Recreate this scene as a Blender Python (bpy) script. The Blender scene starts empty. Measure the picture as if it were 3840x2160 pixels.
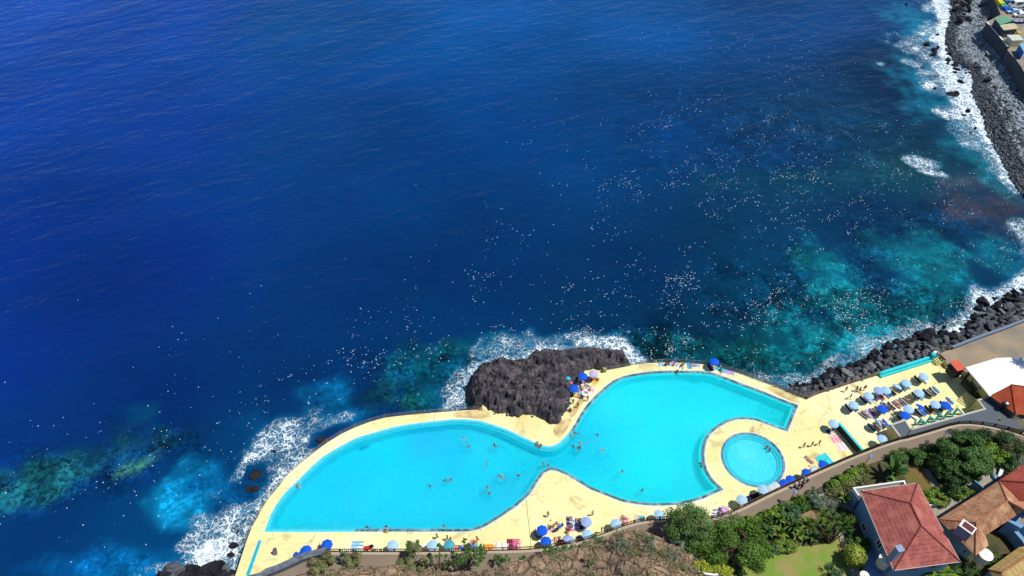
import bpy, bmesh, math, random
import numpy as np
from mathutils import Vector, Matrix, noise as mnoise
from mathutils.geometry import tessellate_polygon
random.seed(7); RS = np.random.RandomState(7)
R = math.radians
# ------------------------------------------------------------------ camera
CH = 118.0; PITCH = 45.5; FPX = 2750.0
scene = bpy.context.scene
cam_d = bpy.data.cameras.new("camera"); cam = bpy.data.objects.new("camera", cam_d)
scene.collection.objects.link(cam); scene.camera = cam
cam.location = (0, 0, CH); cam.rotation_euler = (R(90 - PITCH), 0, 0)
cam_d.sensor_width = 36.0; cam_d.lens = FPX / 3840 * 36.0
cam_d.clip_start = 1.0; cam_d.clip_end = 8000
# ------------------------------------------------------------------ world, sun, exposure
TOSUN = Vector((0.50, -0.02, 1.0)).normalized()
world = bpy.data.worlds.new("World"); scene.world = world; world.use_nodes = True
nt = world.node_tree; nt.nodes.clear()
sky = nt.nodes.new("ShaderNodeTexSky"); sky.sky_type = 'NISHITA'; sky.sun_disc = False
sky.sun_elevation = math.asin(TOSUN.z); sky.sun_rotation = math.atan2(TOSUN.x, TOSUN.y)
sky.air_density = 1.0; sky.dust_density = 0.0; sky.ozone_density = 4.0
bg = nt.nodes.new("ShaderNodeBackground"); bg.inputs[1].default_value = 0.085
wo = nt.nodes.new("ShaderNodeOutputWorld")
nt.links.new(sky.outputs[0], bg.inputs[0]); nt.links.new(bg.outputs[0], wo.inputs[0])
sl = bpy.data.lights.new("sun", 'SUN'); sl.energy = 4.6; sl.angle = R(0.5); sl.color = (1.0, 0.965, 0.90)
so = bpy.data.objects.new("sun", sl); scene.collection.objects.link(so)
so.location = (100, 0, 200); so.rotation_euler = TOSUN.to_track_quat('Z', 'Y').to_euler()
scene.view_settings.view_transform = 'Standard'; scene.view_settings.look = 'None'
scene.view_settings.exposure = 0.0; scene.view_settings.gamma = 1.0
scene.render.engine = 'CYCLES'
scene.cycles.max_bounces = 6; scene.cycles.diffuse_bounces = 2; scene.cycles.glossy_bounces = 2
scene.cycles.transparent_max_bounces = 8; scene.cycles.use_denoising = True
# ------------------------------------------------------------------ survey of the photograph: view ray through a mark, met at height z
CR = dict(O=(0, 0, .67083), A1=(3360, 0, 3.6225), A2=(3200, 400, 2.4156), A3=(3200, 1000, 3.6219), A4=(3400, 1260, 3.2932),
          A5=(3000, 1360, 4.2625), A6=(3100, 1640, 2.7865), A7=(2600, 1640, 2.7867), B1=(560, 1360, 1.81125), B2=(840, 1860, 4.025),
          B3=(1440, 1860, 4.025), B4=(2040, 1860, 4.025), B5=(1700, 1240, 3.0186), B6=(2300, 1300, 2.8986), B7=(0, 1600, 2.587),
          C1=(3040, 1380, 9.058), C2=(3240, 1380, 9.058), C3=(3080, 1500, 9.058), C4=(3300, 1460, 8.05), C5=(2120, 1360, 12.078),
          C6=(2080, 1460, 10.35), C7=(2440, 1320, 7.1556), D1=(3500, 1640, 5.5735), D2=(3500, 1880, 5.176), D3=(3160, 1880, 5.176),
          D4=(3660, 0, 9.056), D5=(3640, 80, 6.586), D6=(1000, 2000, 9.058), D7=(1620, 1560, 4.261), D8=(3540, 1340, 5.573),
          E1=(2480, 1900, 5.574), E4=(2560, 0, 2.0125), E5=(1280, 720, 2.0125), E6=(2400, 1000, 2.862), F=(0, 0, 1.0))
_c, _s = math.cos(R(PITCH)), math.sin(R(PITCH))
def W(crop, x, y, z=0.0):
    ox, oy, k = CR[crop]; u = ox + x / k; v = oy + y / k
    a = (u - 1920) / FPX; b = -(v - 1080) / FPX
    dz = -_s + b * _c; t = (z - CH) / dz
    return Vector((a * t, (_c + b * _s) * t, z))
def WL(crop, pts, z=0.0): return [W(crop, p[0], p[1], z) for p in pts]
# ------------------------------------------------------------------ helpers
COL = scene.collection
def tag(o, label=None, cat=None, group=None, kind=None):
    if label: o["label"] = label
    if cat: o["category"] = cat
    if group: o["group"] = group
    if kind: o["kind"] = kind
    return o
def empty(name, loc=(0, 0, 0), rz=0.0):
    o = bpy.data.objects.new(name, None); COL.objects.link(o); o.location = loc; o.rotation_euler = (0, 0, rz)
    o.empty_display_size = 0.2; return o
def mesh_obj(name, verts, faces, mats, parent=None, mi=None, smooth=False):
    me = bpy.data.meshes.new(name); me.from_pydata([tuple(v) for v in verts], [], faces)
    for m in (mats if isinstance(mats, (list, tuple)) else [mats]): me.materials.append(m)
    if mi is not None: me.polygons.foreach_set("material_index", mi)
    if smooth: me.polygons.foreach_set("use_smooth", [True] * len(me.polygons))
    me.update(); o = bpy.data.objects.new(name, me); COL.objects.link(o)
    if parent: o.parent = parent
    return o
def np_mesh(name, V, F, mat, parent=None, smooth=False):
    """V (n,3), F (m,k) arrays"""
    me = bpy.data.meshes.new(name); n, (m, k) = len(V), F.shape
    me.vertices.add(n); me.vertices.foreach_set("co", np.ascontiguousarray(V, dtype=np.float32).ravel())
    me.loops.add(m * k); me.loops.foreach_set("vertex_index", np.ascontiguousarray(F, dtype=np.int32).ravel())
    me.polygons.add(m); me.polygons.foreach_set("loop_start", np.arange(0, m * k, k, dtype=np.int32))
    if smooth: me.polygons.foreach_set("use_smooth", np.ones(m, dtype=bool))
    me.materials.append(mat); me.update(calc_edges=True); me.validate()
    o = bpy.data.objects.new(name, me); COL.objects.link(o)
    if parent: o.parent = parent
    return o
class MB:
    def __init__(s): s.v = []; s.f = []; s.m = []
    def add(s, vs, fs, m=0):
        b = len(s.v); s.v += [tuple(v) for v in vs]; s.f += [tuple(i + b for i in f) for f in fs]; s.m += [m] * len(fs); return s
    def box(s, c, size, rz=0.0, m=0, M=None):
        hx, hy, hz = size[0] / 2, size[1] / 2, size[2] / 2
        vs = [Vector((x, y, z)) for z in (-hz, hz) for x, y in ((-hx, -hy), (hx, -hy), (hx, hy), (-hx, hy))]
        Q = (M or Matrix.Rotation(rz, 3, 'Z')); vs = [Q @ v + Vector(c) for v in vs]
        return s.add(vs, [(3, 2, 1, 0), (4, 5, 6, 7), (0, 1, 5, 4), (1, 2, 6, 5), (2, 3, 7, 6), (3, 0, 4, 7)], m)
    def beam(s, a, b, w, h, m=0):
        a, b = Vector(a), Vector(b); d = b - a; L = d.length
        if L < 1e-5: return s
        x = d / L; up = Vector((0, 0, 1)) if abs(x.z) < .95 else Vector((0, 1, 0))
        y = up.cross(x).normalized(); z = x.cross(y)
        M = Matrix((x, y, z)).transposed()
        return s.box((a + b) / 2, (L, w, h), M=M, m=m)
    def prism(s, poly, z0, z1, m=0, mside=None, bottom=True):
        n = len(poly); P = [Vector((p[0], p[1], 0)) for p in poly]
        area = sum(P[i].x * P[(i + 1) % n].y - P[(i + 1) % n].x * P[i].y for i in range(n))
        if area < 0: P = P[::-1]
        tri = tessellate_polygon([P])
        top = [(p.x, p.y, z1) for p in P]; bot = [(p.x, p.y, z0) for p in P]
        tf = []
        for t in tri:
            a, b, c = t; cr = (P[b] - P[a]).cross(P[c] - P[a]).z
            tf.append((a, b, c) if cr > 0 else (a, c, b))
        s.add(top, tf, m)
        if bottom: s.add(bot, [f[::-1] for f in tf], m)
        ms = m if mside is None else mside
        vs = bot + top; s.add(vs, [(i, (i + 1) % n, n + (i + 1) % n, n + i) for i in range(n)], ms)
        return s
    def tube(s, pts, rad, n=6, m=0, cap=True):
        pts = [Vector(p) for p in pts]; rad = rad if isinstance(rad, (list, tuple)) else [rad] * len(pts)
        rings = []
        for i, p in enumerate(pts):
            d = (pts[min(i + 1, len(pts) - 1)] - pts[max(i - 1, 0)]).normalized()
            up = Vector((0, 0, 1)) if abs(d.z) < .9 else Vector((1, 0, 0))
            a = d.cross(up).normalized(); b = d.cross(a)
            rings.append([p + (a * math.cos(2 * math.pi * k / n) + b * math.sin(2 * math.pi * k / n)) * rad[i] for k in range(n)])
        vs = [v for r in rings for v in r]; fs = []
        for i in range(len(pts) - 1):
            for k in range(n):
                fs.append((i * n + k, i * n + (k + 1) % n, (i + 1) * n + (k + 1) % n, (i + 1) * n + k))
        if cap: fs.append(tuple(range(n))); fs.append(tuple((len(pts) - 1) * n + k for k in range(n))[::-1])
        return s.add(vs, fs, m)
    def lathe(s, prof, n=16, c=(0, 0, 0), m=0):
        c = Vector(c); vs = [c + Vector((r * math.cos(2 * math.pi * k / n), r * math.sin(2 * math.pi * k / n), z)) for r, z in prof for k in range(n)]
        fs = [(i * n + k, i * n + (k + 1) % n, (i + 1) * n + (k + 1) % n, (i + 1) * n + k) for i in range(len(prof) - 1) for k in range(n)]
        fs.append(tuple(range(n))[::-1]); fs.append(tuple((len(prof) - 1) * n + k for k in range(n)))
        return s.add(vs, fs, m)
    def ball(s, c, r, n=8, rings=6, m=0):
        r = r if isinstance(r, (tuple, list)) else (r, r, r); vs = []; fs = []
        for i in range(1, rings):
            ph = math.pi * i / rings
            for k in range(n):
                t = 2 * math.pi * k / n; vs.append((c[0] + r[0] * math.sin(ph) * math.cos(t), c[1] + r[1] * math.sin(ph) * math.sin(t), c[2] + r[2] * math.cos(ph)))
        vs += [(c[0], c[1], c[2] + r[2]), (c[0], c[1], c[2] - r[2])]; T = len(vs) - 2
        for i in range(rings - 2):
            for k in range(n): fs.append((i * n + k, (i + 1) * n + k, (i + 1) * n + (k + 1) % n, i * n + (k + 1) % n))
        for k in range(n):
            fs.append((T, k, (k + 1) % n)); fs.append((T + 1, (rings - 2) * n + (k + 1) % n, (rings - 2) * n + k))
        return s.add(vs, fs, m)
    def build(s, name, mats, parent=None, smooth=False):
        return mesh_obj(name, s.v, s.f, mats, parent, s.m, smooth)
def copy_tree(o, parent=None):
    kids = list(o.children); c = o.copy(); COL.objects.link(c); c.parent = parent
    for ch in kids: copy_tree(ch, c)
    return c
def offset_loop(P, d, closed=True):
    """offset a 2-D polyline to its left by d (mitred)"""
    n = len(P); out = []
    for i in range(n):
        p = Vector(P[i][:2])
        a = Vector(P[i - 1][:2]) if (closed or i > 0) else None
        b = Vector(P[(i + 1) % n][:2]) if (closed or i < n - 1) else None
        d1 = (p - a).normalized() if a is not None else (b - p).normalized()
        d2 = (b - p).normalized() if b is not None else d1
        n1 = Vector((-d1.y, d1.x)); n2 = Vector((-d2.y, d2.x)); m = (n1 + n2)
        m = m.normalized() if m.length > 1e-6 else n1
        out.append(p + m * (d / max(.45, m.dot(n1))))
    return out
def chaikin(P, it=1, closed=True, keep=()):
    P = [Vector(p[:2]) for p in P]
    for _ in range(it):
        Q = []; n = len(P)
        for i in range(n if closed else n - 1):
            a, b = P[i], P[(i + 1) % n]
            if not closed and i == 0: Q.append(a)
            Q.append(a * .75 + b * .25); Q.append(a * .25 + b * .75)
            if not closed and i == n - 2: Q.append(b)
        P = Q
    return P
def resample(P, step, closed=False):
    P = [Vector(p) for p in P] + ([Vector(P[0])] if closed else []); out = []; carry = 0.0
    for a, b in zip(P[:-1], P[1:]):
        L = (b - a).length; t = carry
        while t < L: out.append(a + (b - a) * (t / L)); t += step
        carry = t - L
    if not closed: out.append(P[-1])
    return out
def strip(mb, A, B, za, zb, m=0, closed=False):
    n = len(A); vs = [(p[0], p[1], za) for p in A] + [(p[0], p[1], zb) for p in B]
    return mb.add(vs, [(i, (i + 1) % n, n + (i + 1) % n, n + i) for i in range(n if closed else n - 1)], m)
# ------------------------------------------------------------------ materials
_MC = {}
def mat(key, col=(.5, .5, .5), rough=.7, spec=.3, var=.12, scale=3.0, bump=0.0, bscale=20.0, metallic=0.0, col2=None, detail=4, lo=.35, hi=.65, island=0.0, coord='Object'):
    if key in _MC: return _MC[key]
    m = bpy.data.materials.new(key); m.use_nodes = True; N = m.node_tree.nodes; L = m.node_tree.links
    b = N["Principled BSDF"]; b.inputs["Roughness"].default_value = rough; b.inputs["Specular IOR Level"].default_value = spec
    b.inputs["Metallic"].default_value = metallic
    tc = N.new("ShaderNodeTexCoord"); nz = N.new("ShaderNodeTexNoise"); nz.inputs["Scale"].default_value = scale; nz.inputs["Detail"].default_value = detail
    L.new(tc.outputs[coord], nz.inputs["Vector"])
    rp = N.new("ShaderNodeMapRange"); rp.inputs[1].default_value = lo; rp.inputs[2].default_value = hi
    L.new(nz.outputs[0], rp.inputs[0])
    mx = N.new("ShaderNodeMix"); mx.data_type = 'RGBA'
    c2 = col2 or tuple(max(0, c * (1 - var)) for c in col); c1 = col if col2 else tuple(min(1, c * (1 + var * .6)) for c in col)
    mx.inputs[6].default_value = (*c1, 1); mx.inputs[7].default_value = (*c2, 1); L.new(rp.outputs[0], mx.inputs[0]); out = mx.outputs[2]
    if island:
        g = N.new("ShaderNodeNewGeometry"); hs = N.new("ShaderNodeHueSaturation"); r2 = N.new("ShaderNodeMapRange")
        r2.inputs[3].default_value = 1 - island; r2.inputs[4].default_value = 1 + island
        L.new(g.outputs["Random Per Island"], r2.inputs[0]); L.new(r2.outputs[0], hs.inputs["Value"]); L.new(out, hs.inputs["Color"]); out = hs.outputs[0]
    L.new(out, b.inputs["Base Color"])
    if bump:
        n2 = N.new("ShaderNodeTexNoise"); n2.inputs["Scale"].default_value = bscale; n2.inputs["Detail"].default_value = 4; L.new(tc.outputs[coord], n2.inputs["Vector"])
        bp = N.new("ShaderNodeBump"); bp.inputs["Strength"].default_value = .8; bp.inputs["Distance"].default_value = bump
        L.new(n2.outputs[0], bp.inputs["Height"]); L.new(bp.outputs[0], b.inputs["Normal"])
    _MC[key] = m; return m
def srgb(r, g, b, k=1.0):
    f = lambda c: ((c / 255 + .055) / 1.055) ** 2.4 if c > 10 else c / 255 / 12.92
    return (f(r) * k, f(g) * k, f(b) * k)
# ================================================================== SEA
SEA = -3.0
def axis(lo, hi, step, far):
    a = np.arange(lo, hi + 1e-6, step); g = np.cumsum(step * 1.35 ** np.arange(1, 21)); g = g[g < far]
    return np.concatenate([(lo - g)[::-1], a, hi + g])
gx = axis(-205, 205, .9, 3000); gy = axis(38, 275, .9, 3000)
GX, GY = np.meshgrid(gx, gy); SX = GX.ravel(); SY = GY.ravel()
def sxy(p): w = W('O', p[0], p[1], SEA); return w.x, w.y
anch = [(60, 40, 14, 66, 190), (60, 300, 12, 58, 172), (60, 620, 8, 44, 145), (60, 900, 8, 42, 140), (60, 1120, 7, 46, 130), (80, 1330, 6, 50, 120), (400, 60, 14, 60, 172), (400, 350, 12, 50, 148), (400, 700, 8, 40, 132), (400, 1000, 6, 40, 122), (400, 1350, 5, 62, 130),
        (800, 60, 5, 68, 158), (800, 350, 8, 56, 138), (800, 700, 6, 46, 120), (700, 950, 5, 45, 115), (1200, 60, 2, 84, 160), (1200, 350, 3, 64, 132), (1200, 700, 3, 50, 104), (1100, 900, 3, 52, 102), (1600, 60, 2, 82, 155), (1600, 350, 3, 64, 124), (1600, 700, 3, 50, 98), (1500, 830, 3, 54, 95),
        (2000, 60, 3, 64, 125), (2000, 350, 5, 50, 95), (2000, 560, 6, 56, 92), (2000, 800, 3, 62, 92), (2250, 200, 5, 40, 75), (2300, 430, 14, 62, 80), (2200, 560, 5, 46, 85), (1750, 880, 2, 50, 78), (1950, 900, 3, 70, 90), (2400, 700, 5, 60, 100), (2500, 600, 10, 62, 100), (600, 1150, 5, 60, 130)]
acc = np.zeros((len(SX), 3)); wt = np.zeros(len(SX))
for x, y, r, g, b in anch:
    if x < 900: g *= 1.13; b *= .93
    ax_, ay_ = sxy((x, y)); d2 = (SX - ax_) ** 2 + (SY - ay_) ** 2 + 60.0; w_ = 1 / d2 ** 1.5
    acc += w_[:, None] * np.array(srgb(r, g, b)); wt += w_
seacol = acc / wt[:, None]
foam = np.zeros(len(SX)); glint_fleck = np.zeros(len(SX)); reef = np.zeros(len(SX))
NZ = np.array([(mnoise.fractal(Vector((x * .11, y * .11, 2.)), .8, 2.1, 5), mnoise.fractal(Vector((x * .11, y * .11, 9.)), .8, 2.1, 5)) for x, y in zip(SX, SY)])
NZF = np.array([mnoise.fractal(Vector((x * .33, y * .33, 4.)), .9, 2.1, 3) for x, y in zip(SX, SY)])
def lobe(crop, x, y, rx, ry, rot=0.0, soft=1.0):
    c = W(crop, x, y, SEA); dx, dy = SX - c.x, SY - c.y; a = R(rot); u = (dx * math.cos(a) + dy * math.sin(a)) / rx; v = (-dx * math.sin(a) + dy * math.cos(a)) / ry
    return np.clip(1.35 - np.sqrt(u * u + v * v) * 1.05 + np.clip(NZ[:, 0], -.7, .55) * .7, 0, 1) ** (1.2 * soft)
def tint(col, s, *a, **k):
    global seacol
    w0 = lobe(*a, **k); w_ = (np.clip(w0 * (1 + NZF * 1.1), 0, 1) * s)[:, None]; seacol = seacol * (1 - w_) + np.array(srgb(*col)) * w_
def dline(crop, pts, jit=0):
    P = [W(crop, x, y, SEA) for x, y in pts]; best = np.full(len(SX), 1e9)
    for a, b in zip(P[:-1], P[1:]):
        ab = (b - a).xy; L2 = max(ab.length_squared, 1e-6)
        t = np.clip(((SX - a.x) * ab.x + (SY - a.y) * ab.y) / L2, 0, 1)
        best = np.minimum(best, np.hypot(SX - a.x - t * ab.x, SY - a.y - t * ab.y))
    return best
def wash(crop, pts, w, s=1.0, core=.3):
    global foam
    d = dline(crop, pts) * np.clip(1 + NZ[:, 1] * .9, .45, 2.5) - np.clip(NZ[:, 0], -.6, .6) * .45 * w; foam = np.maximum(foam, s * np.clip(1 - (d - core * w) / (w * (1 - core)), 0, 1))
def froth(s, *a, **k):
    global foam
    foam = np.maximum(foam, lobe(*a, **k) * s)
# turquoise shoals and reefs
for a in [((20, 135, 150), .9, 'O', 2240, 800, 13, 12), ((22, 140, 156), .9, 'O', 2110, 730, 7, 17), ((22, 140, 156), .85, 'O', 2325, 675, 11, 12), ((20, 135, 148), .9, 'O', 2060, 860, 16, 8), ((18, 128, 134), .85, 'O', 1900, 900, 16, 5),
          ((20, 120, 140), .6, 'O', 2300, 650, 12, 8), ((14, 95, 100), .7, 'O', 1720, 870, 14, 4), ((12, 84, 92), .7, 'O', 1200, 890, 16, 5), ((10, 110, 130), .6, 'O', 1080, 960, 9, 7), ((20, 140, 165), .5, 'O', 2520, 640, 8, 8),
          ((30, 98, 108), .75, 'O', 150, 1180, 18, 5, 25), ((28, 98, 108), .7, 'O', 40, 1240, 12, 5, 20), ((60, 116, 104), .95, 'O', 342, 1172, 3.6, 1.8, 35), ((8, 84, 120), .7, 'O', 365, 1040, 4, 3),
          ((18, 72, 64), .8, 'O', 980, 1000, 7, 4), ((16, 74, 92), .5, 'O', 2080, 455, 40, 7), ((30, 76, 88), .5, 'O', 2300, 420, 26, 8),
          ((76, 66, 82), .85, 'O', 2475, 520, 12, 9), ((74, 66, 82), .8, 'O', 2540, 560, 7, 8), ((95, 90, 110), .35, 'O', 2420, 450, 7, 4),
          ((20, 165, 225), .9, 'O', 470, 1235, 6.5, 5.5), ((20, 170, 230), .85, 'O', 440, 1290, 5.5, 4.5), ((8, 110, 175), .7, 'O', 540, 1220, 6, 4), ((4, 84, 140), .75, 'O', 500, 1225, 3, 2.5),
          ((12, 130, 190), .8, 'O', 850, 990, 4, 4.5), ((10, 105, 165), .75, 'O', 790, 1000, 5.5, 4), ((12, 125, 185), .6, 'O', 850, 1050, 6, 3), ((8, 120, 190), .8, 'O', 330, 1430, 11, 4), ((6, 100, 170), .6, 'O', 180, 1430, 8, 3),
          ((6, 92, 140), .7, 'O', 680, 1230, 7, 4), ((6, 86, 140), .6, 'O', 700, 1080, 9, 5),
          ((14, 90, 130), .55, 'O', 1420, 860, 14, 3.5), ((12, 100, 140), .6, 'O', 1160, 960, 7, 5),
          ((24, 130, 165), .75, 'O', 2300, 60, 9, 18, 5), ((24, 130, 165), .7, 'O', 2330, 190, 12, 14), ((24, 130, 165), .7, 'O', 2370, 260, 14, 12), ((24, 120, 150), .7, 'O', 2440, 370, 9, 12), ((40, 130, 150), .6, 'O', 2500, 440, 4, 10), ((20, 70, 105), .4, 'O', 2080, 300, 24, 22),
          ((2, 30, 58), .7, 'O', 1835, 790, 5, 3), ((3, 34, 74), .75, 'O', 2215, 725, 6, 8), ((4, 44, 84), .7, 'O', 2170, 640, 8, 7), ((3, 34, 60), .6, 'O', 1700, 890, 9, 3), ((3, 34, 56), .5, 'O', 1900, 930, 9, 3), ((4, 38, 62), .5, 'O', 2440, 780, 10, 3)]:
    rot = a[7] if len(a) > 7 else 0; tint(a[0], a[1], *a[2:7], **({'rot': rot}))
for a in [(.8, 'O', 2190, 780, 40, 26), (.8, 'O', 1950, 890, 34, 9), (.45, 'O', 480, 1250, 9, 8), (.45, 'O', 830, 1000, 9, 7), (.4, 'O', 300, 1430, 16, 5), (.5, 'O', 2380, 560, 26, 14), (.38, 'O', 2050, 350, 55, 30), (.8, 'O', 150, 1200, 26, 8, 22), (.8, 'O', 1150, 930, 22, 7), (.8, 'O', 1720, 860, 22, 8), (.9, 'O', 340, 1172, 5, 3), (.8, 'O', 980, 1000, 9, 5), (.6, 'O', 2400, 800, 24, 8), (.7, 'O', 650, 1240, 8, 8)]:
    reef = np.maximum(reef, lobe(*a[1:6], rot=(a[6] if len(a) > 6 else 0)) * a[0])
# surf
wash('B5', [(-60, 860), (40, 780), (120, 640), (190, 500), (260, 410)], 3.0, .8)
wash('B5', [(250, 400), (420, 330), (600, 310), (700, 350), (850, 290)], 1.8, .75)
wash('B5', [(850, 280), (1000, 190), (1200, 190), (1400, 170)], 1.7, .9); wash('B5', [(1400, 150), (1540, 110), (1720, 130), (1880, 150), (1980, 230), (2060, 330)], 2.7, 1.0)
wash('B5', [(300, 230), (600, 200), (900, 150), (1400, 60)], 4.5, .5); wash('B5', [(0, 700), (100, 500)], 5, .62)
froth(.80, 'B1', 830, 560, 6.5, 4.2, rot=50); froth(1.0, 'B1', 710, 640, 2.6, 2.2); froth(.72, 'B1', 960, 480, 4.2, 2.6, rot=30); froth(.9, 'B1', 940, 740, 4.0, 1.4, rot=48); froth(.55, 'B1', 1250, 400, 6, 2, rot=25)
wash('B1', [(600, 780), (650, 660), (730, 560), (860, 460), (980, 420)], 1.6, .8); wash('B1', [(1110, 620), (1000, 690), (880, 800), (770, 930), (700, 1080), (640, 1220), (585, 1380)], 1.7, .82)
froth(.66, 'B1', 900, 720, 7, 4.5, rot=48); froth(.70, 'B1', 480, 1180, 10.5, 6.5, rot=40); froth(.56, 'B1', 900, 540, 12, 7, rot=42); froth(1.25, 'B1', 420, 1270, 6.0, 3.2, rot=20); froth(.95, 'B1', 530, 1110, 3.4, 3.0, rot=40); froth(.85, 'B1', 640, 1000, 4, 2.0, rot=45); froth(.7, 'B1', 160, 1380, 7, 1.6, rot=8); froth(.62, 'B1', 330, 1180, 4, 2); froth(.45, 'B1', 440, 900, 2.5, 1.6); froth(.6, 'B1', 620, 1330, 3, 2.5)
wash('E6', [(1500, 1250), (1640, 1240), (1800, 1230), (1960, 1160), (2150, 1060), (2330, 960), (2600, 860)], 4.4, .56, core=.15)
wash('A3', [(150, 1230), (420, 1080), (620, 960), (900, 820), (1180, 860), (1450, 760), (1680, 620), (1800, 470), (1900, 400), (2100, 320), (2318, 240), (2700, 60)], 3.6, .60, core=.15)
wash('A3', [(1850, 480), (2050, 480), (2180, 330), (2400, 240)], 2.6, 1.1); wash('A3', [(880, 930), (1300, 920), (1480, 790), (1640, 840)], 1.5, 1.0)
wash('E4', [(1900, -60), (1960, 0), (2010, 110), (1970, 200), (1975, 420)], 4.6, 1.2); wash('E4', [(1960, 200), (1975, 420), (1990, 520)], 9, .74, core=.15)
wash('E4', [(1990, 500), (2080, 600), (2060, 680), (2150, 780)], 9, 1.08, core=.3); wash('E4', [(1760, 330), (1900, 480), (1960, 600), (1980, 700)], 9, .60, core=.2)
wash('E4', [(2170, 560), (2150, 700), (2230, 860), (2290, 1010)], 6, 1.1, core=.3); wash('E4', [(2060, 830), (2160, 960), (2250, 1080)], 7, .62, core=.2); wash('E4', [(2280, 1000), (2390, 1200), (2440, 1300), (2520, 1430)], 2.6, .95)
wash('E4', [(2300, 1120), (2380, 1260)], 5, .6); wash('E4', [(1680, 460), (1760, 480)], 4, .7); wash('E4', [(1850, 60), (1960, 60)], 7, .7); wash('E4', [(1850, 240), (1960, 260)], 7, .7)
froth(.82, 'E4', 1800, 1230, 7, 3.4, rot=-25); froth(1.0, 'E4', 1900, 1305, 4.5, 1.4, rot=-15); froth(.5, 'E4', 1500, 480, 2, 2)
wash('O', [(2576, 570), (2600, 640)], 5, .7); wash('O', [(2500, 745), (2560, 725), (2640, 700)], 5, .9)
aer = np.clip(foam * 1.1 - .15, 0, 1)
w_ = (aer * .70)[:, None]; seacol = seacol * (1 - w_) + np.array(srgb(48, 160, 208)) * w_
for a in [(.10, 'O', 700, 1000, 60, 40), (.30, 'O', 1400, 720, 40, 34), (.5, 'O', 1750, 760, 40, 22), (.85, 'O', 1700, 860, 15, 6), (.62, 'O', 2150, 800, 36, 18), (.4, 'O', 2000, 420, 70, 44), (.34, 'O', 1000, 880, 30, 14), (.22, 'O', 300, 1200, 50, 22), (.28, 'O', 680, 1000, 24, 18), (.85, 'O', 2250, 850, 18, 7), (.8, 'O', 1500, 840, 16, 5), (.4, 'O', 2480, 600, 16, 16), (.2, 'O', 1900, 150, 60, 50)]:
    glint_fleck = np.maximum(glint_fleck, lobe(*a[1:]) * a[0])
nxs, nys = len(gx), len(gy); idx = np.arange(nxs * nys).reshape(nys, nxs)
F = np.stack([idx[:-1, :-1].ravel(), idx[:-1, 1:].ravel(), idx[1:, 1:].ravel(), idx[1:, :-1].ravel()], 1)
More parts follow.
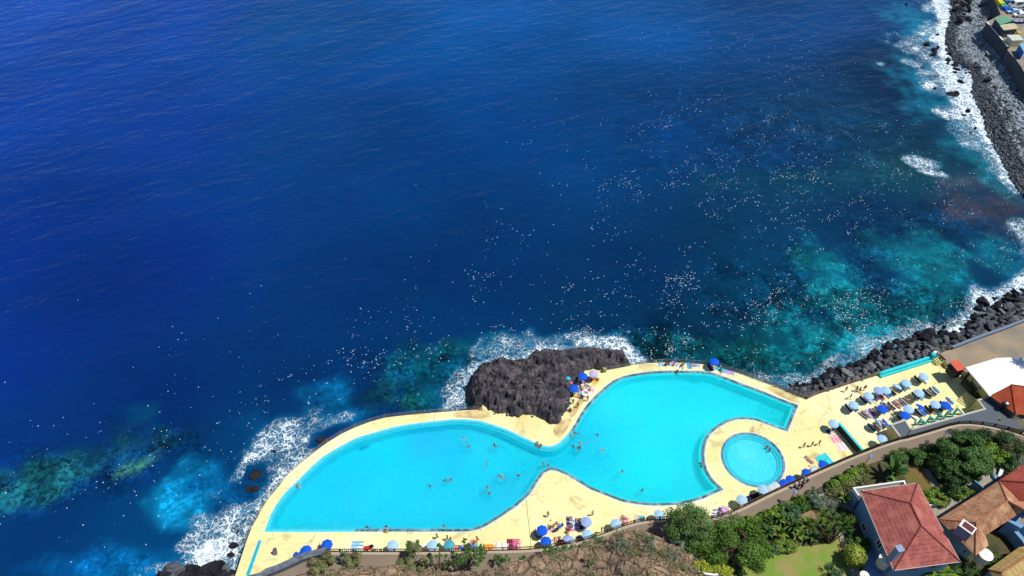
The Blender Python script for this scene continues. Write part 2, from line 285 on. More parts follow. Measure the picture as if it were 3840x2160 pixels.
def sea_material():
    m = bpy.data.materials.new("sea_water"); m.use_nodes = True; N = m.node_tree.nodes; L = m.node_tree.links; b = N["Principled BSDF"]
    def nd(t, **k):
        n = N.new(t)
        for a, v in k.items(): setattr(n, a, v)
        return n
    def mr(src, a, c, d=0., e=1., smooth=True):
        n = nd("ShaderNodeMapRange"); n.interpolation_type = 'SMOOTHSTEP' if smooth else 'LINEAR'
        for i, v in zip((1, 2, 3, 4), (a, c, d, e)): n.inputs[i].default_value = v
        L.new(src, n.inputs[0]); return n.outputs[0]
    def ma(op, x, y=None, z=None):
        n = nd("ShaderNodeMath", operation=op)
        for i, v in enumerate((x, y, z)):
            if v is None: continue
            if isinstance(v, (int, float)): n.inputs[i].default_value = v
            else: L.new(v, n.inputs[i])
        return n.outputs[0]
    def noise(vec, sc, det=4, dist=0.):
        n = nd("ShaderNodeTexNoise"); n.inputs["Scale"].default_value = sc; n.inputs["Detail"].default_value = det; n.inputs["Distortion"].default_value = dist
        L.new(vec, n.inputs["Vector"]); return n
    geo = nd("ShaderNodeNewGeometry"); P = geo.outputs["Position"]
    A = {k: nd("ShaderNodeAttribute", attribute_name=k) for k in ("seacol", "foam", "glint_fleck", "reef")}
    fo, fl, rf = A["foam"].outputs["Fac"], A["glint_fleck"].outputs["Fac"], A["reef"].outputs["Fac"]
    # warped coordinates
    wn = noise(P, .55, 3); sub = nd("ShaderNodeVectorMath", operation='SUBTRACT'); L.new(wn.outputs["Color"], sub.inputs[0]); sub.inputs[1].default_value = (.5, .5, .5)
    scl = nd("ShaderNodeVectorMath", operation='SCALE'); L.new(sub.outputs[0], scl.inputs[0]); scl.inputs["Scale"].default_value = 3.4
    wp = nd("ShaderNodeVectorMath", operation='ADD'); L.new(P, wp.inputs[0]); L.new(scl.outputs[0], wp.inputs[1]); WP = wp.outputs[0]
    def web(sc, w):
        v = nd("ShaderNodeTexVoronoi", feature='DISTANCE_TO_EDGE'); v.inputs["Scale"].default_value = sc; L.new(WP, v.inputs["Vector"])
        return mr(v.outputs["Distance"], 0, w, 1, 0)
    lines = ma('MAXIMUM', web(.62, .16), ma('MULTIPLY', web(1.7, .2), .8))
    big = noise(P, .28, 5).outputs[0]; fine = noise(WP, 2.4, 5).outputs[0]
    t = ma('ADD', ma('MULTIPLY', fo, .86), ma('MULTIPLY', ma('SUBTRACT', big, .5), .9)); t = ma('ADD', t, ma('MULTIPLY', ma('SUBTRACT', fine, .5), .55))
    t = ma('ADD', t, ma('MULTIPLY', ma('SUBTRACT', lines, .42), .75)); t = ma('MULTIPLY', t, mr(fo, .12, .35))
    fmask = mr(t, .48, 1.22)
    # sun glints, with some whitecaps, painted as white flecks in the water colour
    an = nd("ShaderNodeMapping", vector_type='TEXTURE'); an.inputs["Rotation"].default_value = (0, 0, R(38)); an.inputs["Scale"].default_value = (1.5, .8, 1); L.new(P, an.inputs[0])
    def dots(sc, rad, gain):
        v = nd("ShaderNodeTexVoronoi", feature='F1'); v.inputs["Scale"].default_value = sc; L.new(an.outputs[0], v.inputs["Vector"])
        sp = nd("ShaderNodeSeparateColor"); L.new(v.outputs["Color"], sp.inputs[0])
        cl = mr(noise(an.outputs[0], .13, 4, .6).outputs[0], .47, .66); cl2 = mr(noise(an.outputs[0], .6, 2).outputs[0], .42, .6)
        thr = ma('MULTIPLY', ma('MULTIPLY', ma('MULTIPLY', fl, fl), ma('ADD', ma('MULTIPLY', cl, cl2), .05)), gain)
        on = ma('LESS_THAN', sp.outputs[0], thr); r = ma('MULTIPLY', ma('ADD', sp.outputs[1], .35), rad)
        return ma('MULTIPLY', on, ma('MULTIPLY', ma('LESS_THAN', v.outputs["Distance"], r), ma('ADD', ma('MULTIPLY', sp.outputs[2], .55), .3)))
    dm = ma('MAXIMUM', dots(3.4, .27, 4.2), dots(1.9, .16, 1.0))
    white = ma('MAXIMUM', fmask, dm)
    # sea bed seen through shallow water: boulders and weed patches
    v2 = nd("ShaderNodeTexVoronoi", feature='F1'); v2.inputs["Scale"].default_value = .42; L.new(WP, v2.inputs["Vector"])
    v3 = nd('ShaderNodeTexVoronoi', feature='F1'); v3.inputs['Scale'].default_value = 1.0; L.new(WP, v3.inputs['Vector'])
    rn = noise(WP, .16, 6, .4).outputs[0]; rn2 = noise(WP, 1.2, 5, .3).outputs[0]
    rr = ma('ADD', ma('MULTIPLY', mr(rn, .38, .62, .42, 1.5), mr(rn2, .36, .64, .45, 1.55)), ma('MULTIPLY', ma('SUBTRACT', .38, v3.outputs["Distance"]), .8)); vs_ = nd('ShaderNodeSeparateColor'); L.new(v2.outputs['Color'], vs_.inputs[0]); rr = ma('MULTIPLY', rr, ma('ADD', ma('MULTIPLY', vs_.outputs[0], .8), .6))
    rmul = ma('ADD', ma('MULTIPLY', ma('SUBTRACT', rr, 1.), rf), 1.)
    # gentle large patches over open water
    op = noise(P, .018, 3).outputs[0]; omul = mr(op, .3, .7, .84, 1.16)
    # crest-lit streaks of the wind sea in the water colour are left to the bump
    hs = nd("ShaderNodeHueSaturation"); L.new(A["seacol"].outputs["Color"], hs.inputs["Color"]); L.new(ma('MULTIPLY', rmul, omul), hs.inputs["Value"])
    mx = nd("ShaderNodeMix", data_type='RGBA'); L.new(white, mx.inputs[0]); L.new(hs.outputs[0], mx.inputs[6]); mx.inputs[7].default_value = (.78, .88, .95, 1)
    L.new(mx.outputs[2], b.inputs["Base Color"])
    L.new(ma('ADD', ma('MULTIPLY', white, .6), .16), b.inputs["Roughness"]); b.inputs["IOR"].default_value = 1.33; b.inputs["Specular IOR Level"].default_value = .30
    # waves
    mp = nd("ShaderNodeMapping", vector_type='TEXTURE'); mp.inputs["Rotation"].default_value = (0, 0, R(30)); mp.inputs["Scale"].default_value = (2.6, 1, 1); L.new(P, mp.inputs[0])
    mp2 = nd("ShaderNodeMapping", vector_type='TEXTURE'); mp2.inputs["Rotation"].default_value = (0, 0, R(18)); mp2.inputs["Scale"].default_value = (2.0, 1, 1); L.new(P, mp2.inputs[0])
    h = ma('ADD', ma('MULTIPLY', noise(mp.outputs[0], .13, 4, .3).outputs[0], .95), ma('MULTIPLY', noise(mp2.outputs[0], .42, 3, .3).outputs[0], .36)); h = ma('ADD', h, ma('MULTIPLY', noise(P, 1.5, 3).outputs[0], .13))
    h = ma('ADD', h, ma('MULTIPLY', fmask, .25))
    bp = nd("ShaderNodeBump"); bp.inputs["Strength"].default_value = 1; bp.inputs["Distance"].default_value = 1.0; L.new(h, bp.inputs["Height"]); L.new(bp.outputs[0], b.inputs["Normal"])
    return m
M_SEA = sea_material()
sea = np_mesh("sea", np.stack([SX, SY, np.full(len(SX), SEA)], 1), F, M_SEA, smooth=True); tag(sea, kind="structure")
ca = sea.data.color_attributes.new("seacol", 'FLOAT_COLOR', 'POINT'); ca.data.foreach_set("color", np.concatenate([np.clip(seacol * np.array([.54, .73, .73]), 0, 1), np.ones((len(SX), 1))], 1).astype(np.float32).ravel())
for nme, arr in (("foam", foam), ("glint_fleck", glint_fleck), ("reef", reef)):
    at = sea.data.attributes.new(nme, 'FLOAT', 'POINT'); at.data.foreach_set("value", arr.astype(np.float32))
# ================================================================== POOL DECK
FU = lambda pts, z=0.0: [W('F', x, y, z) for x, y in pts]
PZ = 2.9                                            # promenade level above the deck
fence_px = [(1226, 2069), (1480, 2069), (1690, 2068), (1813, 2065), (1937, 2062.5), (2011, 2059), (2040, 2055), (2102, 2045), (2164, 2034), (2226, 2014), (2288, 1992), (2338, 1973), (2388, 1958), (2437, 1951), (2487, 1947), (2524, 1946), (2590, 1948), (2654, 1948), (2708, 1934), (2761, 1914), (2815, 1888), (2887, 1852), (2959, 1819), (3031, 1785), (3100, 1754), (3193, 1714), (3280, 1678), (3376, 1648), (3400, 1644), (3491, 1618), (3552, 1599), (3594, 1590), (3631, 1589), (3673, 1592.5), (3719, 1600), (3764, 1609), (3840, 1633), (3960, 1680)]
FENCE = FU(fence_px, PZ)
wallcop = WL('D6', [(2050, 620), (1700, 700), (1400, 780), (1150, 880), (900, 1000), (600, 1130), (300, 1250), (0, 1370)], PZ) + WL('B2', [(560, 1225), (300, 1290), (0, 1330), (-300, 1330), (-560, 1340)], PZ)
deck_edge = FU([(880, 2165), (919, 2045), (946, 1973), (963, 1945), (996, 1882), (1043, 1826.5), (1084.5, 1774), (1112, 1749), (1167, 1705), (1195, 1683), (1250, 1644), (1305, 1614), (1360, 1591), (1431, 1568), (1491, 1560), (1640, 1546), (1700, 1542), (1750, 1538), (1796, 1536)])
deck_edge2 = FU([(2257, 1390), (2300, 1384), (2343, 1376), (2400, 1363), (2438, 1361), (2507, 1358.5), (2559, 1360), (2611, 1364.5), (2655, 1367), (2697, 1376), (2738, 1389), (2780, 1401), (2817, 1416), (2859, 1430), (2900, 1446), (2942, 1464), (2980, 1481), (3010, 1492), (3026, 1497), (3069, 1477), (3129, 1459), (3195, 1437), (3242, 1423), (3297, 1406), (3394, 1372), (3490, 1339), (3515, 1331)])
north_under_rock = FU([(1830, 1500), (1900, 1420), (2000, 1360), (2150, 1340), (2230, 1360)])
path_in = [Vector((p.x, p.y - 1.0, 0)) for p in FENCE[::-1]]
deck_poly = deck_edge + north_under_rock + deck_edge2 + FU([(3620, 1400), (3700, 1400), (3760, 1500)]) + [p for p in path_in if p.x < FENCE[-6].x] + WL('D6', [(2050, 560), (1400, 700), (900, 900), (300, 1150), (0, 1250)], 0) + FU([(960, 2162), (900, 2190), (870, 2195)])
pool_px = [(988, 1996.6), (1013, 1929), (1035, 1890), (1068, 1846), (1112, 1804), (1167, 1749), (1211, 1711), (1267, 1677), (1333, 1642), (1360, 1633), (1468, 1602), (1530, 1590), (1610, 1580), (1700, 1571), (1743, 1571), (1799, 1576), (1849, 1591), (1899, 1608), (1948, 1631), (1992, 1651), (2025, 1666), (2051, 1672), (2070, 1671), (2091, 1662), (2111, 1645), (2131, 1621), (2154, 1588), (2170, 1558), (2197, 1518), (2230, 1482), (2263, 1452), (2296, 1426), (2331, 1411), (2365, 1402), (2403, 1396),
           (2438, 1391), (2490, 1388.5), (2541, 1387.6), (2610, 1388.6), (2645, 1390.4), (2680, 1397), (2714, 1409.7), (2765.7, 1429.4), (2817.5, 1449), (2869, 1468), (2921, 1490), (2965.8, 1507), (2997.5, 1518), (2955, 1621.5), (2910.6, 1607), (2865.8, 1589.8), (2831, 1577.7), (2796.8, 1574.3), (2762, 1576), (2727.8, 1586.3), (2696.7, 1603.6), (2672.6, 1624.3), (2655, 1648.4), (2646.7, 1676), (2644, 1703.6), (2646.7, 1734.7), (2655, 1762.3), (2669, 1788), (2679, 1800), (2704, 1823), (2717, 1838),
           (2672, 1857), (2636, 1873), (2587, 1887), (2537, 1896), (2487, 1899), (2437.5, 1898.5), (2388, 1893.5), (2338, 1885), (2308, 1875), (2268.6, 1859), (2214, 1838), (2169, 1811), (2124, 1784), (2087, 1768), (2065, 1765), (2042, 1775), (2022, 1803), (2005, 1830), (1987, 1858), (1962, 1880), (1937, 1902), (1912, 1918), (1887, 1936), (1862, 1952), (1837.5, 1967), (1813, 1980.5), (1788, 1990), (1763, 1995), (1738, 1996.6), (1564, 1996.6), (1330, 1996.6), (1150, 1996.6)]
POOL = [p.xy for p in FU(pool_px)]
ar = sum(POOL[i].x * POOL[(i + 1) % len(POOL)].y - POOL[(i + 1) % len(POOL)].x * POOL[i].y for i in range(len(POOL)))
SG = 1 if ar > 0 else -1                                            # +1: interior is to the left
def inset(P, d): return offset_loop(P, SG * d)
cc = W('F', 2826, 1722, 0); cr = (W('F', 2947, 1740, 0) - W('F', 2700.5, 1704, 0)).length / 2
c0 = (W('F', 2947, 1742, 0) + W('F', 2700.5, 1702, 0)) / 2
CIRC = lambda r, n=72: [Vector((c0.x + r * math.cos(2 * math.pi * k / n), c0.y + r * math.sin(2 * math.pi * k / n))) for k in range(n)]
def holed_sheet(name, outer, holes, z, m, thick=0.0):
    polys = [[Vector((p[0], p[1], 0)) for p in outer]] + [[Vector((p[0], p[1], 0)) for p in h] for h in holes]
    P = [p for q in polys for p in q]; tri = tessellate_polygon(polys); fs = []
    for a, b, c in tri: fs.append((a, b, c) if (P[b] - P[a]).cross(P[c] - P[a]).z > 0 else (a, c, b))
    mb = MB(); mb.add([(p.x, p.y, z) for p in P], fs)
    if thick:
        i0 = 0
        for q in polys:
            n = len(q); mb.add([(p.x, p.y, z) for p in q] + [(p.x, p.y, z - thick) for p in q], [(i, (i + 1) % n, n + (i + 1) % n, n + i) for i in range(n)])
    return mb.build(name, m)
def deck_material():
    m = mat('deck_paint', srgb(249, 239, 172, .84), rough=.85, spec=.15, var=.10, scale=.12, detail=6, bump=.004, bscale=3)
    N = m.node_tree.nodes; L = m.node_tree.links; b = N["Principled BSDF"]; src = b.inputs["Base Color"].links[0].from_socket
    tc = N.new("ShaderNodeTexCoord"); tc = tc.outputs["Object"]
    def chain(src, col, sc, lo, hi, det=8, dist=.0, stretch=None, amt=1.0):
        v = tc
        if stretch: mp = N.new("ShaderNodeMapping"); mp.inputs["Scale"].default_value = stretch[:3]; mp.inputs["Rotation"].default_value = (0, 0, stretch[3]); L.new(tc, mp.inputs[0]); v = mp.outputs[0]
        n = N.new("ShaderNodeTexNoise"); n.inputs["Scale"].default_value = sc; n.inputs["Detail"].default_value = det; n.inputs["Distortion"].default_value = dist; L.new(v, n.inputs["Vector"])
        r = N.new("ShaderNodeMapRange"); r.inputs[1].default_value = lo; r.inputs[2].default_value = hi; r.inputs[4].default_value = amt; L.new(n.outputs[0], r.inputs[0])
        x = N.new("ShaderNodeMix"); x.data_type = 'RGBA'; L.new(r.outputs[0], x.inputs[0]); L.new(src, x.inputs[6]); x.inputs[7].default_value = (*col, 1); return x.outputs[2]
    src = chain(src, srgb(252, 246, 200, .84), .05, .48, .62, 3, amt=.8)             # faded, chalky areas
    src = chain(src, srgb(234, 216, 134, .80), .10, .56, .70, 8, .6, amt=.7)
    src = chain(src, srgb(170, 140, 92, .8), .16, .60, .72, 10, 1.2, amt=.8)        # worn bare patches
    src = chain(src, srgb(150, 122, 72, .8), .8, .62, .74, 6, 2.0, amt=.6)
    src = chain(src, srgb(232, 214, 140, .9), 4., .55, .75, 4, 0, amt=.4)
    # cracks
    v = N.new("ShaderNodeTexVoronoi"); v.feature = 'DISTANCE_TO_EDGE'; v.inputs["Scale"].default_value = .075
    nn = N.new("ShaderNodeTexNoise"); nn.inputs["Scale"].default_value = .5; nn.inputs["Detail"].default_value = 6; L.new(tc, nn.inputs["Vector"])
    vm = N.new("ShaderNodeVectorMath"); vm.operation = 'MULTIPLY_ADD'; L.new(nn.outputs["Color"], vm.inputs[0]); vm.inputs[1].default_value = (3, 3, 3); L.new(tc, vm.inputs[2]); L.new(vm.outputs[0], v.inputs["Vector"])
    r = N.new("ShaderNodeMapRange"); r.inputs[1].default_value = 0; r.inputs[2].default_value = .006; r.inputs[3].default_value = .55; r.inputs[4].default_value = 0; L.new(v.outputs["Distance"], r.inputs[0])
    x = N.new("ShaderNodeMix"); x.data_type = 'RGBA'; L.new(r.outputs[0], x.inputs[0]); L.new(src, x.inputs[6]); x.inputs[7].default_value = (.35, .27, .12, 1)
    L.new(x.outputs[2], b.inputs["Base Color"]); return m
M_DECK = deck_material()
deck = holed_sheet("deck", [p.xy for p in deck_poly], [POOL, CIRC(cr)], 0.0, M_DECK, thick=4.5); tag(deck, kind="structure")
M_CYAN = mat('cyan_paint', srgb(60, 205, 225, .9), rough=.5, var=.15, scale=1.5); M_CYANL = mat('pale_cyan_edge', srgb(190, 235, 240, .85), rough=.6, var=.12, scale=2)
M_TEAL = mat('turquoise_paint', srgb(40, 205, 215, .88), rough=.6, var=.10, scale=1.2)
def tile_band_mat():
    m = mat('dark_tile_band', srgb(84, 100, 118, .9), rough=.5, var=.3, scale=1.3, col2=srgb(140, 152, 160, .9), lo=.4, hi=.6); N = m.node_tree.nodes; L = m.node_tree.links; b = N["Principled BSDF"]; src = b.inputs["Base Color"].links[0].from_socket
    v = N.new("ShaderNodeTexVoronoi"); v.inputs["Scale"].default_value = .62; v.feature = 'F1'; tc = N.new("ShaderNodeTexCoord"); L.new(tc.outputs["Object"], v.inputs["Vector"])
    sp = N.new("ShaderNodeSeparateColor"); L.new(v.outputs["Color"], sp.inputs[0]); r = N.new("ShaderNodeMapRange"); r.inputs[3].default_value = .45; r.inputs[4].default_value = 1.35; L.new(sp.outputs[0], r.inputs[0])
    h = N.new("ShaderNodeHueSaturation"); L.new(src, h.inputs["Color"]); L.new(r.outputs[0], h.inputs["Value"]); L.new(h.outputs[0], b.inputs["Base Color"]); return m
M_TILE = tile_band_mat()
M_BASIN = mat('basin_floor_paint', srgb(30, 240, 252, .97), rough=.6, var=.0, scale=.07, col2=srgb(20, 214, 248, .94), lo=.40, hi=.62, detail=6)
def basin_light_mottle(m):  # mottling in the floor colour stands in for light rippling through the water
    N = m.node_tree.nodes; L = m.node_tree.links; b = N["Principled BSDF"]; src = b.inputs["Base Color"].links[0].from_socket; tc = N.new("ShaderNodeTexCoord")
    n = N.new("ShaderNodeTexNoise"); n.inputs["Scale"].default_value = 2.6; n.inputs["Detail"].default_value = 5; n.inputs["Distortion"].default_value = 1.5; L.new(tc.outputs["Object"], n.inputs["Vector"])
    r = N.new("ShaderNodeMapRange"); r.inputs[1].default_value = .35; r.inputs[2].default_value = .68; r.inputs[3].default_value = .84; r.inputs[4].default_value = 1.2; L.new(n.outputs[0], r.inputs[0])
    h = N.new("ShaderNodeHueSaturation"); L.new(src, h.inputs["Color"]); L.new(r.outputs[0], h.inputs["Value"]); L.new(h.outputs[0], b.inputs["Base Color"])
basin_light_mottle(M_BASIN)
# swimming pool: basin, kerb bands
swim = empty("swimming_pool", (POOL[0].x, POOL[0].y, 0)); tag(swim, "large wavy two-lobed swimming pool of bright blue water in the yellow deck", "swimming pool")
def under(o, root): o.parent = root; o.matrix_parent_inverse = root.matrix_basis.inverted(); return o
root_inv = Matrix.Translation(-Vector((POOL[0].x, POOL[0].y, 0)))
def child(o, root): o.parent = root; o.matrix_parent_inverse = Matrix.Translation(-root.location); return o
i_t0 = 25; i_t1 = len(POOL) - 2                          # dark tiled kerb runs from the peninsula round to the south edge
L0, L1, L2, L3, L4 = POOL, inset(POOL, .15), inset(POOL, .62), inset(POOL, 1.12), inset(POOL, 1.16)
mb = MB(); strip(mb, L0, L1, .012, .012, closed=True); child(mb.build("kerb_edge", M_CYANL), swim)
mb = MB(); strip(mb, L1[i_t0:i_t1 + 1], L2[i_t0:i_t1 + 1], .004, -.02); child(mb.build("tiled_kerb", M_TILE), swim)
mb = MB(); strip(mb, L1[i_t1:] + L1[:i_t0 + 1], L2[i_t1:] + L2[:i_t0 + 1], .004, -.02); child(mb.build("painted_kerb", M_CYAN), swim)
mb = MB(); strip(mb, L2, L3, -.16, -.18, closed=True); strip(mb, L2, L2, -.02, -.16, closed=True); child(mb.build("ledge", mat('ledge_cyan', srgb(120, 228, 238, .9), rough=.5, var=.1, scale=1)), swim)
FLOOR_Z = -2.0
mb = MB(); strip(mb, L3, L4, -.18, FLOOR_Z, closed=True); child(mb.build("basin_wall", M_BASIN), swim)
mbf = holed_sheet("basin_floor", L4, [], FLOOR_Z, M_BASIN); child(mbf, swim)
def water_mat(name, tintc, sc=1.0, amp=.05, ca=(0, 198, 240), cb=(10, 240, 250), mixf=.42):
    m = bpy.data.materials.new(name); m.use_nodes = True; N = m.node_tree.nodes; L = m.node_tree.links; N.clear()
    out = N.new("ShaderNodeOutputMaterial"); tr = N.new("ShaderNodeBsdfTransparent"); tr.inputs[0].default_value = (*tintc, 1)
    gl = N.new("ShaderNodeBsdfGlossy"); gl.inputs["Roughness"].default_value = .05; df = N.new("ShaderNodeBsdfDiffuse"); sx = N.new("ShaderNodeSeparateXYZ"); mg = N.new("ShaderNodeMapRange"); mg.inputs[1].default_value = -8; mg.inputs[2].default_value = 38; mg.interpolation_type = 'SMOOTHSTEP'; cm = N.new("ShaderNodeMix"); cm.data_type = 'RGBA'; cm.inputs[6].default_value = (*srgb(*ca), 1); cm.inputs[7].default_value = (*srgb(*cb), 1); L.new(mg.outputs[0], cm.inputs[0]); L.new(cm.outputs[2], df.inputs[0])
    geo = N.new("ShaderNodeNewGeometry"); L.new(geo.outputs["Position"], sx.inputs[0]); L.new(sx.outputs[0], mg.inputs[0]); n = N.new("ShaderNodeTexNoise"); n.inputs["Scale"].default_value = 2.2 * sc; n.inputs["Detail"].default_value = 4; n.inputs["Distortion"].default_value = .8; L.new(geo.outputs["Position"], n.inputs["Vector"])
    bp = N.new("ShaderNodeBump"); bp.inputs["Distance"].default_value = amp; bp.inputs["Strength"].default_value = 1; L.new(n.outputs[0], bp.inputs["Height"]); L.new(bp.outputs[0], gl.inputs["Normal"]); L.new(bp.outputs[0], df.inputs["Normal"])
    fr = N.new("ShaderNodeFresnel"); fr.inputs["IOR"].default_value = 1.33; L.new(bp.outputs[0], fr.inputs["Normal"])
    m0 = N.new("ShaderNodeMixShader"); m0.inputs[0].default_value = mixf; L.new(tr.outputs[0], m0.inputs[1]); L.new(df.outputs[0], m0.inputs[2])
    m1 = N.new("ShaderNodeMixShader"); L.new(fr.outputs[0], m1.inputs[0]); L.new(m0.outputs[0], m1.inputs[1]); L.new(gl.outputs[0], m1.inputs[2]); L.new(m1.outputs[0], out.inputs[0]); return m
M_WAT = water_mat("pool_water", (.60, 1.0, 1.0), amp=.32)
wtr = holed_sheet("water", inset(POOL, .63), [], -.12, M_WAT); child(wtr, swim)
# submerged steps at the right end, a dark inlet grid on the north wall
mb = MB(); NEc, SEc = W('F', 2985, 1525, 0), W('F', 2950, 1610, 0); dirw = (W('F', 2870, 1570, 0) - SEc).normalized()
for k in range(5):
    a = NEc + dirw * (1.0 + k * 1.25); b_ = SEc + dirw * (.4 + k * 1.25) + Vector((0, .6, 0)); mb.beam((a.x, a.y - .8, -.5 - k * .22), (b_.x, b_.y + .4, -.5 - k * .22), .12, .05)
for k in range(3):
    a = W('F', 2850 - k * 2, 1551 + k * 7, 0); b_ = W('F', 2950, 1574 + k * 7, 0); mb.beam((a.x, a.y, -.45), (b_.x, b_.y, -.45), .07, .07)
child(mb.build("handrail_grid", mat('submerged_steel', srgb(10, 150, 190), rough=.4, metallic=.3)), swim)
g1, g2 = W('C7', 1060, 600, -.9), W('C7', 1280, 735, -1.6)
for cx, cy, nm in ((1170, 640, 0),):
    a = W('C7', cx, cy, -1.2); mb = MB(); mb.box((a.x, a.y - .5, FLOOR_Z + .04), (1.8, 1.7, .06)); child(mb.build("drain_grate", mat('drain_blue', srgb(0, 90, 190, .8), rough=.7)), swim)
a = W('B1', 1440, 560, FLOOR_Z); mb = MB(); mb.box((a.x + .4, a.y - .3, FLOOR_Z + .04), (1.7, 1.4, .06), rz=.5); child(mb.build("drain_grate", mat('drain_blue')), swim)
q = [W('B6', 2008, 628, -.5), W('B6', 1893, 905, -.5), W('B6', 1855, 880, -.5), W('B6', 1935, 610, -.5)]; mb = MB(); mb.prism([(p.x, p.y) for p in q], FLOOR_Z, -.5); child(mb.build('shallow_step', mat('ledge_cyan')), swim)
for pts in ([(1150, 1060), (1280, 985), (1345, 1000), (1310, 1080), (1240, 1180), (1190, 1225), (1120, 1150)], [(0, 925), (140, 915), (365, 895), (400, 985), (290, 1000), (130, 985), (0, 980)], [(1380, 830), (1440, 740), (1500, 760), (1440, 860), (1350, 990), (1290, 975)]):
    mb = MB(); mb.prism(chaikin([p.xy for p in WL('B5', pts)], 1), -.02, .005); tag(mb.build('worn_ground', mat('worn_concrete', srgb(205, 176, 128, .74), rough=.95, var=.2, scale=.7, col2=srgb(236, 214, 150, .8), detail=9, lo=.4, hi=.6)), kind='structure')
mb = MB(); mb.prism([p.xy for p in WL('B6', [(1640, 440), (1740, 430), (1860, 480), (1985, 530), (2035, 620), (1930, 590), (1790, 530)])], -.02, .005); tag(mb.build('worn_ground', mat('worn_concrete')), kind='structure')
# ladders
M_STEEL = mat('steel', (.62, .64, .66), rough=.25, metallic=.9, var=.1)
def ladder(p, ang, label):
    t = empty("pool_ladder", p, ang); tag(t, label, "ladder", "pool ladders")
    mb = MB()
    for s in (-.28, .28): mb.tube([(s, .45, 0), (s, .45, .75), (s, .25, .92), (s, -.15, .9), (s, -.3, .6), (s, -.3, -1.0)], .03, 6)
    mb.build("handrail", M_STEEL, t)
    mb = MB()
    for z in (-.2, -.5, -.8): mb.box((0, -.3, z), (.56, .1, .03))
    mb.build("rung", M_STEEL, t); return t
p = W('B3', 420, 530, 0); ladder((p.x, p.y, 0), R(180), "steel pool ladder on the straight south edge of the long left lobe")
p = W('B4', 2130, 120, 0); ladder((p.x, p.y, 0), R(198), "steel pool ladder on the south rim of the right lobe")
p = W('D7', 1460, 290, 0); ladder((p.x, p.y, 0), R(-25), "steel pool ladder beside the rock outcrop on the peninsula")
# wading pool
wade = empty("wading_pool", (c0.x, c0.y, 0)); tag(wade, "round turquoise wading pool with stepped rim beside the big pool", "wading pool")
Cs = [CIRC(cr), CIRC(cr - .14), CIRC(cr - .5), CIRC(cr - .95), CIRC(cr - 1.0), CIRC(cr - 1.4), CIRC(cr - 1.45)]
def ring(nm, A, B, za, zb, m): mb = MB(); strip(mb, A[::-1], B[::-1], za, zb, closed=True); return child(mb.build(nm, m), wade)
ring("kerb_edge", Cs[0], Cs[1], .012, .012, M_CYANL); ring("tiled_kerb", Cs[1], Cs[2], .004, -.02, M_TILE); ring("step", Cs[2], Cs[3], -.15, -.15, M_CYAN); ring("step", Cs[4], Cs[5], -.34, -.34, M_CYAN)
M_WFL = mat('wading_floor', srgb(90, 225, 238, .95), rough=.6, var=.10, scale=1.2, detail=5)
mb = MB(); strip(mb, Cs[3][::-1], Cs[4][::-1], -.15, -.34, closed=True); strip(mb, Cs[5][::-1], Cs[6][::-1], -.34, -.55, closed=True); strip(mb, Cs[2][::-1], Cs[2][::-1], -.02, -.15, closed=True); mb.add([(p.x, p.y, -.55) for p in Cs[6]], [tuple(range(72))]); child(mb.build("basin_floor", M_WFL), wade)
M_WAT2 = water_mat("wading_water", (.75, .97, 1.0), 1.4, .14, (60, 210, 228), (60, 212, 230), .22)
mb = MB(); mb.add([(p.x, p.y, -.11) for p in CIRC(cr - .52)], [tuple(range(72))]); child(mb.build("water", M_WAT2), wade)
# expansion joints and channels on the deck
def ground_strip(name, a, b, w, m, z=.006):
    a, b = Vector(a), Vector(b); d = (b - a).normalized(); nrm = Vector((-d.y, d.x, 0)) * w / 2
    mb = MB(); mb.add([(p.x, p.y, z) for p in (a - nrm, b - nrm, b + nrm, a + nrm)], [(0, 1, 2, 3)]); return tag(mb.build(name, m), kind="structure")
M_JOINT = mat('joint', srgb(150, 130, 75), rough=.9)
ground_strip("deck_joint_line", W('B3', 2145, 60, 0), W('B3', 2225, 800, 0), .10, M_JOINT)
# turquoise channel at the far left
ch = WL('B2', [(520, 670), (570, 670), (390, 1195), (325, 1195)], 0); mb = MB(); mb.prism([p.xy for p in ch], -.3, .008); tag(mb.build("drain_channel", M_CYAN), kind="structure")
mb = MB()
for q in (.3, .62): a = ch[0].lerp(ch[1], q); b_ = ch[3].lerp(ch[2], q); mb.beam((a.x, a.y, .03), (b_.x, b_.y, .03), .07, .05)
tag(mb.build("channel_kerb_line", mat('deep_cyan', srgb(0, 130, 160), rough=.6)), kind="structure")
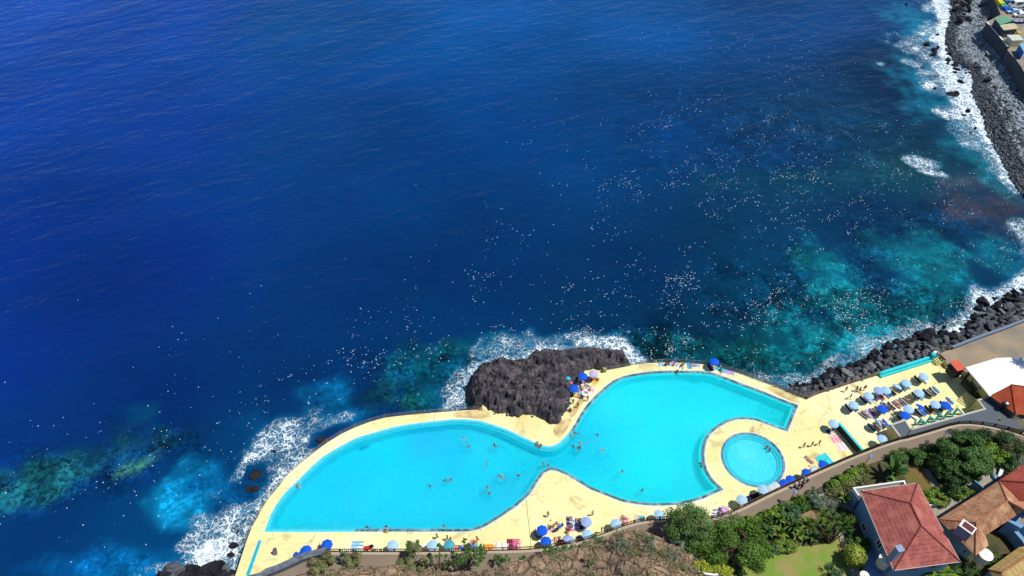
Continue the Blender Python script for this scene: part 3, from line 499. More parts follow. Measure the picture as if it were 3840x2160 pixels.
# ================================================================== BIG ROCK OUTCROP
def rock_mat(key, c1, c2, bump=.25, sc=.9, crack=.35):
    m = mat(key, c1, rough=.9, spec=.2, col2=c2, scale=.35, detail=8, lo=.4, hi=.62); N = m.node_tree.nodes; L = m.node_tree.links; b = N["Principled BSDF"]; src = b.inputs["Base Color"].links[0].from_socket
    tc = N.new("ShaderNodeTexCoord"); n = N.new("ShaderNodeTexNoise"); n.inputs["Scale"].default_value = 1.2; n.inputs["Detail"].default_value = 5; L.new(tc.outputs["Object"], n.inputs["Vector"])
    vm = N.new("ShaderNodeVectorMath"); vm.operation = 'MULTIPLY_ADD'; L.new(n.outputs["Color"], vm.inputs[0]); vm.inputs[1].default_value = (.9, .9, .9); L.new(tc.outputs["Object"], vm.inputs[2])
    v = N.new("ShaderNodeTexVoronoi"); v.feature = 'DISTANCE_TO_EDGE'; v.inputs["Scale"].default_value = sc; L.new(vm.outputs[0], v.inputs["Vector"])
    r = N.new("ShaderNodeMapRange"); r.inputs[2].default_value = .07; L.new(v.outputs["Distance"], r.inputs[0])
    r3 = N.new("ShaderNodeMapRange"); r3.inputs[3].default_value = crack; r3.inputs[4].default_value = 1; L.new(r.outputs[0], r3.inputs[0])
    h = N.new("ShaderNodeHueSaturation"); L.new(src, h.inputs["Color"]); L.new(r3.outputs[0], h.inputs["Value"]); L.new(h.outputs[0], b.inputs["Base Color"])
    n2 = N.new("ShaderNodeTexNoise"); n2.inputs["Scale"].default_value = 3.5; n2.inputs["Detail"].default_value = 6; L.new(tc.outputs["Object"], n2.inputs["Vector"])
    ad = N.new("ShaderNodeMath"); ad.operation = 'ADD'; L.new(r.outputs[0], ad.inputs[0]); L.new(n2.outputs[0], ad.inputs[1])
    bp = N.new("ShaderNodeBump"); bp.inputs["Distance"].default_value = bump; bp.inputs["Strength"].default_value = 1; L.new(ad.outputs[0], bp.inputs["Height"]); L.new(bp.outputs[0], b.inputs["Normal"]); return m
M_ROCK = mat('basalt_outcrop', srgb(106, 98, 102), rough=.9, spec=.2, col2=srgb(58, 57, 66), scale=.5, detail=10, lo=.36, hi=.62, bump=.35, bscale=2.4)
def crevices(m):
    N = m.node_tree.nodes; L = m.node_tree.links; b = N["Principled BSDF"]; src = b.inputs["Base Color"].links[0].from_socket; tc = N.new("ShaderNodeTexCoord"); prev = None
    for sc, w, lo in ((.16, .022, .15), (.62, .06, .40), (1.5, .10, .60)):
        n = N.new("ShaderNodeTexNoise"); n.inputs["Scale"].default_value = .8; n.inputs["Detail"].default_value = 7; L.new(tc.outputs["Object"], n.inputs["Vector"]); vm = N.new("ShaderNodeVectorMath"); vm.operation = 'MULTIPLY_ADD'; L.new(n.outputs["Color"], vm.inputs[0]); vm.inputs[1].default_value = (1.9, 1.9, 1.9); L.new(tc.outputs["Object"], vm.inputs[2])
        v = N.new("ShaderNodeTexVoronoi"); v.feature = 'DISTANCE_TO_EDGE'; v.inputs["Scale"].default_value = sc; L.new(vm.outputs[0], v.inputs["Vector"]); r = N.new("ShaderNodeMapRange"); r.inputs[2].default_value = w; r.inputs[3].default_value = lo; r.inputs[4].default_value = 1; L.new(v.outputs["Distance"], r.inputs[0])
        h = N.new("ShaderNodeHueSaturation"); L.new(src, h.inputs["Color"]); L.new(r.outputs[0], h.inputs["Value"]); src = h.outputs[0]
    L.new(src, b.inputs["Base Color"])
crevices(M_ROCK)
def big_rock():
    out = WL('B5', [(215, 860), (225, 700), (215, 560), (265, 430), (360, 385), (470, 355), (560, 335), (680, 385), (800, 350), (900, 270), (1020, 235), (1120, 225), (1270, 245), (1360, 215), (1440, 190), (1530, 175), (1600, 210), (1720, 210), (1830, 205), (1910, 210), (1955, 290), (1940, 360), (1850, 385), (1740, 425), (1640, 455), (1500, 478), (1420, 545), (1350, 610), (1315, 680), (1330, 800), (1315, 900), (1270, 975), (1180, 1030), (1090, 1045), (1010, 1020), (930, 985), (860, 945), (780, 935), (680, 985), (600, 985), (520, 955), (440, 930), (385, 890), (330, 850)], 0)
    ctr = W('B5', 900, 600, 0)
    P = [p.xy for p in out]; xs = [p.x for p in P]; ys = [p.y for p in P]
    st = .19; X = np.arange(min(xs) - 2.6, max(xs) + 2.6, st); Y = np.arange(min(ys) - 2.6, max(ys) + 2.6, st); XX, YY = np.meshgrid(X, Y); n = XX.size; x = XX.ravel(); y = YY.ravel()
    A = np.array([(p.x, p.y) for p in P]); B = np.roll(A, -1, 0); d = np.full(n, 1e9); inside = np.zeros(n, bool)
    for a, b in zip(A, B):
        ab = b - a; t = np.clip(((x - a[0]) * ab[0] + (y - a[1]) * ab[1]) / (ab @ ab), 0, 1); d = np.minimum(d, np.hypot(x - a[0] - t * ab[0], y - a[1] - t * ab[1]))
        c = ((a[1] > y) != (b[1] > y)) & (x < (b[0] - a[0]) * (y - a[1]) / (b[1] - a[1] + 1e-12) + a[0]); inside ^= c
    sd = np.where(inside, d, -d)
    # shift so that the top outline (not the foot) follows the traced edge on the side facing away
    z = np.empty(n)
    for i in range(n):
        p = Vector((x[i] * .22, y[i] * .22, 3.1)); q = p * 3.1; f = mnoise.fractal(p, .9, 2.1, 4); g = mnoise.fractal(q, .8, 2.2, 4)
        w = sd[i] + f * .9 + g * .25; cell = mnoise.voronoi(Vector((x[i] * .42 + f, y[i] * .42 + g * .6, 0)))[0]; cr_ = min(1, (cell[1] - cell[0]) * 4); ce2 = mnoise.voronoi(Vector((x[i] * .13 + f * .7, y[i] * .17 + g * .25, 4)))[0]; cr2 = min(1, (ce2[1] - ce2[0]) * 14)
        prof = 3.1 * (1 - math.exp(-max(w, 0) / 1.1)) if w > 0 else w * 2.6
        zz = prof + (f * .45 + g * .35 + abs(g) * -.5 + mnoise.fractal(p * 7, .8, 2.2, 3) * .16 + (cr_ - 1) * .34 + (cr2 - 1) * 1.0) * min(1, max(0, w + .4))
        z[i] = max(-4.2, zz)
    keep = z > -4.1; ny, nx = XX.shape; idx = np.arange(n).reshape(ny, nx)
    F = np.stack([idx[:-1, :-1].ravel(), idx[:-1, 1:].ravel(), idx[1:, 1:].ravel(), idx[1:, :-1].ravel()], 1); F = F[keep[F].any(1)]
    o = np_mesh("rock_outcrop", np.stack([x, y, z], 1), F, M_ROCK); return tag(o, "huge dark cracked basalt outcrop rising between the sea and the yellow deck", "rock")
big_rock()
# ------------------------------------------------------------------ boulders
def boulder_proto(k, flat=.85):
    rs = np.random.RandomState(100 + k); bm = bmesh.new(); bmesh.ops.create_icosphere(bm, subdivisions=2, radius=1.0)
    planes = [(Vector(rs.randn(3)).normalized(), rs.uniform(.42, .74)) for _ in range(11)]
    for v in bm.verts:
        for nn, dd in planes:
            t = v.co.dot(nn) - dd
            if t > 0: v.co -= nn * t * .92
        v.co *= 1 + .025 * rs.randn(); v.co.z *= flat
    me = bpy.data.meshes.new("boulder"); bm.to_mesh(me); bm.free(); return me
M_BLD = rock_mat('riprap_stone', srgb(96, 98, 104), srgb(54, 56, 64), .1, .8, .7); M_BLW = rock_mat('wet_stone', srgb(44, 42, 50), srgb(22, 22, 30), .1, .8, .7); M_BLB = rock_mat('weathered_stone', srgb(128, 128, 126), srgb(84, 86, 90), .1, .8, .7)
BPRO = []
for k in range(9):
    for mm in (M_BLD, M_BLW, M_BLB):
        me = boulder_proto(k); me.materials.append(mm); BPRO.append(me)
def boulder(p, s, kind, label, group, name="boulder"):
    me = BPRO[RS.randint(9) * 3 + kind]; o = bpy.data.objects.new(name, me); COL.objects.link(o); o.location = p
    o.scale = (s * RS.uniform(.8, 1.35), s * RS.uniform(.7, 1.1), s * RS.uniform(.65, 1.0)); o.rotation_euler = (RS.uniform(-.5, .5), RS.uniform(-.5, .5), RS.uniform(0, 6.3))
    return tag(o, label, "boulder", group)
shore_px = [('E6', 1600, 1290), ('E6', 1800, 1260), ('E6', 2010, 1150), ('E6', 2200, 1100), ('E6', 2400, 1010), ('A3', 580, 1060), ('A3', 870, 960), ('A3', 1180, 900), ('A3', 1330, 930), ('A3', 1560, 800), ('A3', 1700, 640), ('A3', 1760, 500), ('A3', 2000, 480), ('A3', 2120, 400), ('A3', 2318, 340), ('A3', 2700, 200)]
wall_px = [('F', 3000, 1488), ('F', 3069, 1474), ('F', 3129, 1456), ('F', 3195, 1434), ('F', 3242, 1420), ('F', 3297, 1403), ('F', 3394, 1369), ('F', 3490, 1336), ('A3', 1330, 1130), ('A3', 1600, 1010), ('A3', 1780, 940), ('A3', 1900, 900), ('A3', 2050, 850), ('A3', 2200, 790), ('A3', 2318, 740), ('A3', 2700, 600)]
SH = [W(*q[:3], SEA) for q in shore_px]; WA = [W(*q[:3], -.2) for q in wall_px]
SECT = ["beside the wooden rail corner of the deck", "below the middle of the wooden rails", "below the turquoise sea wall", "below the grey coping wall", "at the far end of the grey coping wall"]
nb = 0; placed = []
for tries in range(9000):
    if nb >= 285: break
    u = RS.uniform(0, 14.0); i = int(u); f = u - i; a = SH[i].lerp(SH[i + 1], f); b = WA[i].lerp(WA[i + 1], f); t = RS.uniform(-.06, .97); p = a.lerp(b, t)
    s = RS.uniform(.6, 1.35) * (1.3 if RS.rand() < .25 else .9) * (1.0 + .2 * (i > 8))
    if any((p.xy - q.xy).length < .60 * (s + r) for q, r in placed): continue
    placed.append((p, s)); nb += 1
    kind = 1 if t < .22 else (2 if RS.rand() < .3 else 0); sec = SECT[0 if i < 2 else 1 if i < 5 else 2 if i < 7 else 3 if i < 11 else 4]
    row = "in the surf" if t < .15 else "against the wall" if t > .72 else "in the heap"; kk = ("wet black", "grey", "pale grey")[(1, 0, 2).index(kind)]; big = "large" if s > .95 else "small" if s < .6 else "angular"
    boulder((p.x, p.y, -2.9 + 2.5 * max(0, t) + RS.uniform(-.1, .2)), s, kind, f"{big} {kk} boulder {row} {sec}", "riprap boulders along the sea wall")
mb = MB(); strip(mb, [p.xy for p in SH[:]], [p.xy for p in WA[:]], -4.2, -.9); tag(mb.build("rubble_ground", M_BLW), kind="structure")
for c, x, y, s, lab in (('E6', 1675, 1320, .7, "round black sea boulder by the corner of the mesh fence"), ('E6', 1760, 1350, 1.6, "large flat dark boulder under the corner of the mesh fence"), ('E6', 1840, 1290, 1.3, "long dark boulder awash in foam off the fence corner"), ('E6', 1925, 1320, 1.1, "dark boulder touching the wooden rails at their sea end"), ('E6', 2040, 1145, 1.1, "pointed black boulder alone in the surf"),
                        ('E6', 1760, 1280, .7, "small dark boulder in the surf off the fence corner"), ('A3', 890, 910, 1.7, "big rounded dark boulder awash below the riprap"), ('A3', 1260, 900, 1.3, "dark wet boulder pair standing in foam"), ('A3', 1915, 440, 1.0, "small black rock in the white foam patch"), ('A3', 1230, 830, .9, "black rock in foam above the wet boulder pair"),
                        ('A3', 300, 1165, 1.1, "tilted black boulder in the surf near the turquoise wall")):
    p = W(c, x, y, SEA); boulder((p.x, p.y, SEA + .1), s * .75, 1, lab, "sea rocks off the riprap")
SR = [('B1', 720, 760, 2.6, "brown weedy rock awash in foam left of the deck"), ('B1', 700, 850, 2.0, "smaller brown rock just under the surf left of the deck"), ('B1', 575, 1230, 1.6, "jagged black rock in white surf below the deck strip"), ('B1', 560, 1290, 1.1, "low black rock beside the jagged one in the surf"),
      ('B1', 1180, 520, 2.2, "submerged brown rock by the curved sea fence"), ('B1', 850, 600, 1.2, "brown rock showing through the foam fan"), ('B1', 600, 1140, .8, "small wet rock in the surf above the jagged rock")]
for c, x, y, s, lab in SR:
    p = W(c, x, y, SEA); o = boulder((p.x, p.y, SEA - .15), s * .8, 1, lab, "sea rocks off the deck"); o.scale.z *= .55
for i, (x, y, s) in enumerate([(150, 1410, 2.4), (260, 1400, 2.2), (420, 1385, 2.4), (500, 1400, 2.0), (340, 1425, 2.6), (80, 1440, 2.2), (210, 1440, 2.4), (470, 1440, 2.6), (540, 1430, 1.6), (560, 1460, 2.2), (380, 1470, 3.0), (250, 1470, 3.0), (120, 1475, 3.)]):
    p = W('B1', x, y, -1.2); boulder((p.x, p.y, -2.2), s, 1 if i % 3 else 0, "rough black shore rock at the foot of the promenade wall", "shore rocks below the promenade wall")
for c, x, y, s, lab in (('E4', 1835, 340, 1.9, "round black rock alone in the foam off the pebble beach"), ('E4', 1895, 385, 1.6, "middle one of three black rocks in the foam off the beach"), ('E4', 1920, 365, 1.0, "smallest and highest of three black rocks in the foam"), ('E4', 1885, 417, 1.5, "lowest of three black rocks in the foam off the beach"), ('E4', 2030, 715, 1.7, "left half of the long black rock in the white surf"),
                        ('E4', 2065, 715, 1.7, "right half of the long black rock in the white surf"), ('E4', 1912, 577, 1.0, "small black rock in pale blue foam off the beach"), ('E4', 1905, 672, .8, "small black rock at the seaward edge of the surf"), ('E4', 2155, 836, 1.5, "flat dark rock in the surf tongue"), ('E4', 2005, 410, 1.3, "black boulder where the surf meets the pebbles"), ('E4', 2010, 455, 1.5, "black boulder at the top of the surf bay"),
                        ('E4', 2050, 495, 1.8, "large black boulder at the head of the white surf bay"), ('E4', 2065, 525, 1.2, "dark boulder below the large one in the surf bay"), ('E4', 2000, 484, .9, "small dark stone in the surf bay"), ('E4', 2050, 548, .9, "dark stone alone in the middle of the white surf bay"), ('E4', 2135, 555, .9, "dark stone by the upper beach edge of the surf bay"), ('E4', 2100, 620, 1.4, "dark boulder on the spit of pebbles"), ('E4', 2080, 612, 1.1, "dark boulder at the tip of the pebble spit"),
                        ('E4', 2305, 605, 1.7, "largest black boulder lying on the upper pebble beach"), ('E4', 2480, 830, 1.1, "pale round boulder on the lower beach"), ('E4', 1690, 35, .8, "tiny dark rock far out near the top edge"), ('E4', 2210, 970, .9, "dark stone in the thin surf line"), ('E4', 1920, 265, .9, "small dark stone in foam near the top of the beach")):
    z = SEA if x < 2110 else -1.6; p = W(c, x, y, z); boulder((p.x, p.y, z + .2), s * .8, 2 if 'pale' in lab else 1, lab, "rocks of the pebble beach")
# ------------------------------------------------------------------ pebble beach and quay, far right
wl = [('E4', 1890, -220), ('E4', 1960, -120), ('E4', 2010, -30), ('E4', 2040, 60), ('E4', 2020, 160), ('E4', 1990, 260), ('E4', 1990, 380), ('E4', 2050, 460), ('E4', 2170, 520), ('E4', 2200, 620), ('E4', 2190, 720), ('E4', 2270, 880), ('E4', 2310, 1020), ('E4', 2400, 1180), ('E4', 2480, 1340), ('E4', 2560, 1460), ('E4', 2640, 1500), ('E4', 2900, 1500)]
up = [('E4', 2300, -220), ('E4', 2300, -120), ('E4', 2320, -30), ('E4', 2340, 60), ('E4', 2310, 140), ('E4', 2260, 220), ('E4', 2330, 330), ('E4', 2400, 440), ('E4', 2500, 540), ('E4', 2620, 560), ('E4', 2720, 620), ('E4', 2850, 760), ('E4', 2950, 900), ('E4', 3000, 1050), ('E4', 3050, 1200), ('E4', 3080, 1350), ('E4', 3100, 1450), ('E4', 3200, 1500)]
WLn = [W(*q, SEA - .1) for q in wl]; UPn = [W(*q, -.6) for q in up]
M_BEACH = mat('beach_ground', srgb(88, 94, 102), rough=.95, var=.4, scale=.6, col2=srgb(50, 54, 62), detail=8, bump=.1, bscale=2)
mb = MB(); n = len(WLn); rows = []
for t in (-.12, 0, .2, .4, .6, .8, 1.0): rows.append([WLn[i].lerp(UPn[i], t) + Vector((0, 0, 0 if t else .0)) for i in range(n)])
vs = [v for r in rows for v in r]; mb.add(vs, [(i * n + k, i * n + k + 1, (i + 1) * n + k + 1, (i + 1) * n + k) for i in range(len(rows) - 1) for k in range(n - 1)])
tag(mb.build("beach", M_BEACH, smooth=True), kind="structure")
def scatter_stones(name, N_, smin, smax, mats_, tpow=1.0, tmin=0, tmax=1, label=None):
    bm = bmesh.new(); bmesh.ops.create_icosphere(bm, subdivisions=1, radius=1.0); bv = np.array([v.co for v in bm.verts]); bf = np.array([[v.index for v in f.verts] for f in bm.faces]); bm.free()
    u = RS.uniform(0, n - 1.001, N_); i = u.astype(int); f = u - i; t = tmin + (tmax - tmin) * RS.rand(N_) ** tpow
    A = np.array(WLn); B = np.array(UPn); a = A[i] * (1 - f)[:, None] + A[i + 1] * f[:, None]; b = B[i] * (1 - f)[:, None] + B[i + 1] * f[:, None]; P = a * (1 - t)[:, None] + b * t[:, None]
    s = RS.uniform(smin, smax, N_) * (1 + .6 * (RS.rand(N_) < .06)); V = bv[None] * (1 + .22 * RS.randn(N_, len(bv), 1)) * np.stack([s * RS.uniform(.8, 1.4, N_), s * RS.uniform(.7, 1.1, N_), s * RS.uniform(.5, .8, N_)], 1)[:, None, :]
    an = RS.uniform(0, 6.28, N_); c, s_ = np.cos(an)[:, None], np.sin(an)[:, None]; V = np.stack([V[..., 0] * c - V[..., 1] * s_, V[..., 0] * s_ + V[..., 1] * c, V[..., 2]], -1) + P[:, None, :] + np.array([0, 0, .12])
    Fc = (bf[None] + (np.arange(N_) * len(bv))[:, None, None]).reshape(-1, 3); return tag(np_mesh(name, V.reshape(-1, 3), Fc, mats_), label, None, None, "stuff")
M_PEB = mat('pebble_grey', srgb(136, 146, 154), rough=.85, var=.3, scale=.4, island=.5); M_PEBW = mat('pebble_wet', srgb(58, 62, 70), rough=.5, var=.3, scale=.4, island=.5)
scatter_stones("dry_cobbles", 11500, .28, .58, M_PEB, 1, .22, 1.0, "pale grey cobbles covering the upper beach"); scatter_stones("wet_cobbles", 5200, .28, .62, M_PEBW, 1.0, -.02, .34, "dark wet cobbles along the waterline")
# quay
QZ = 3.8
def QL(c, pts, z=QZ): return [W(c, x, y, z) for x, y in pts]
M_CONC = mat('quay_concrete', srgb(150, 138, 122, .9), rough=.9, var=.2, scale=.3, detail=8); M_DWALL = mat('dark_sea_wall', srgb(92, 92, 104, .8), rough=.9, var=.25, scale=.5)
q = QL('D5', [(395, 15), (560, 205), (720, 390), (915, 625), (985, 625), (900, 700), (1010, 830), (1130, 960), (1250, 1130), (1330, 1270), (1500, 1500)]) + QL('E4', [(3100, 900), (3300, -300), (2480, -300), (2330, -60), (2380, 60), (2400, 110)])
mb = MB(); mb.prism([p.xy for p in q], -3.5, QZ, 0, 1); tag(mb.build("quay_ground", [M_CONC, M_DWALL]), kind="structure")
M_WHITE = mat('white_plaster', (.78, .78, .76), rough=.8, var=.06, scale=.5)
def wall_along(name, pts, w, z0, z1, m, label, cat="wall", capm=None, caph=.1):
    P = [Vector(p).xy for p in pts]; A = offset_loop(P, w / 2, False); B = offset_loop(P, -w / 2, False); poly = A + B[::-1]
    mb = MB(); mb.prism(poly, z0, z1); o = mb.build(name, m); tag(o, label, cat)
    if capm:
        A = offset_loop(P, w / 2 + .05, False); B = offset_loop(P, -w / 2 - .05, False); mb = MB(); mb.prism(A + B[::-1], z1 + .002, z1 + caph); mb.build("coping", capm, o)
    return o
wall_along("quay_parapet", QL('D5', [(400, 18), (560, 200), (730, 392), (915, 622)], QZ + .6), .35, QZ, QZ + .6, M_DWALL, "dark parapet wall with white top along the edge of the quay", capm=M_WHITE)
tag(bpy.data.objects["quay_parapet"], group=None)
# sheds
def shed(c, roof_pts, z, base, mroof, mwall, label, slope=0.0, front=None):
    R_ = WL(c, roof_pts, z); ctr = sum(R_, Vector()) / len(R_); t = empty("shed", (ctr.x, ctr.y, base)); tag(t, label, "shed", "sheds on the quay")
    L = [Vector((p.x - ctr.x, p.y - ctr.y)) for p in R_]; mb = MB(); mb.prism([p * .9 for p in L], 0, z - base - .12); mb.build("wall", mwall, t)
    mb = MB(); mb.prism(L, z - base - .1, z - base + .06); mb.build("roof", mroof, t); return t, L
M_GRN = mat('green_roof', srgb(96, 158, 128, .9), rough=.7, var=.15, scale=.6); M_TAN = mat('tan_board', srgb(188, 180, 150, .9), rough=.8, var=.12, scale=.5); M_CREAM = mat('cream_paint', srgb(240, 226, 180, .9), rough=.75, var=.08, scale=.5)
def corrugated(key, col, sc=2.2):
    if key in _MC: return _MC[key]
    m = mat(key, col, rough=.6, var=.08, scale=.8); N = m.node_tree.nodes; L = m.node_tree.links; b = N["Principled BSDF"]; w = N.new("ShaderNodeTexWave"); w.inputs["Scale"].default_value = sc; tc = N.new("ShaderNodeTexCoord"); L.new(tc.outputs["Object"], w.inputs["Vector"])
    bp = N.new("ShaderNodeBump"); bp.inputs["Distance"].default_value = .06; L.new(w.outputs[0], bp.inputs["Height"]); L.new(bp.outputs[0], b.inputs["Normal"]); return m
t, L_ = shed('D4', [(620, 625), (1050, 555), (1200, 720), (820, 850)], QZ + 3, QZ, M_GRN, M_DWALL, "shed with a faded green roof at the corner of the quay")
shed('D4', [(790, 850), (1290, 790), (1360, 845), (1440, 970), (950, 1030)], QZ + 2.8, QZ, M_TAN, M_DWALL, "shed with a tan board roof joined to the green one")
shed('D4', [(1040, 1190), (1450, 1180), (1630, 1360), (1240, 1385)], QZ + 2.4, QZ, corrugated('white_corrugated', srgb(225, 232, 220, .9)), M_CREAM, "small cream shed with a white corrugated roof behind the quay wall")
shed('D5', [(1195, 555), (1317, 545), (1400, 640), (1317, 770)], QZ + 2.6, QZ, corrugated('blue_corrugated', srgb(150, 200, 225, .9)), mat('blue_paint', srgb(30, 110, 205, .9), rough=.6), "bright blue shed at the right edge of the quay")
# barrier of drums, cars, van, boat
def drum(p, m, lab):
    mb = MB(); mb.lathe([(.42, 0), (.5, .08), (.5, .5), (.47, .55), (.5, .6), (.5, 1.0), (.42, 1.08)], 12); o = mb.build("barrel", m); o.location = p; return tag(o, lab, "barrel", "coloured barrels along the quay road")
M_YEL = mat('yellow_plastic', srgb(250, 225, 20, .9), rough=.45, var=.1); M_BLU = mat('blue_plastic', srgb(20, 110, 235, .9), rough=.45, var=.1); M_GN = mat('green_plastic', srgb(110, 190, 90, .9), rough=.45, var=.1)
path = resample(QL('D4', [(640, -60), (660, 40), (730, 110), (800, 190), (860, 270), (900, 330), (1000, 380), (1090, 420)]), 1.15)
for i, p in enumerate(path):
    m_, l_ = (M_YEL, "yellow barrel in the curved line by the parking") if i < len(path) * .5 else (M_GN, "green barrel in the middle of the curved line") if i < len(path) * .62 else (M_BLU, "blue barrel in the curved line by the parking")
    drum((p.x, p.y, QZ), m_, l_); drum((p.x + .95, p.y + .25, QZ), m_, l_)
def car(p, rz, col, label, van=False):
    t = empty("parked_car" if not van else "parked_van", p, rz); tag(t, label, "car" if not van else "van", None if van else "cars parked on the quay")
    m = mat('car_' + col, dict(white=(.8, .82, .84), pale_blue=(.35, .62, .85), blue=(.05, .2, .5))[col], rough=.25, spec=.6, var=.03); g = mat('car_glass', (.02, .03, .05), rough=.08, spec=.8, var=0); k = mat('tyre_black', (.02, .02, .02), rough=.8, var=.1)
    L, Wd, H = (5.6, 2.0, 2.3) if van else (4.3, 1.75, 1.45)
    prof = [(-L / 2, .35), (-L / 2 + .05, .8), (-L / 2 + .2, H * .98 if van else .95), (-L * (.45 if van else .28), H), (L * (.32 if van else .12), H), (L * (.44 if van else .28), H * .55 if van else .95), (L / 2 - .1, H * .42 if van else .82), (L / 2, .45), (L / 2 - .05, .3)]
    mb = MB(); nn = len(prof); vs = [(x, -Wd / 2 * (1 if z < 1 else .86), z) for x, z in prof] + [(x, Wd / 2 * (1 if z < 1 else .86), z) for x, z in prof]
    mb.add(vs, [tuple(range(nn)), tuple(range(2 * nn - 1, nn - 1, -1))] + [(i, i + nn, (i + 1) % nn + nn, (i + 1) % nn) for i in range(nn)]); mb.build("body", m, t)
    def glass(nm, x0, z0, x1, z1):
        mb = MB(); w = Wd * .4; dx, dz = x1 - x0, z1 - z0; l = math.hypot(dx, dz); nx, nz = -dz / l * .02, dx / l * .02
        if nz < 0: nx, nz = -nx, -nz
        mb.add([(x0 + nx, -w, z0 + nz), (x0 + nx, w, z0 + nz), (x1 + nx, w * .9, z1 + nz), (x1 + nx, -w * .9, z1 + nz)], [(0, 1, 2, 3)]); mb.build(nm, g, t)
    glass("windscreen", prof[5][0] - .03, prof[5][1], prof[4][0] + .05, prof[4][1] - .04); glass("rear_window", prof[3][0] - .05, prof[3][1] - .05, prof[2][0] + .05, prof[2][1])
    for s in (-1, 1):
        mb = MB(); y = s * Wd * .475; z0 = 1.0 if not van else 1.15; mb.add([(-L * .24, y, z0), (L * .2, y, z0), (L * .1, y * .92, H - .12), (-L * .22, y * .92, H - .12)], [(0, 1, 2, 3)]); mb.build("side_window", g, t)
        for x in (-L * .31, L * .31):
            mb = MB(); mb.tube([(x, s * (Wd / 2 - .2), .32), (x, s * (Wd / 2 + .01), .32)], .32, 14); mb.build("wheel", k, t)
        mb = MB(); mb.box((L / 2 - .02, s * Wd * .36, .68), (.08, .3, .14)); mb.build("headlight", mat('lamp_glass', (.8, .8, .75), rough=.15), t)
    return t
def qcar(x, y, rz, col, lab, van=False): p = W('D4', x, y, QZ + .7); return car((p.x, p.y, QZ), rz, col, lab, van)
qcar(1400, 180, R(183), 'white', "white van with dark side windows at the top of the parking", True); qcar(1280, 380, R(180), 'pale_blue', "pale blue car parked between the white van and the white car"); qcar(1500, 500, R(180), 'white', "white car parked nearest to the green roofed shed")
qcar(1680, 380, R(180), 'white', "white car half cut off by the right edge"); qcar(1000, 60, R(175), 'blue', "dark blue car at the top edge behind the yellow barrels")
p = W('D4', 1450, 770, QZ); t = empty("rowing_boat", (p.x, p.y, QZ)); tag(t, "long blue boat hull lying between the cars and the sheds", "boat")
mb = MB(); st_ = [(-3.2, .1, .5), (-2.4, .7, .1), (-1, .95, .0), (1, .95, .0), (2.4, .6, .15), (3.3, .05, .6)]; vs = []
for x, w, z in st_: vs += [(x, -w, .75), (x, 0, z * .3), (x, w, .75), (x, w * .85, .72), (x, 0, z * .3 + .12), (x, -w * .85, .72)]
mb.add(vs, [(i * 6 + k, i * 6 + (k + 1) % 6, (i + 1) * 6 + (k + 1) % 6, (i + 1) * 6 + k) for i in range(5) for k in range(6)]); mb.build("hull", mat('hull_blue', srgb(50, 110, 180, .85), rough=.4), t)
mb = MB(); [mb.box((x, 0, .6), (.3, 1.5, .06)) for x in (-1.4, .4, 1.8)]; mb.build("bench", M_TAN, t)
p = W('D4', 1200, 1100, QZ); t = empty("digger_arm", (p.x, p.y, QZ)); tag(t, "yellow crane arm lying beside the tan shed", "machine"); mb = MB(); mb.beam((-1.4, 1.2, 1.2), (1.6, -1.2, .6), .35, .4); mb.build("arm", M_YEL, t); mb = MB(); mb.box((1.6, -1.2, .3), (.9, .7, .6)); mb.build("bucket", M_YEL, t)
# rough boulder heap above the beach
for k in range(34):
    a = W('E4', RS.uniform(2060, 2300), RS.uniform(-20, 200), -.8); boulder((a.x, a.y, -.7), RS.uniform(.7, 1.5), (0, 1, 2)[RS.randint(3)], "jumbled grey boulder in the heap at the top of the beach", "boulder heap at the top of the beach")
# ================================================================== PROMENADE, LAND
M_PATH = mat('promenade_surface', srgb(156, 138, 120, .66), rough=.92, var=.10, scale=.25, detail=8, bump=.004, bscale=9)
far_r = [Vector((FENCE[-1].x + 40, FENCE[-1].y - 22, 0)), Vector((230, 30, 0)), Vector((230, -40, 0)), Vector((-70, -40, 0)), Vector((-70, wallcop[-1].y - 1, 0))]
land = wallcop[::-1] + FENCE + far_r
mb = MB(); mb.prism([p.xy for p in land], -4.4, PZ, 0, 1); tag(mb.build("promenade", [M_PATH, mat('retaining_wall', srgb(225, 212, 150, .8), rough=.9)]), kind="structure")
# kerb along the railing, masonry parapet at the left
FPL = [p.xy for p in FENCE]
A = offset_loop(FPL, -.12, False); B = offset_loop(FPL, -.55, False); mb = MB(); mb.prism(A + B[::-1], PZ + .003, PZ + .10); tag(mb.build("kerb", mat('kerb_stone', srgb(186, 172, 150, .85), rough=.9, var=.15)), kind="structure")
M_STONEW = mat('parapet_stone', srgb(120, 128, 140, .82), rough=.9, var=.25, scale=1.0, detail=6, col2=srgb(88, 94, 108, .82))
top = WL('D6', [(2030, 560), (1700, 640), (1400, 720), (1150, 800), (900, 920), (600, 1060), (300, 1190), (0, 1290)], PZ + 1.0) + WL('B2', [(560, 1200), (300, 1262), (0, 1285), (-300, 1290), (-560, 1290)], PZ + 1.0)
o = wall_along("promenade_parapet", top, 1.05, PZ - .05, PZ + 1.0, M_STONEW, "thick curved grey stone parapet at the left end of the promenade")
for a, b in (((1320, 850), (1540, 1340)), ((990, 1440), (1440, 1350))):
    a, b = W('D6', *a, PZ), W('D6', *b, PZ); ground_strip("path_joint", a, b, .16, mat('joint_dark', srgb(90, 66, 50), rough=.9), z=PZ + .008)
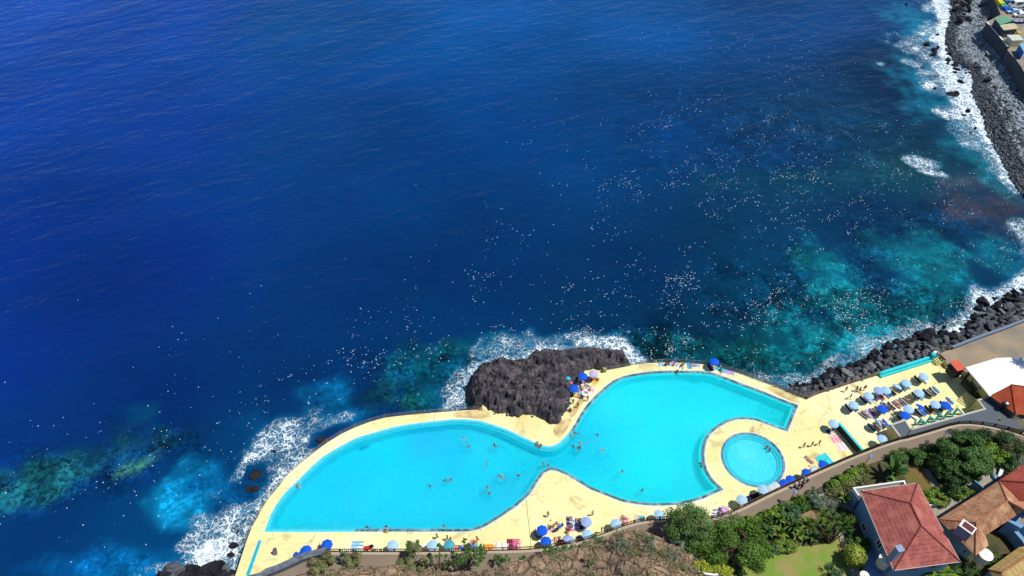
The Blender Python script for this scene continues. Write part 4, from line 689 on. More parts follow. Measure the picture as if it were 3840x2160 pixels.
# ------------------------------------------------------------------ railings
M_WOODD = mat('brown_rail', srgb(98, 70, 52, .9), rough=.7, var=.25, scale=2); M_RAILG = mat('grey_rail', srgb(150, 150, 150, .85), rough=.5, var=.15, metallic=.3); M_WOODR = mat('weathered_rail', srgb(140, 116, 104, .85), rough=.8, var=.25, scale=2); M_BLKR = mat('dark_rail', srgb(50, 44, 42, .9), rough=.6, var=.2)
def fence(name, pts, z, h, m, label, kind, step=2.6, post=.10, lean=0.0, group=None):
    P = resample([Vector((p[0], p[1], z)) for p in pts], step); t = empty(name, P[0]); tag(t, label, "fence", group); o = P[0]; L = [p - o for p in P]
    mb = MB()
    for a, b in zip(L[:-1], L[1:]):
        up = Vector((0, 0, 1))
        if kind == 'picket':
            for zz, w in ((h - .06, .09), (.14, .09)): mb.beam(a + up * zz, b + up * zz, .09, w)
            n_ = max(2, int((b - a).length / .30)); d = (b - a) / n_
            for k in range(n_): c = a + d * (k + .5); mb.box(c + up * (h * .5), (.10, .10, h - .1))
        elif kind == 'mesh':
            for zz in (h - .03, h * .5, .12): mb.beam(a + up * zz, b + up * zz, .04, .04)
            n_ = int((b - a).length / .22); d = (b - a) / n_
            for k in range(n_): c = a + d * (k + .5); mb.box(c + up * (h * .5), (.018, .018, h - .15))
        else:
            for zz in (h - .06, h * .62, h * .26): mb.beam(a + up * zz, b + up * zz, .06, .14)
    mb.build("rails", m, t); mb = MB(); mb.box((0, 0, h / 2 + .03), (post, post, h + .06)); p0 = mb.build("post", m, t); p0.location = L[0]
    for q in L[1:]: c = p0.copy(); COL.objects.link(c); c.parent = t; c.location = q
    return t
fence("sea_fence", [p for p in deck_edge[1:]], 0, 1.05, M_RAILG, "grey mesh fence curving along the sea edge of the left lobe", 'mesh', 2.9)
fence("sea_fence", [p for p in deck_edge2[:9]], 0, 1.05, M_RAILG, "low mesh fence from the rock outcrop to the blue parasol on the north edge", 'mesh', 2.4); fence("sea_fence", [p for p in deck_edge2[9:19]], 0, 1.05, M_RAILG, "mesh fence slanting down from the blue parasol to the deck corner", 'mesh', 2.3)
fence("wooden_railing", deck_edge2[18:24], 0, 1.05, M_WOODR, "weathered triple wooden railing above the boulders of the lounger terrace", 'rail', 2.6, .13)
i0 = 18
fence("promenade_railing", FENCE[:11], PZ, 1.05, M_WOODD, "brown picket railing of the promenade behind the straight south deck", 'picket', 2.2); fence("promenade_railing", FENCE[10:19], PZ, 1.05, M_WOODD, "brown picket railing of the promenade round the middle bend", 'picket', 2.2)
fence("promenade_railing", FENCE[18:25], PZ, 1.05, M_WOODD, "brown picket railing climbing past the wading pool", 'picket', 2.2); fence("promenade_railing", FENCE[24:], PZ, 1.05, M_BLKR, "dark railing beside the gravel roof", 'picket', 2.2)
# ------------------------------------------------------------------ restaurant platform and sea wall
GZ = 1.2
M_PLAT = mat('platform_concrete', srgb(170, 150, 122, .80), rough=.9, var=.14, scale=.2, detail=8, col2=srgb(140, 130, 120, .8))
seaw = WL('A3', [(1150, 1185), (1330, 1120), (1600, 1012), (1780, 945), (1900, 905), (2050, 850), (2200, 790), (2318, 745), (2700, 600)], GZ)
dr = WL('A4', [(310, 262), (400, 440), (480, 575), (545, 640), (640, 700), (720, 790), (800, 900)], 0)
plat = seaw + [Vector((FENCE[-1].x + 40, seaw[-1].y, 0)), Vector((FENCE[-1].x + 39, FENCE[-1].y - 20, 0))] + [Vector((p.x, p.y + .4, 0)) for p in FENCE[-1:-8:-1]] + [W('A4', 1000, 960, 0), W('A4', 1040, 760, 0), W('A4', 870, 600, 0), W('A4', 690, 480, 0), W('A4', 480, 400, 0), W('A4', 420, 330, 0)]
mb = MB(); mb.prism([p.xy for p in plat], -4.3, GZ, 0, 1); tag(mb.build("platform", [M_PLAT, mat('retaining_wall')]), kind="structure")
M_GREYB = mat('grey_blue_coping', srgb(120, 136, 156, .85), rough=.85, var=.15)
wall_along("sea_wall", seaw[1:], .5, GZ - .05, GZ + .75, M_GREYB, "long grey blue coping wall of the platform above the boulders")
tw = [W('A3', 360, 1442, .9), W('A3', 700, 1335, .9), W('A3', 1050, 1222, .9)]
o = wall_along("turquoise_sea_wall", tw, .55, 0, .85, M_TEAL, "turquoise low wall with stepped bench along the sea edge of the lounger terrace")
P = [Vector(p).xy for p in tw]; A = offset_loop(P, -.30, False); B = offset_loop(P, -.75, False); mb = MB(); mb.prism(A + B[::-1], .02, .42); mb.build("bench", M_TEAL, o)
p = W('A3', 1105, 1185, 1.6); mb = MB(); mb.box((p.x, p.y, .85), (1.1, .8, 1.7), rz=.4); o = mb.build("corner_pillar", M_TEAL); tag(o, "turquoise corner pillar at the end of the turquoise sea wall", "pillar"); mb = MB(); mb.box((p.x + .2, p.y + .3, 1.75), (.7, .6, .1), rz=.4); mb.build("pillar_cap", M_WHITE, o)
# steps from deck to platform
def steps(p, rz, n, w, run, rise, m, label, name="steps"):
    mb = MB()
    for k in range(n): mb.box((run * (k + .5), 0, rise * (k + 1) / 2), (run - .01, w, rise * (k + 1)))
    o = mb.build(name, m); o.location = p; o.rotation_euler = (0, 0, rz); return tag(o, label, "steps")
M_YST = mat('yellow_step', srgb(240, 226, 150, .9), rough=.85, var=.15, scale=1)
p = W('A4', 345, 315, 0); steps((p.x - .4, p.y, 0), R(20), 5, 2.6, .34, .24, M_YST, "yellow steps up to the platform beside the turquoise pillar"); p = W('A4', 745, 870, 0); steps((p.x - .4, p.y, 0), R(35), 6, 3.4, .38, .2, M_YST, "broad yellow steps in the shade below the white roof")
fence("stair_railing", WL('A4', [(355, 235), (430, 320)], GZ), GZ, 1.0, M_BLKR, "dark stair railing by the turquoise pillar", 'picket', 1.2, .08)
# ------------------------------------------------------------------ gravel roofed changing building
GR = 3.0
M_GRAVEL = mat('roof_gravel', srgb(112, 122, 132, .82), rough=.95, var=.3, scale=7, col2=srgb(74, 82, 92, .82), detail=6, lo=.3, hi=.7, bump=.03, bscale=14)
gp = WL('A5', [(1440, 990), (1675, 912), (1770, 1060)], GR) + WL('A4', [(950, 900), (865, 790), (1035, 748), (1130, 860), (1235, 990)], GR) + WL('D8', [(1500, 1330), (1672, 1500)], GR)
south = [Vector((p.x, p.y + .12, GR)) for p in FENCE[24:-2]][::-1]
south = [p for p in south if p.x < gp[-1].x - .5]; gp = gp + south + [W('A5', 1590, 1195, GR)]
cx_ = sum((p.x for p in gp)) / len(gp); cy_ = sum((p.y for p in gp)) / len(gp); bt = empty("changing_building", (cx_, cy_, 0)); tag(bt, "low building with flat grey gravel roof between lounger terrace and promenade", "building")
def lc(ps, o): return [Vector((p[0] - o.location.x, p[1] - o.location.y)) for p in ps]
M_YWALL = mat('yellow_wall', srgb(232, 214, 140, .82), rough=.9, var=.12, scale=.6)
mb = MB(); mb.prism(lc(gp, bt), 0, GR - .06); mb.build("wall", M_YWALL, bt); mb = MB(); mb.prism(lc(gp, bt), GR - .055, GR + .02); mb.build("roof", M_GRAVEL, bt)
edge = lc(gp[:6], bt); edge = [lc([gp[-1]], bt)[0]] + edge; A = offset_loop(edge, .04, False); B = offset_loop(edge, -.32, False); mb = MB(); mb.prism(A + B[::-1], GR - .05, GR + .16); mb.build("coping", mat('pale_coping', srgb(190, 186, 176, .85), rough=.85, var=.1), bt)
p = W('A4', 855, 885, 1.1); mb = MB(); mb.box((p.x - cx_ - .05, p.y - cy_ + .25, 1.0), (.12, 1.0, 2.0), rz=R(-50)); mb.build("door", mat('blue_grey_door', srgb(110, 135, 160, .8), rough=.6), bt)
# triangular turquoise buttresses
for i, (fx, fy, tx, ty, bx, by) in enumerate([(126, 1100, 190, 1000, 250, 1085), (240, 1070, 295, 970, 365, 1052), (355, 1035, 405, 940, 475, 1020), (463, 1000, 510, 905, 580, 990), (572, 968, 620, 885, 695, 960)]):
    f, b_ = W('A4', fx, fy, 0), W('A4', bx, by, .15); t = empty("buttress_frame", f); tag(t, "turquoise triangular frame, %s from the left in the row of five by the gravel roof" % ("first second third fourth fifth".split()[i]), "frame", "turquoise triangular frames by the gravel roof")
    tp = Vector((.05, .0, 2.0)); e = b_ - f; mb = MB(); mb.beam((0, 0, 0), tp, .34, .2); mb.build("upright", M_TEAL, t); mb = MB(); mb.beam(tp, (e.x, e.y, .1), .42, .2); mb.build("brace", M_TEAL, t); mb = MB(); mb.box((e.x / 2, e.y / 2, .1), (max(.5, e.length - .3), .2, .14), rz=math.atan2(e.y, e.x)); mb.build("base", M_TEAL, t)
# dividing wall with turquoise top
a, b_ = W('C3', 600, 770, 1.65), W('C3', 1190, 1449, 1.65); b_ = a.lerp(b_, 1.40)
P = [a.xy, b_.xy]; mb = MB(); A = offset_loop(P, .16, False); B = offset_loop(P, -.16, False); mb.prism(A + B[::-1], .0, 1.6); o = mb.build("dividing_wall", mat('dark_panel', srgb(50, 48, 46, .8), rough=.8, var=.35, scale=1)); tag(o, "dark sided dividing wall with a turquoise top across the deck", "wall")
A = offset_loop(P, .22, False); B = offset_loop(P, -.22, False); mb = MB(); mb.prism(A + B[::-1], 1.602, 1.68); mb.build("coping", M_TEAL, o)
# foot basin with shower post
q = WL('A7', [(1268, 212), (1378, 160), (1475, 272), (1360, 330)], 0); mb = MB(); mb.prism([p.xy for p in q], .004, .07); o = mb.build("foot_basin", M_TEAL); tag(o, "square turquoise shower basin set in the deck by the promenade", "basin")
p = W('A7', 1375, 248, 0); t = empty("shower_post", p); tag(t, "leaning steel shower post standing in the turquoise basin", "shower"); mb = MB(); mb.tube([(0, 0, 0), (.0, 0, 2.1), (.25, .1, 2.2)], .06, 8); mb.build("pole", M_STEEL, t); mb = MB(); mb.lathe([(.02, 0), (.14, -.06), (.14, -.09)], 10, (.25, .1, 2.18)); mb.build("shower_head", M_STEEL, t)
# ------------------------------------------------------------------ white roofed restaurant
WR = 4.5
wp = WL('D8', [(455, 210), (840, 95), (1100, 15), (1380, 4), (1700, 0), (2300, 10), (2300, 900), (1900, 800), (1500, 790), (955, 808), (780, 590), (600, 378)], WR)
rt = empty("restaurant", (wp[0].x, wp[0].y, GZ)); tag(rt, "restaurant with a broad flat white roof and glazed side facing the deck", "building")
M_WROOF = mat('white_roof', (.90, .90, .88), rough=.7, var=.03, scale=.3)
mb = MB(); mb.prism([p - Vector(rt.location.xy) for p in (q.xy for q in wp)], WR - GZ - .25, WR - GZ); mb.build("roof", M_WROOF, rt)
ins = [q.xy for q in wp]; ar2 = sum(ins[i].x * ins[(i + 1) % len(ins)].y - ins[(i + 1) % len(ins)].x * ins[i].y for i in range(len(ins))); ins = offset_loop(ins, .6 if ar2 > 0 else -.6)
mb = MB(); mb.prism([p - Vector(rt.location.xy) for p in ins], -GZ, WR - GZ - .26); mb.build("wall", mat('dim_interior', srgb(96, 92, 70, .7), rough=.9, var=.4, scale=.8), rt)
M_OLV = mat('ochre_panel', srgb(190, 178, 90, .8), rough=.7, var=.15)
wa, wb = ins[0], ins[-2]; wb2 = ins[-3]
for (a, b_) in ((ins[0], ins[11]), (ins[11], ins[9])):
    Lw = (b_ - a).length; nW = max(2, int(Lw / 2.0)); d = (b_ - a) / nW
    for k in range(nW):
        c = a + d * (k + .5) - Vector(rt.location.xy); ang = math.atan2(d.y, d.x); off = Vector((d.y, -d.x)).normalized() * -.06
        mb = MB(); mb.box((c.x + off.x * 0 - .05, c.y - .03, 1.9), (d.length * .82, .1, 1.7), rz=ang); wdo = mb.build("window", M_OLV if k % 2 else mat('car_glass'), rt)
        mb = MB(); e = d * .5; mb.box((c.x + e.x - .1, c.y + e.y - .05, 1.6), (.12, .12, 3.2), rz=ang); mb.build("mullion", M_TAN, wdo)
fence("terrace_railing", WL('D8', [(340, 440), (520, 640), (700, 850)], GZ), GZ, 1.0, M_BLKR, "dark railing in the shade under the white roof", 'picket', 1.4, .08)
# little kiosk with red roof
kp = WL('D8', [(115, 95), (295, 52), (460, 240), (285, 290)], 4.0); kc = sum(kp, Vector()) / 4; t = empty("kiosk", (kc.x, kc.y, GZ)); tag(t, "small dark kiosk with a salmon red sheet roof beside the white roof", "kiosk")
M_REDS = corrugated('salmon_roof', srgb(232, 110, 84, .86), 1.6); L4k = [Vector((p.x - kc.x, p.y - kc.y)) for p in kp]; mb = MB(); mb.prism(L4k, 2.72, 2.84); mb.build("roof", M_REDS, t); mb = MB(); mb.prism([p * .86 for p in L4k], 0, 2.7); mb.build("wall", mat('kiosk_dark', srgb(60, 50, 48, .8), rough=.8, var=.3, scale=1), t)
aw = WL('D8', [(55, 165), (105, 130), (195, 250), (150, 300)], 3.0); mb = MB(); mb.prism([Vector((p.x - kc.x, p.y - kc.y)) for p in aw], 1.7, 1.78); mb.build("awning", mat('awning_plum', srgb(100, 92, 110, .85), rough=.8), t)
p = W('D8', 200, 340, GZ); mb = MB(); mb.lathe([(.3, 0), (.32, .5), (.2, .62), (.02, .64)], 10); o = mb.build("gas_bottle", M_TAN); o.location = (p.x, p.y, 0); tag(o, "pale cylinder standing in the shade by the kiosk", "container")
# ------------------------------------------------------------------ tiled roofs
def tile_mat(key, c1, c2, c3, u=.24, v=.42, line=.25):
    if key in _MC: return _MC[key]
    m = bpy.data.materials.new(key); m.use_nodes = True; N = m.node_tree.nodes; L = m.node_tree.links; b = N["Principled BSDF"]; b.inputs["Roughness"].default_value = .85; b.inputs["Specular IOR Level"].default_value = .2
    uv = N.new("ShaderNodeUVMap"); uv.uv_map = "UVMap"; br = N.new("ShaderNodeTexBrick"); br.offset = 0.0; br.inputs["Scale"].default_value = 1; br.inputs["Brick Width"].default_value = u; br.inputs["Row Height"].default_value = v
    br.inputs["Mortar Size"].default_value = .034; br.inputs["Mortar Smooth"].default_value = .5; br.inputs["Color1"].default_value = (*c1, 1); br.inputs["Color2"].default_value = (*c2, 1); br.inputs["Mortar"].default_value = (*[c * line for c in c1], 1); L.new(uv.outputs[0], br.inputs["Vector"])
    n = N.new("ShaderNodeTexNoise"); n.inputs["Scale"].default_value = .5; n.inputs["Detail"].default_value = 8; L.new(uv.outputs[0], n.inputs["Vector"]); r = N.new("ShaderNodeMapRange"); r.inputs[1].default_value = .45; r.inputs[2].default_value = .68; r.inputs[4].default_value = .8; L.new(n.outputs[0], r.inputs[0])
    mx = N.new("ShaderNodeMix"); mx.data_type = 'RGBA'; L.new(r.outputs[0], mx.inputs[0]); L.new(br.outputs[0], mx.inputs[6]); mx.inputs[7].default_value = (*c3, 1); L.new(mx.outputs[2], b.inputs["Base Color"])
    w = N.new("ShaderNodeTexWave"); w.wave_type = 'BANDS'; w.inputs["Scale"].default_value = .314 / u; L.new(uv.outputs[0], w.inputs["Vector"]); w.bands_direction = 'X'
    s = N.new("ShaderNodeMath"); s.operation = 'ADD'; L.new(w.outputs[0], s.inputs[0]); L.new(br.outputs["Fac"], s.inputs[1]); bp = N.new("ShaderNodeBump"); bp.inputs["Distance"].default_value = .07; bp.inputs["Strength"].default_value = 1; L.new(w.outputs[0], bp.inputs["Height"]); L.new(bp.outputs[0], b.inputs["Normal"])
    _MC[key] = m; return m
def roof(name, facets, m, parent, thick=.14):
    vs = []; fs = []; uvs = []
    for f in facets:
        P = [Vector(p) for p in f]; nrm = Vector((0, 0, 0))
        for i in range(len(P)): nrm += P[i].cross(P[(i + 1) % len(P)])
        if nrm.z < 0: P = P[::-1]; nrm = -nrm
        nrm.normalize(); h = Vector((0, 0, 1)).cross(nrm)
        h = h.normalized() if h.length > 1e-3 else Vector((1, 0, 0)); d = nrm.cross(h); b = len(vs); vs += P; fs.append(tuple(range(b, b + len(P)))); uvs.append([(p.dot(h) + 200, p.dot(d) + 200) for p in P])
    o = mesh_obj(name, vs, fs, m, parent); uvl = o.data.uv_layers.new(name="UVMap"); k = 0
    for u in uvs:
        for q in u: uvl.data[k].uv = q; k += 1
    md = o.modifiers.new("sol", 'SOLIDIFY'); md.thickness = thick; md.offset = -1
    return o
def ridge(lines, parent, m, r=.11):
    for a, b in lines: mb = MB(); mb.tube([Vector(a) + Vector((0, 0, .04)), Vector(b) + Vector((0, 0, .04))], r, 7); mb.build("ridge_tile", m, parent)
M_T1 = tile_mat('salmon_tiles', srgb(198, 112, 104, .84), srgb(176, 96, 90, .84), srgb(206, 128, 112, .84), .30, .62, .12); M_T2 = tile_mat('old_barrel_tiles', srgb(222, 166, 128, .86), srgb(176, 112, 84, .84), srgb(226, 184, 140, .88), .24, .44, .25)
M_T3 = tile_mat('orange_tiles', srgb(206, 92, 62, .86), srgb(190, 80, 54, .86), srgb(196, 104, 64, .86), .26, .5, .4); M_T4 = tile_mat('cream_tiles', srgb(226, 196, 132, .84), srgb(186, 150, 96, .84), srgb(214, 176, 110, .84), .26, 1.2, .3); M_T5 = tile_mat('new_red_tiles', srgb(204, 100, 84, .84), srgb(190, 88, 74, .84), srgb(200, 104, 88, .84), .26, .5, .45)
def rel(o, p): return Vector(p) - Vector(o.location)
# orange roof of the restaurant wing
OZ, OR_ = 4.4, 6.6
e = [W('D8', 955, 800, OZ), W('D8', 1500, 1190, OZ), W('D8', 1640, 1190, OZ), W('D8', 2300, 1250, OZ), W('D8', 2300, 640, OZ + .6)]; rd = [W('D8', 1400, 570, OR_), W('D8', 2300, 700, OR_)]
t = empty("restaurant_wing", e[0]); t.location.z = 0; tag(t, "wing with an orange tiled hip roof against the white roof", "building")
e2 = [rel(t, p) for p in e]; r2 = [rel(t, p) for p in rd]; roof("roof", [[e2[0], e2[1], r2[0]], [e2[1], e2[3], r2[1], r2[0]], [e2[0], r2[0], r2[1], e2[4]]], M_T3, t); ridge([(e2[1], r2[0]), (r2[0], r2[1])], t, M_T3)
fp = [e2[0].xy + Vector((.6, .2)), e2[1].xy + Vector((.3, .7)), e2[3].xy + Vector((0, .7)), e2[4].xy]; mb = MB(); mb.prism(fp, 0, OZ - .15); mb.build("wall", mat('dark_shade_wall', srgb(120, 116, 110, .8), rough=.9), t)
p = W('D8', 1290, 985, 4.6); t = empty("roof_vent", (p.x, p.y, 3.0)); tag(t, "round metal extractor vent standing at the edge of the orange roof", "vent"); mb = MB(); mb.lathe([(.35, 0), (.35, 1.6), (.55, 1.65), (.55, 2.0), (.3, 2.1)], 14); mb.build("duct", mat('dark_rail'), t); mb = MB(); mb.lathe([(.36, 2.1), (.34, 2.2), (.05, 2.26)], 14); mb.build("cap", M_STEEL, t)
# walled terrace at the far right
tp_ = WL('D8', [(1500, 1195), (1560, 965), (2300, 1010), (2300, 1600), (1660, 1290)], 3.4); mb = MB(); mb.prism([p.xy for p in tp_], 0, 3.15, 0, 1); o = mb.build("roof_terrace", [M_CONC, M_WHITE]); tag(o, "walled roof terrace with potted plants at the right edge by the orange roof", "terrace")
P = [p.xy for p in tp_[:3]]; A = offset_loop(P, .02, False); B = offset_loop(P, -.3, False); mb = MB(); mb.prism(A + B[::-1], 3.16, 3.75); mb.build("parapet", M_WHITE, o)
# ------------------------------------------------------------------ red hip-roofed house
EZ, RZ = 8.6, 11.2
e = WL('A6', [(352, 563), (948, 478), (1396, 1298), (703, 1388)], EZ); rd = WL('A6', [(876, 690), (990, 925)], RZ)
hs = empty("red_roof_house", ((e[0].x + e[2].x) / 2, (e[0].y + e[2].y) / 2, 3.2)); tag(hs, "white house with a large salmon red tiled hip roof and corner chimney", "house")
E_ = [rel(hs, p) for p in e]; D_ = [rel(hs, p) for p in rd]
roof("roof", [[E_[0], E_[1], D_[0]], [E_[1], E_[2], D_[1], D_[0]], [E_[2], E_[3], D_[1]], [E_[3], E_[0], D_[0], D_[1]]], M_T1, hs)
M_RDG = mat('ridge_clay', srgb(140, 72, 64, .8), rough=.8, var=.3, scale=2); ridge([(E_[0], D_[0]), (E_[1], D_[0]), (E_[2], D_[1]), (E_[3], D_[1]), (D_[0], D_[1])], hs, M_RDG)
fc = sum((p.xy for p in E_), Vector((0, 0))) / 4; fp = [fc + (p.xy - fc) * .90 for p in E_]; mb = MB(); mb.prism(fp, -.3, EZ - 3.2 - .15); M_HW = mat('house_wall', srgb(120, 160, 200, .85), rough=.85, var=.05, scale=.5); mb.build("wall", M_HW, hs)
mb = MB(); [mb.beam(E_[i] + Vector((0, 0, -.10)), E_[(i + 1) % 4] + Vector((0, 0, -.10)), .14, .16) for i in range(4)]; mb.build("gutter", mat('gutter_white', srgb(210, 205, 200, .85), rough=.6), hs)
wv = (fp[3] - fp[0]); wn = Vector((wv.y, -wv.x)).normalized(); wn = wn if wn.x < 0 else -wn; ang = math.atan2(wv.y, wv.x)
for f, z in ((.64, 3.5), (.30, 1.1)):
    c = fp[0] + wv * f + wn * .03; mb = MB(); mb.box((c.x, c.y, z), (1.1, .10, 1.4), rz=ang); w_o = mb.build("window", mat('car_glass'), hs); mb = MB()
    for dx, dz, sx, sz in ((0, .74, 1.3, .1), (0, -.74, 1.3, .1), (.6, 0, .1, 1.4), (-.6, 0, .1, 1.4), (0, 0, .06, 1.3)): q = wv.normalized() * dx; mb.box((c.x + q.x + wn.x * .05, c.y + q.y + wn.y * .05, z + dz), (sx, .08, sz), rz=ang)
    mb.build("frame", M_WHITE, w_o)
sv = fp[3] - fp[2]; sn = Vector((sv.y, -sv.x)).normalized(); sn = sn if sn.y < 0 else -sn; ang2 = math.atan2(sv.y, sv.x)
for f in (.25, .6): c = fp[2] + sv * f + sn * .03; mb = MB(); mb.box((c.x, c.y, 3.4), (1.2, .1, 1.4), rz=ang2); mb.build("window", mat('car_glass'), hs)
p = W('D3', 1110, 915, 12.2); mb = MB(); q = rel(hs, (p.x, p.y, 12.2)); mb.box((q.x, q.y, q.z - 1.7), (.85, .85, 3.3), rz=.25); ch_ = mb.build("chimney", mat('chimney_blue_grey', srgb(150, 172, 205, .8), rough=.8, var=.08), hs); mb = MB(); mb.box((q.x, q.y, q.z + .02), (1.05, 1.05, .12), rz=.25); mb.build("chimney_cap", mat('chimney_blue_grey'), ch_)
# north terrace of the house with white parapet
tz = 6.6; tq = WL('A6', [(275, 525), (815, 448), (830, 490), (352, 640), (330, 640)], tz); mb = MB(); mb.prism([rel(hs, p).xy for p in tq], -.3, tz - 3.2 - .8, 0, 1); mb.build("terrace", [M_CONC, M_HW], hs)
P = [rel(hs, p).xy for p in (tq[3], tq[0], tq[1], tq[2])]; A = offset_loop(P, .02, False); B = offset_loop(P, -.22, False); mb = MB(); mb.prism(A + B[::-1], tz - 3.2 - .79, tz - 3.2); mb.build("parapet", M_WHITE, hs)
p = W('D3', 730, 800, 5.2); q = rel(hs, (p.x, p.y, 5.2)); mb = MB(); mb.box((q.x, q.y, q.z), (1.3, 3.2, .14), rz=R(27)); mb.build("porch_roof", M_TAN, hs)
p = W('D3', 700, 1180, 3.6); q = rel(hs, (p.x, p.y, 3.6)); mb = MB(); mb.box((q.x - .4, q.y, q.z - .7), (4.6, 4.6, 2.2), rz=R(8)); mb.build("annex", M_HW, hs)
def water_tank(c, x, y, z, r, h, label):
    p = W(c, x, y, z); t = empty("water_tank", (p.x, p.y, z - h)); tag(t, label, "water tank", "white water tanks"); mb = MB(); mb.lathe([(r * .86, 0), (r * .92, .1), (r, h - .1), (r, h)], 22); mb.build("tank", mat('tank_wall', srgb(205, 205, 195, .85), rough=.6, var=.06), t); mb = MB(); mb.lathe([(r * 1.04, h + .002), (r * 1.04, h + .1), (r * .5, h + .16), (.12, h + .18), (.12, h + .26)], 22); mb.build("lid", mat('tank_lid', srgb(238, 234, 222, .9), rough=.5, var=.05), t)
water_tank('D3', 835, 1130, 7.6, .98, 1.9, "white water tank on the annex of the red roof house"); water_tank('D2', 1020, 1035, 7.8, 1.02, 2.0, "cream water tank behind the old barrel tiled roof"); water_tank('D3', 425, 1440, 5.5, .7, 1.3, "small white tank cut by the bottom edge near the lawn")
# ------------------------------------------------------------------ old barrel-tiled house
EZ2, RZ2 = 8.0, 10.4
e = [W('A6', 1165, 855, EZ2), W('A6', 1800, 452, EZ2), W('A6', 1555, 1238, EZ2), W('A6', 1690, 1130, EZ2), W('A6', 1660, 1022, EZ2), W('A6', 2200, 680, EZ2)]; rd = [W('A6', 1562, 888, RZ2), W('A6', 1890, 660, RZ2)]
oh = empty("old_tiled_house", (e[0].x + 4, e[0].y - 3, 3.0)); tag(oh, "house with weathered orange brown barrel tile roof, skylights and a white chimney", "house")
E_ = [rel(oh, p) for p in e]; D_ = [rel(oh, p) for p in rd]
roof("roof", [[E_[0], E_[1], D_[1], D_[0]], [E_[0], D_[0], E_[2]], [D_[0], D_[1], E_[5], E_[4], E_[3], E_[2]], [E_[1], rel(oh, W('A6', 2150, 800, EZ2 + 1.2)), D_[1]], [D_[1], rel(oh, W('A6', 2150, 800, EZ2 + 1.2)), E_[5]]], M_T2, oh)
M_RD2 = mat('ridge_orange', srgb(186, 116, 84, .84), rough=.8, var=.2, scale=3); ridge([(E_[0], D_[0]), (E_[2], D_[0]), (D_[0], D_[1]), (E_[1], D_[1]), (D_[1], rel(oh, W('A6', 2150, 800, EZ2 + 1.2)))], oh, M_RD2)
fp = [E_[0].xy + Vector((.8, -.1)), E_[1].xy + Vector((0, -.7)), E_[5].xy + Vector((0, .9)), E_[4].xy + Vector((-.3, .6)), E_[3].xy + Vector((-.7, .4)), E_[2].xy + Vector((.1, .8))]; mb = MB(); mb.prism(fp, -.3, EZ2 - 3.0 - .2); mb.build("wall", mat('grey_green_wall', srgb(150, 170, 168, .8), rough=.85, var=.08, scale=.4), oh)
for cr_, x, y in (('D2', 765, 352), ('D2', 950, 230), ('D1', 1410, 1312)):
    z = 9.6; p = W(cr_, x, y, z); q = rel(oh, (p.x, p.y, z)); sl_ = Matrix.Rotation(R(33), 3, 'Z') @ Matrix.Rotation(R(-24), 3, 'X'); mb = MB(); mb.box(q + Vector((0, 0, .10)), (1.0, .8, .10), M=sl_); s_ = mb.build("skylight", mat('car_glass'), oh); mb = MB(); [mb.box(q + sl_ @ Vector((dx, 0, .07)) + Vector((0, 0, .10)), (.06, .8, .05), M=sl_) for dx in (-.5, -.16, .16, .5)]; mb.build("skylight_bar", mat('bar_grey', srgb(130, 120, 120, .85), rough=.6), s_)
p = W('D2', 665, 500, 11.4); q = rel(oh, (p.x, p.y, 11.4)); mb = MB(); mb.box((q.x, q.y, q.z - 1.2), (1.5, 2.0, 2.4), rz=R(42)); c_ = mb.build("chimney", mat('chimney_wall', srgb(120, 136, 172, .85), rough=.85, var=.06), oh); mb = MB(); mb.box((q.x, q.y, q.z + .05), (1.6, 2.1, .1), rz=R(42)); mb.build("chimney_cap", M_WHITE, c_)
mb = MB(); mb.box((q.x + .05, q.y - .05, q.z + .13), (1.1, 1.6, .05), rz=R(42)); mb.build("chimney_opening", mat('rust_clay', srgb(110, 60, 60, .8), rough=.9), c_)
p = W('D2', 660, 990, 6.3); q = rel(oh, (p.x, p.y, 6.3)); mb = MB(); mb.box((q.x, q.y, q.z), (.3, .9, .7), rz=R(45)); mb.build("window", mat('car_glass'), oh)
# newer red roof joined on the north-east
e = [W('A6', 1800, 450, 8.2), W('A6', 2150, 222, 8.2), W('A6', 2400, 400, 8.2), W('A6', 2150, 810, 8.2), W('A6', 1900, 655, 9.0)]; rd = W('A6', 2190, 480, 10.6)
t = empty("new_red_house", (e[0].x + 4, e[0].y, 3.0)); tag(t, "house with smooth new red tiled roof at the right edge", "house"); E_ = [rel(t, p) for p in e]; r_ = rel(t, rd)
roof("roof", [[E_[0], E_[1], r_], [E_[1], E_[2], r_], [E_[2], E_[3], r_], [E_[3], E_[0], r_]], M_T5, t); ridge([(E_[0], r_)], t, M_RDG); fc = sum((p.xy for p in E_[:4]), Vector((0, 0))) / 4; mb = MB(); mb.prism([fc + (p.xy - fc) * .9 for p in E_[:4]], -.3, 4.9); mb.build("wall", M_HW, t)
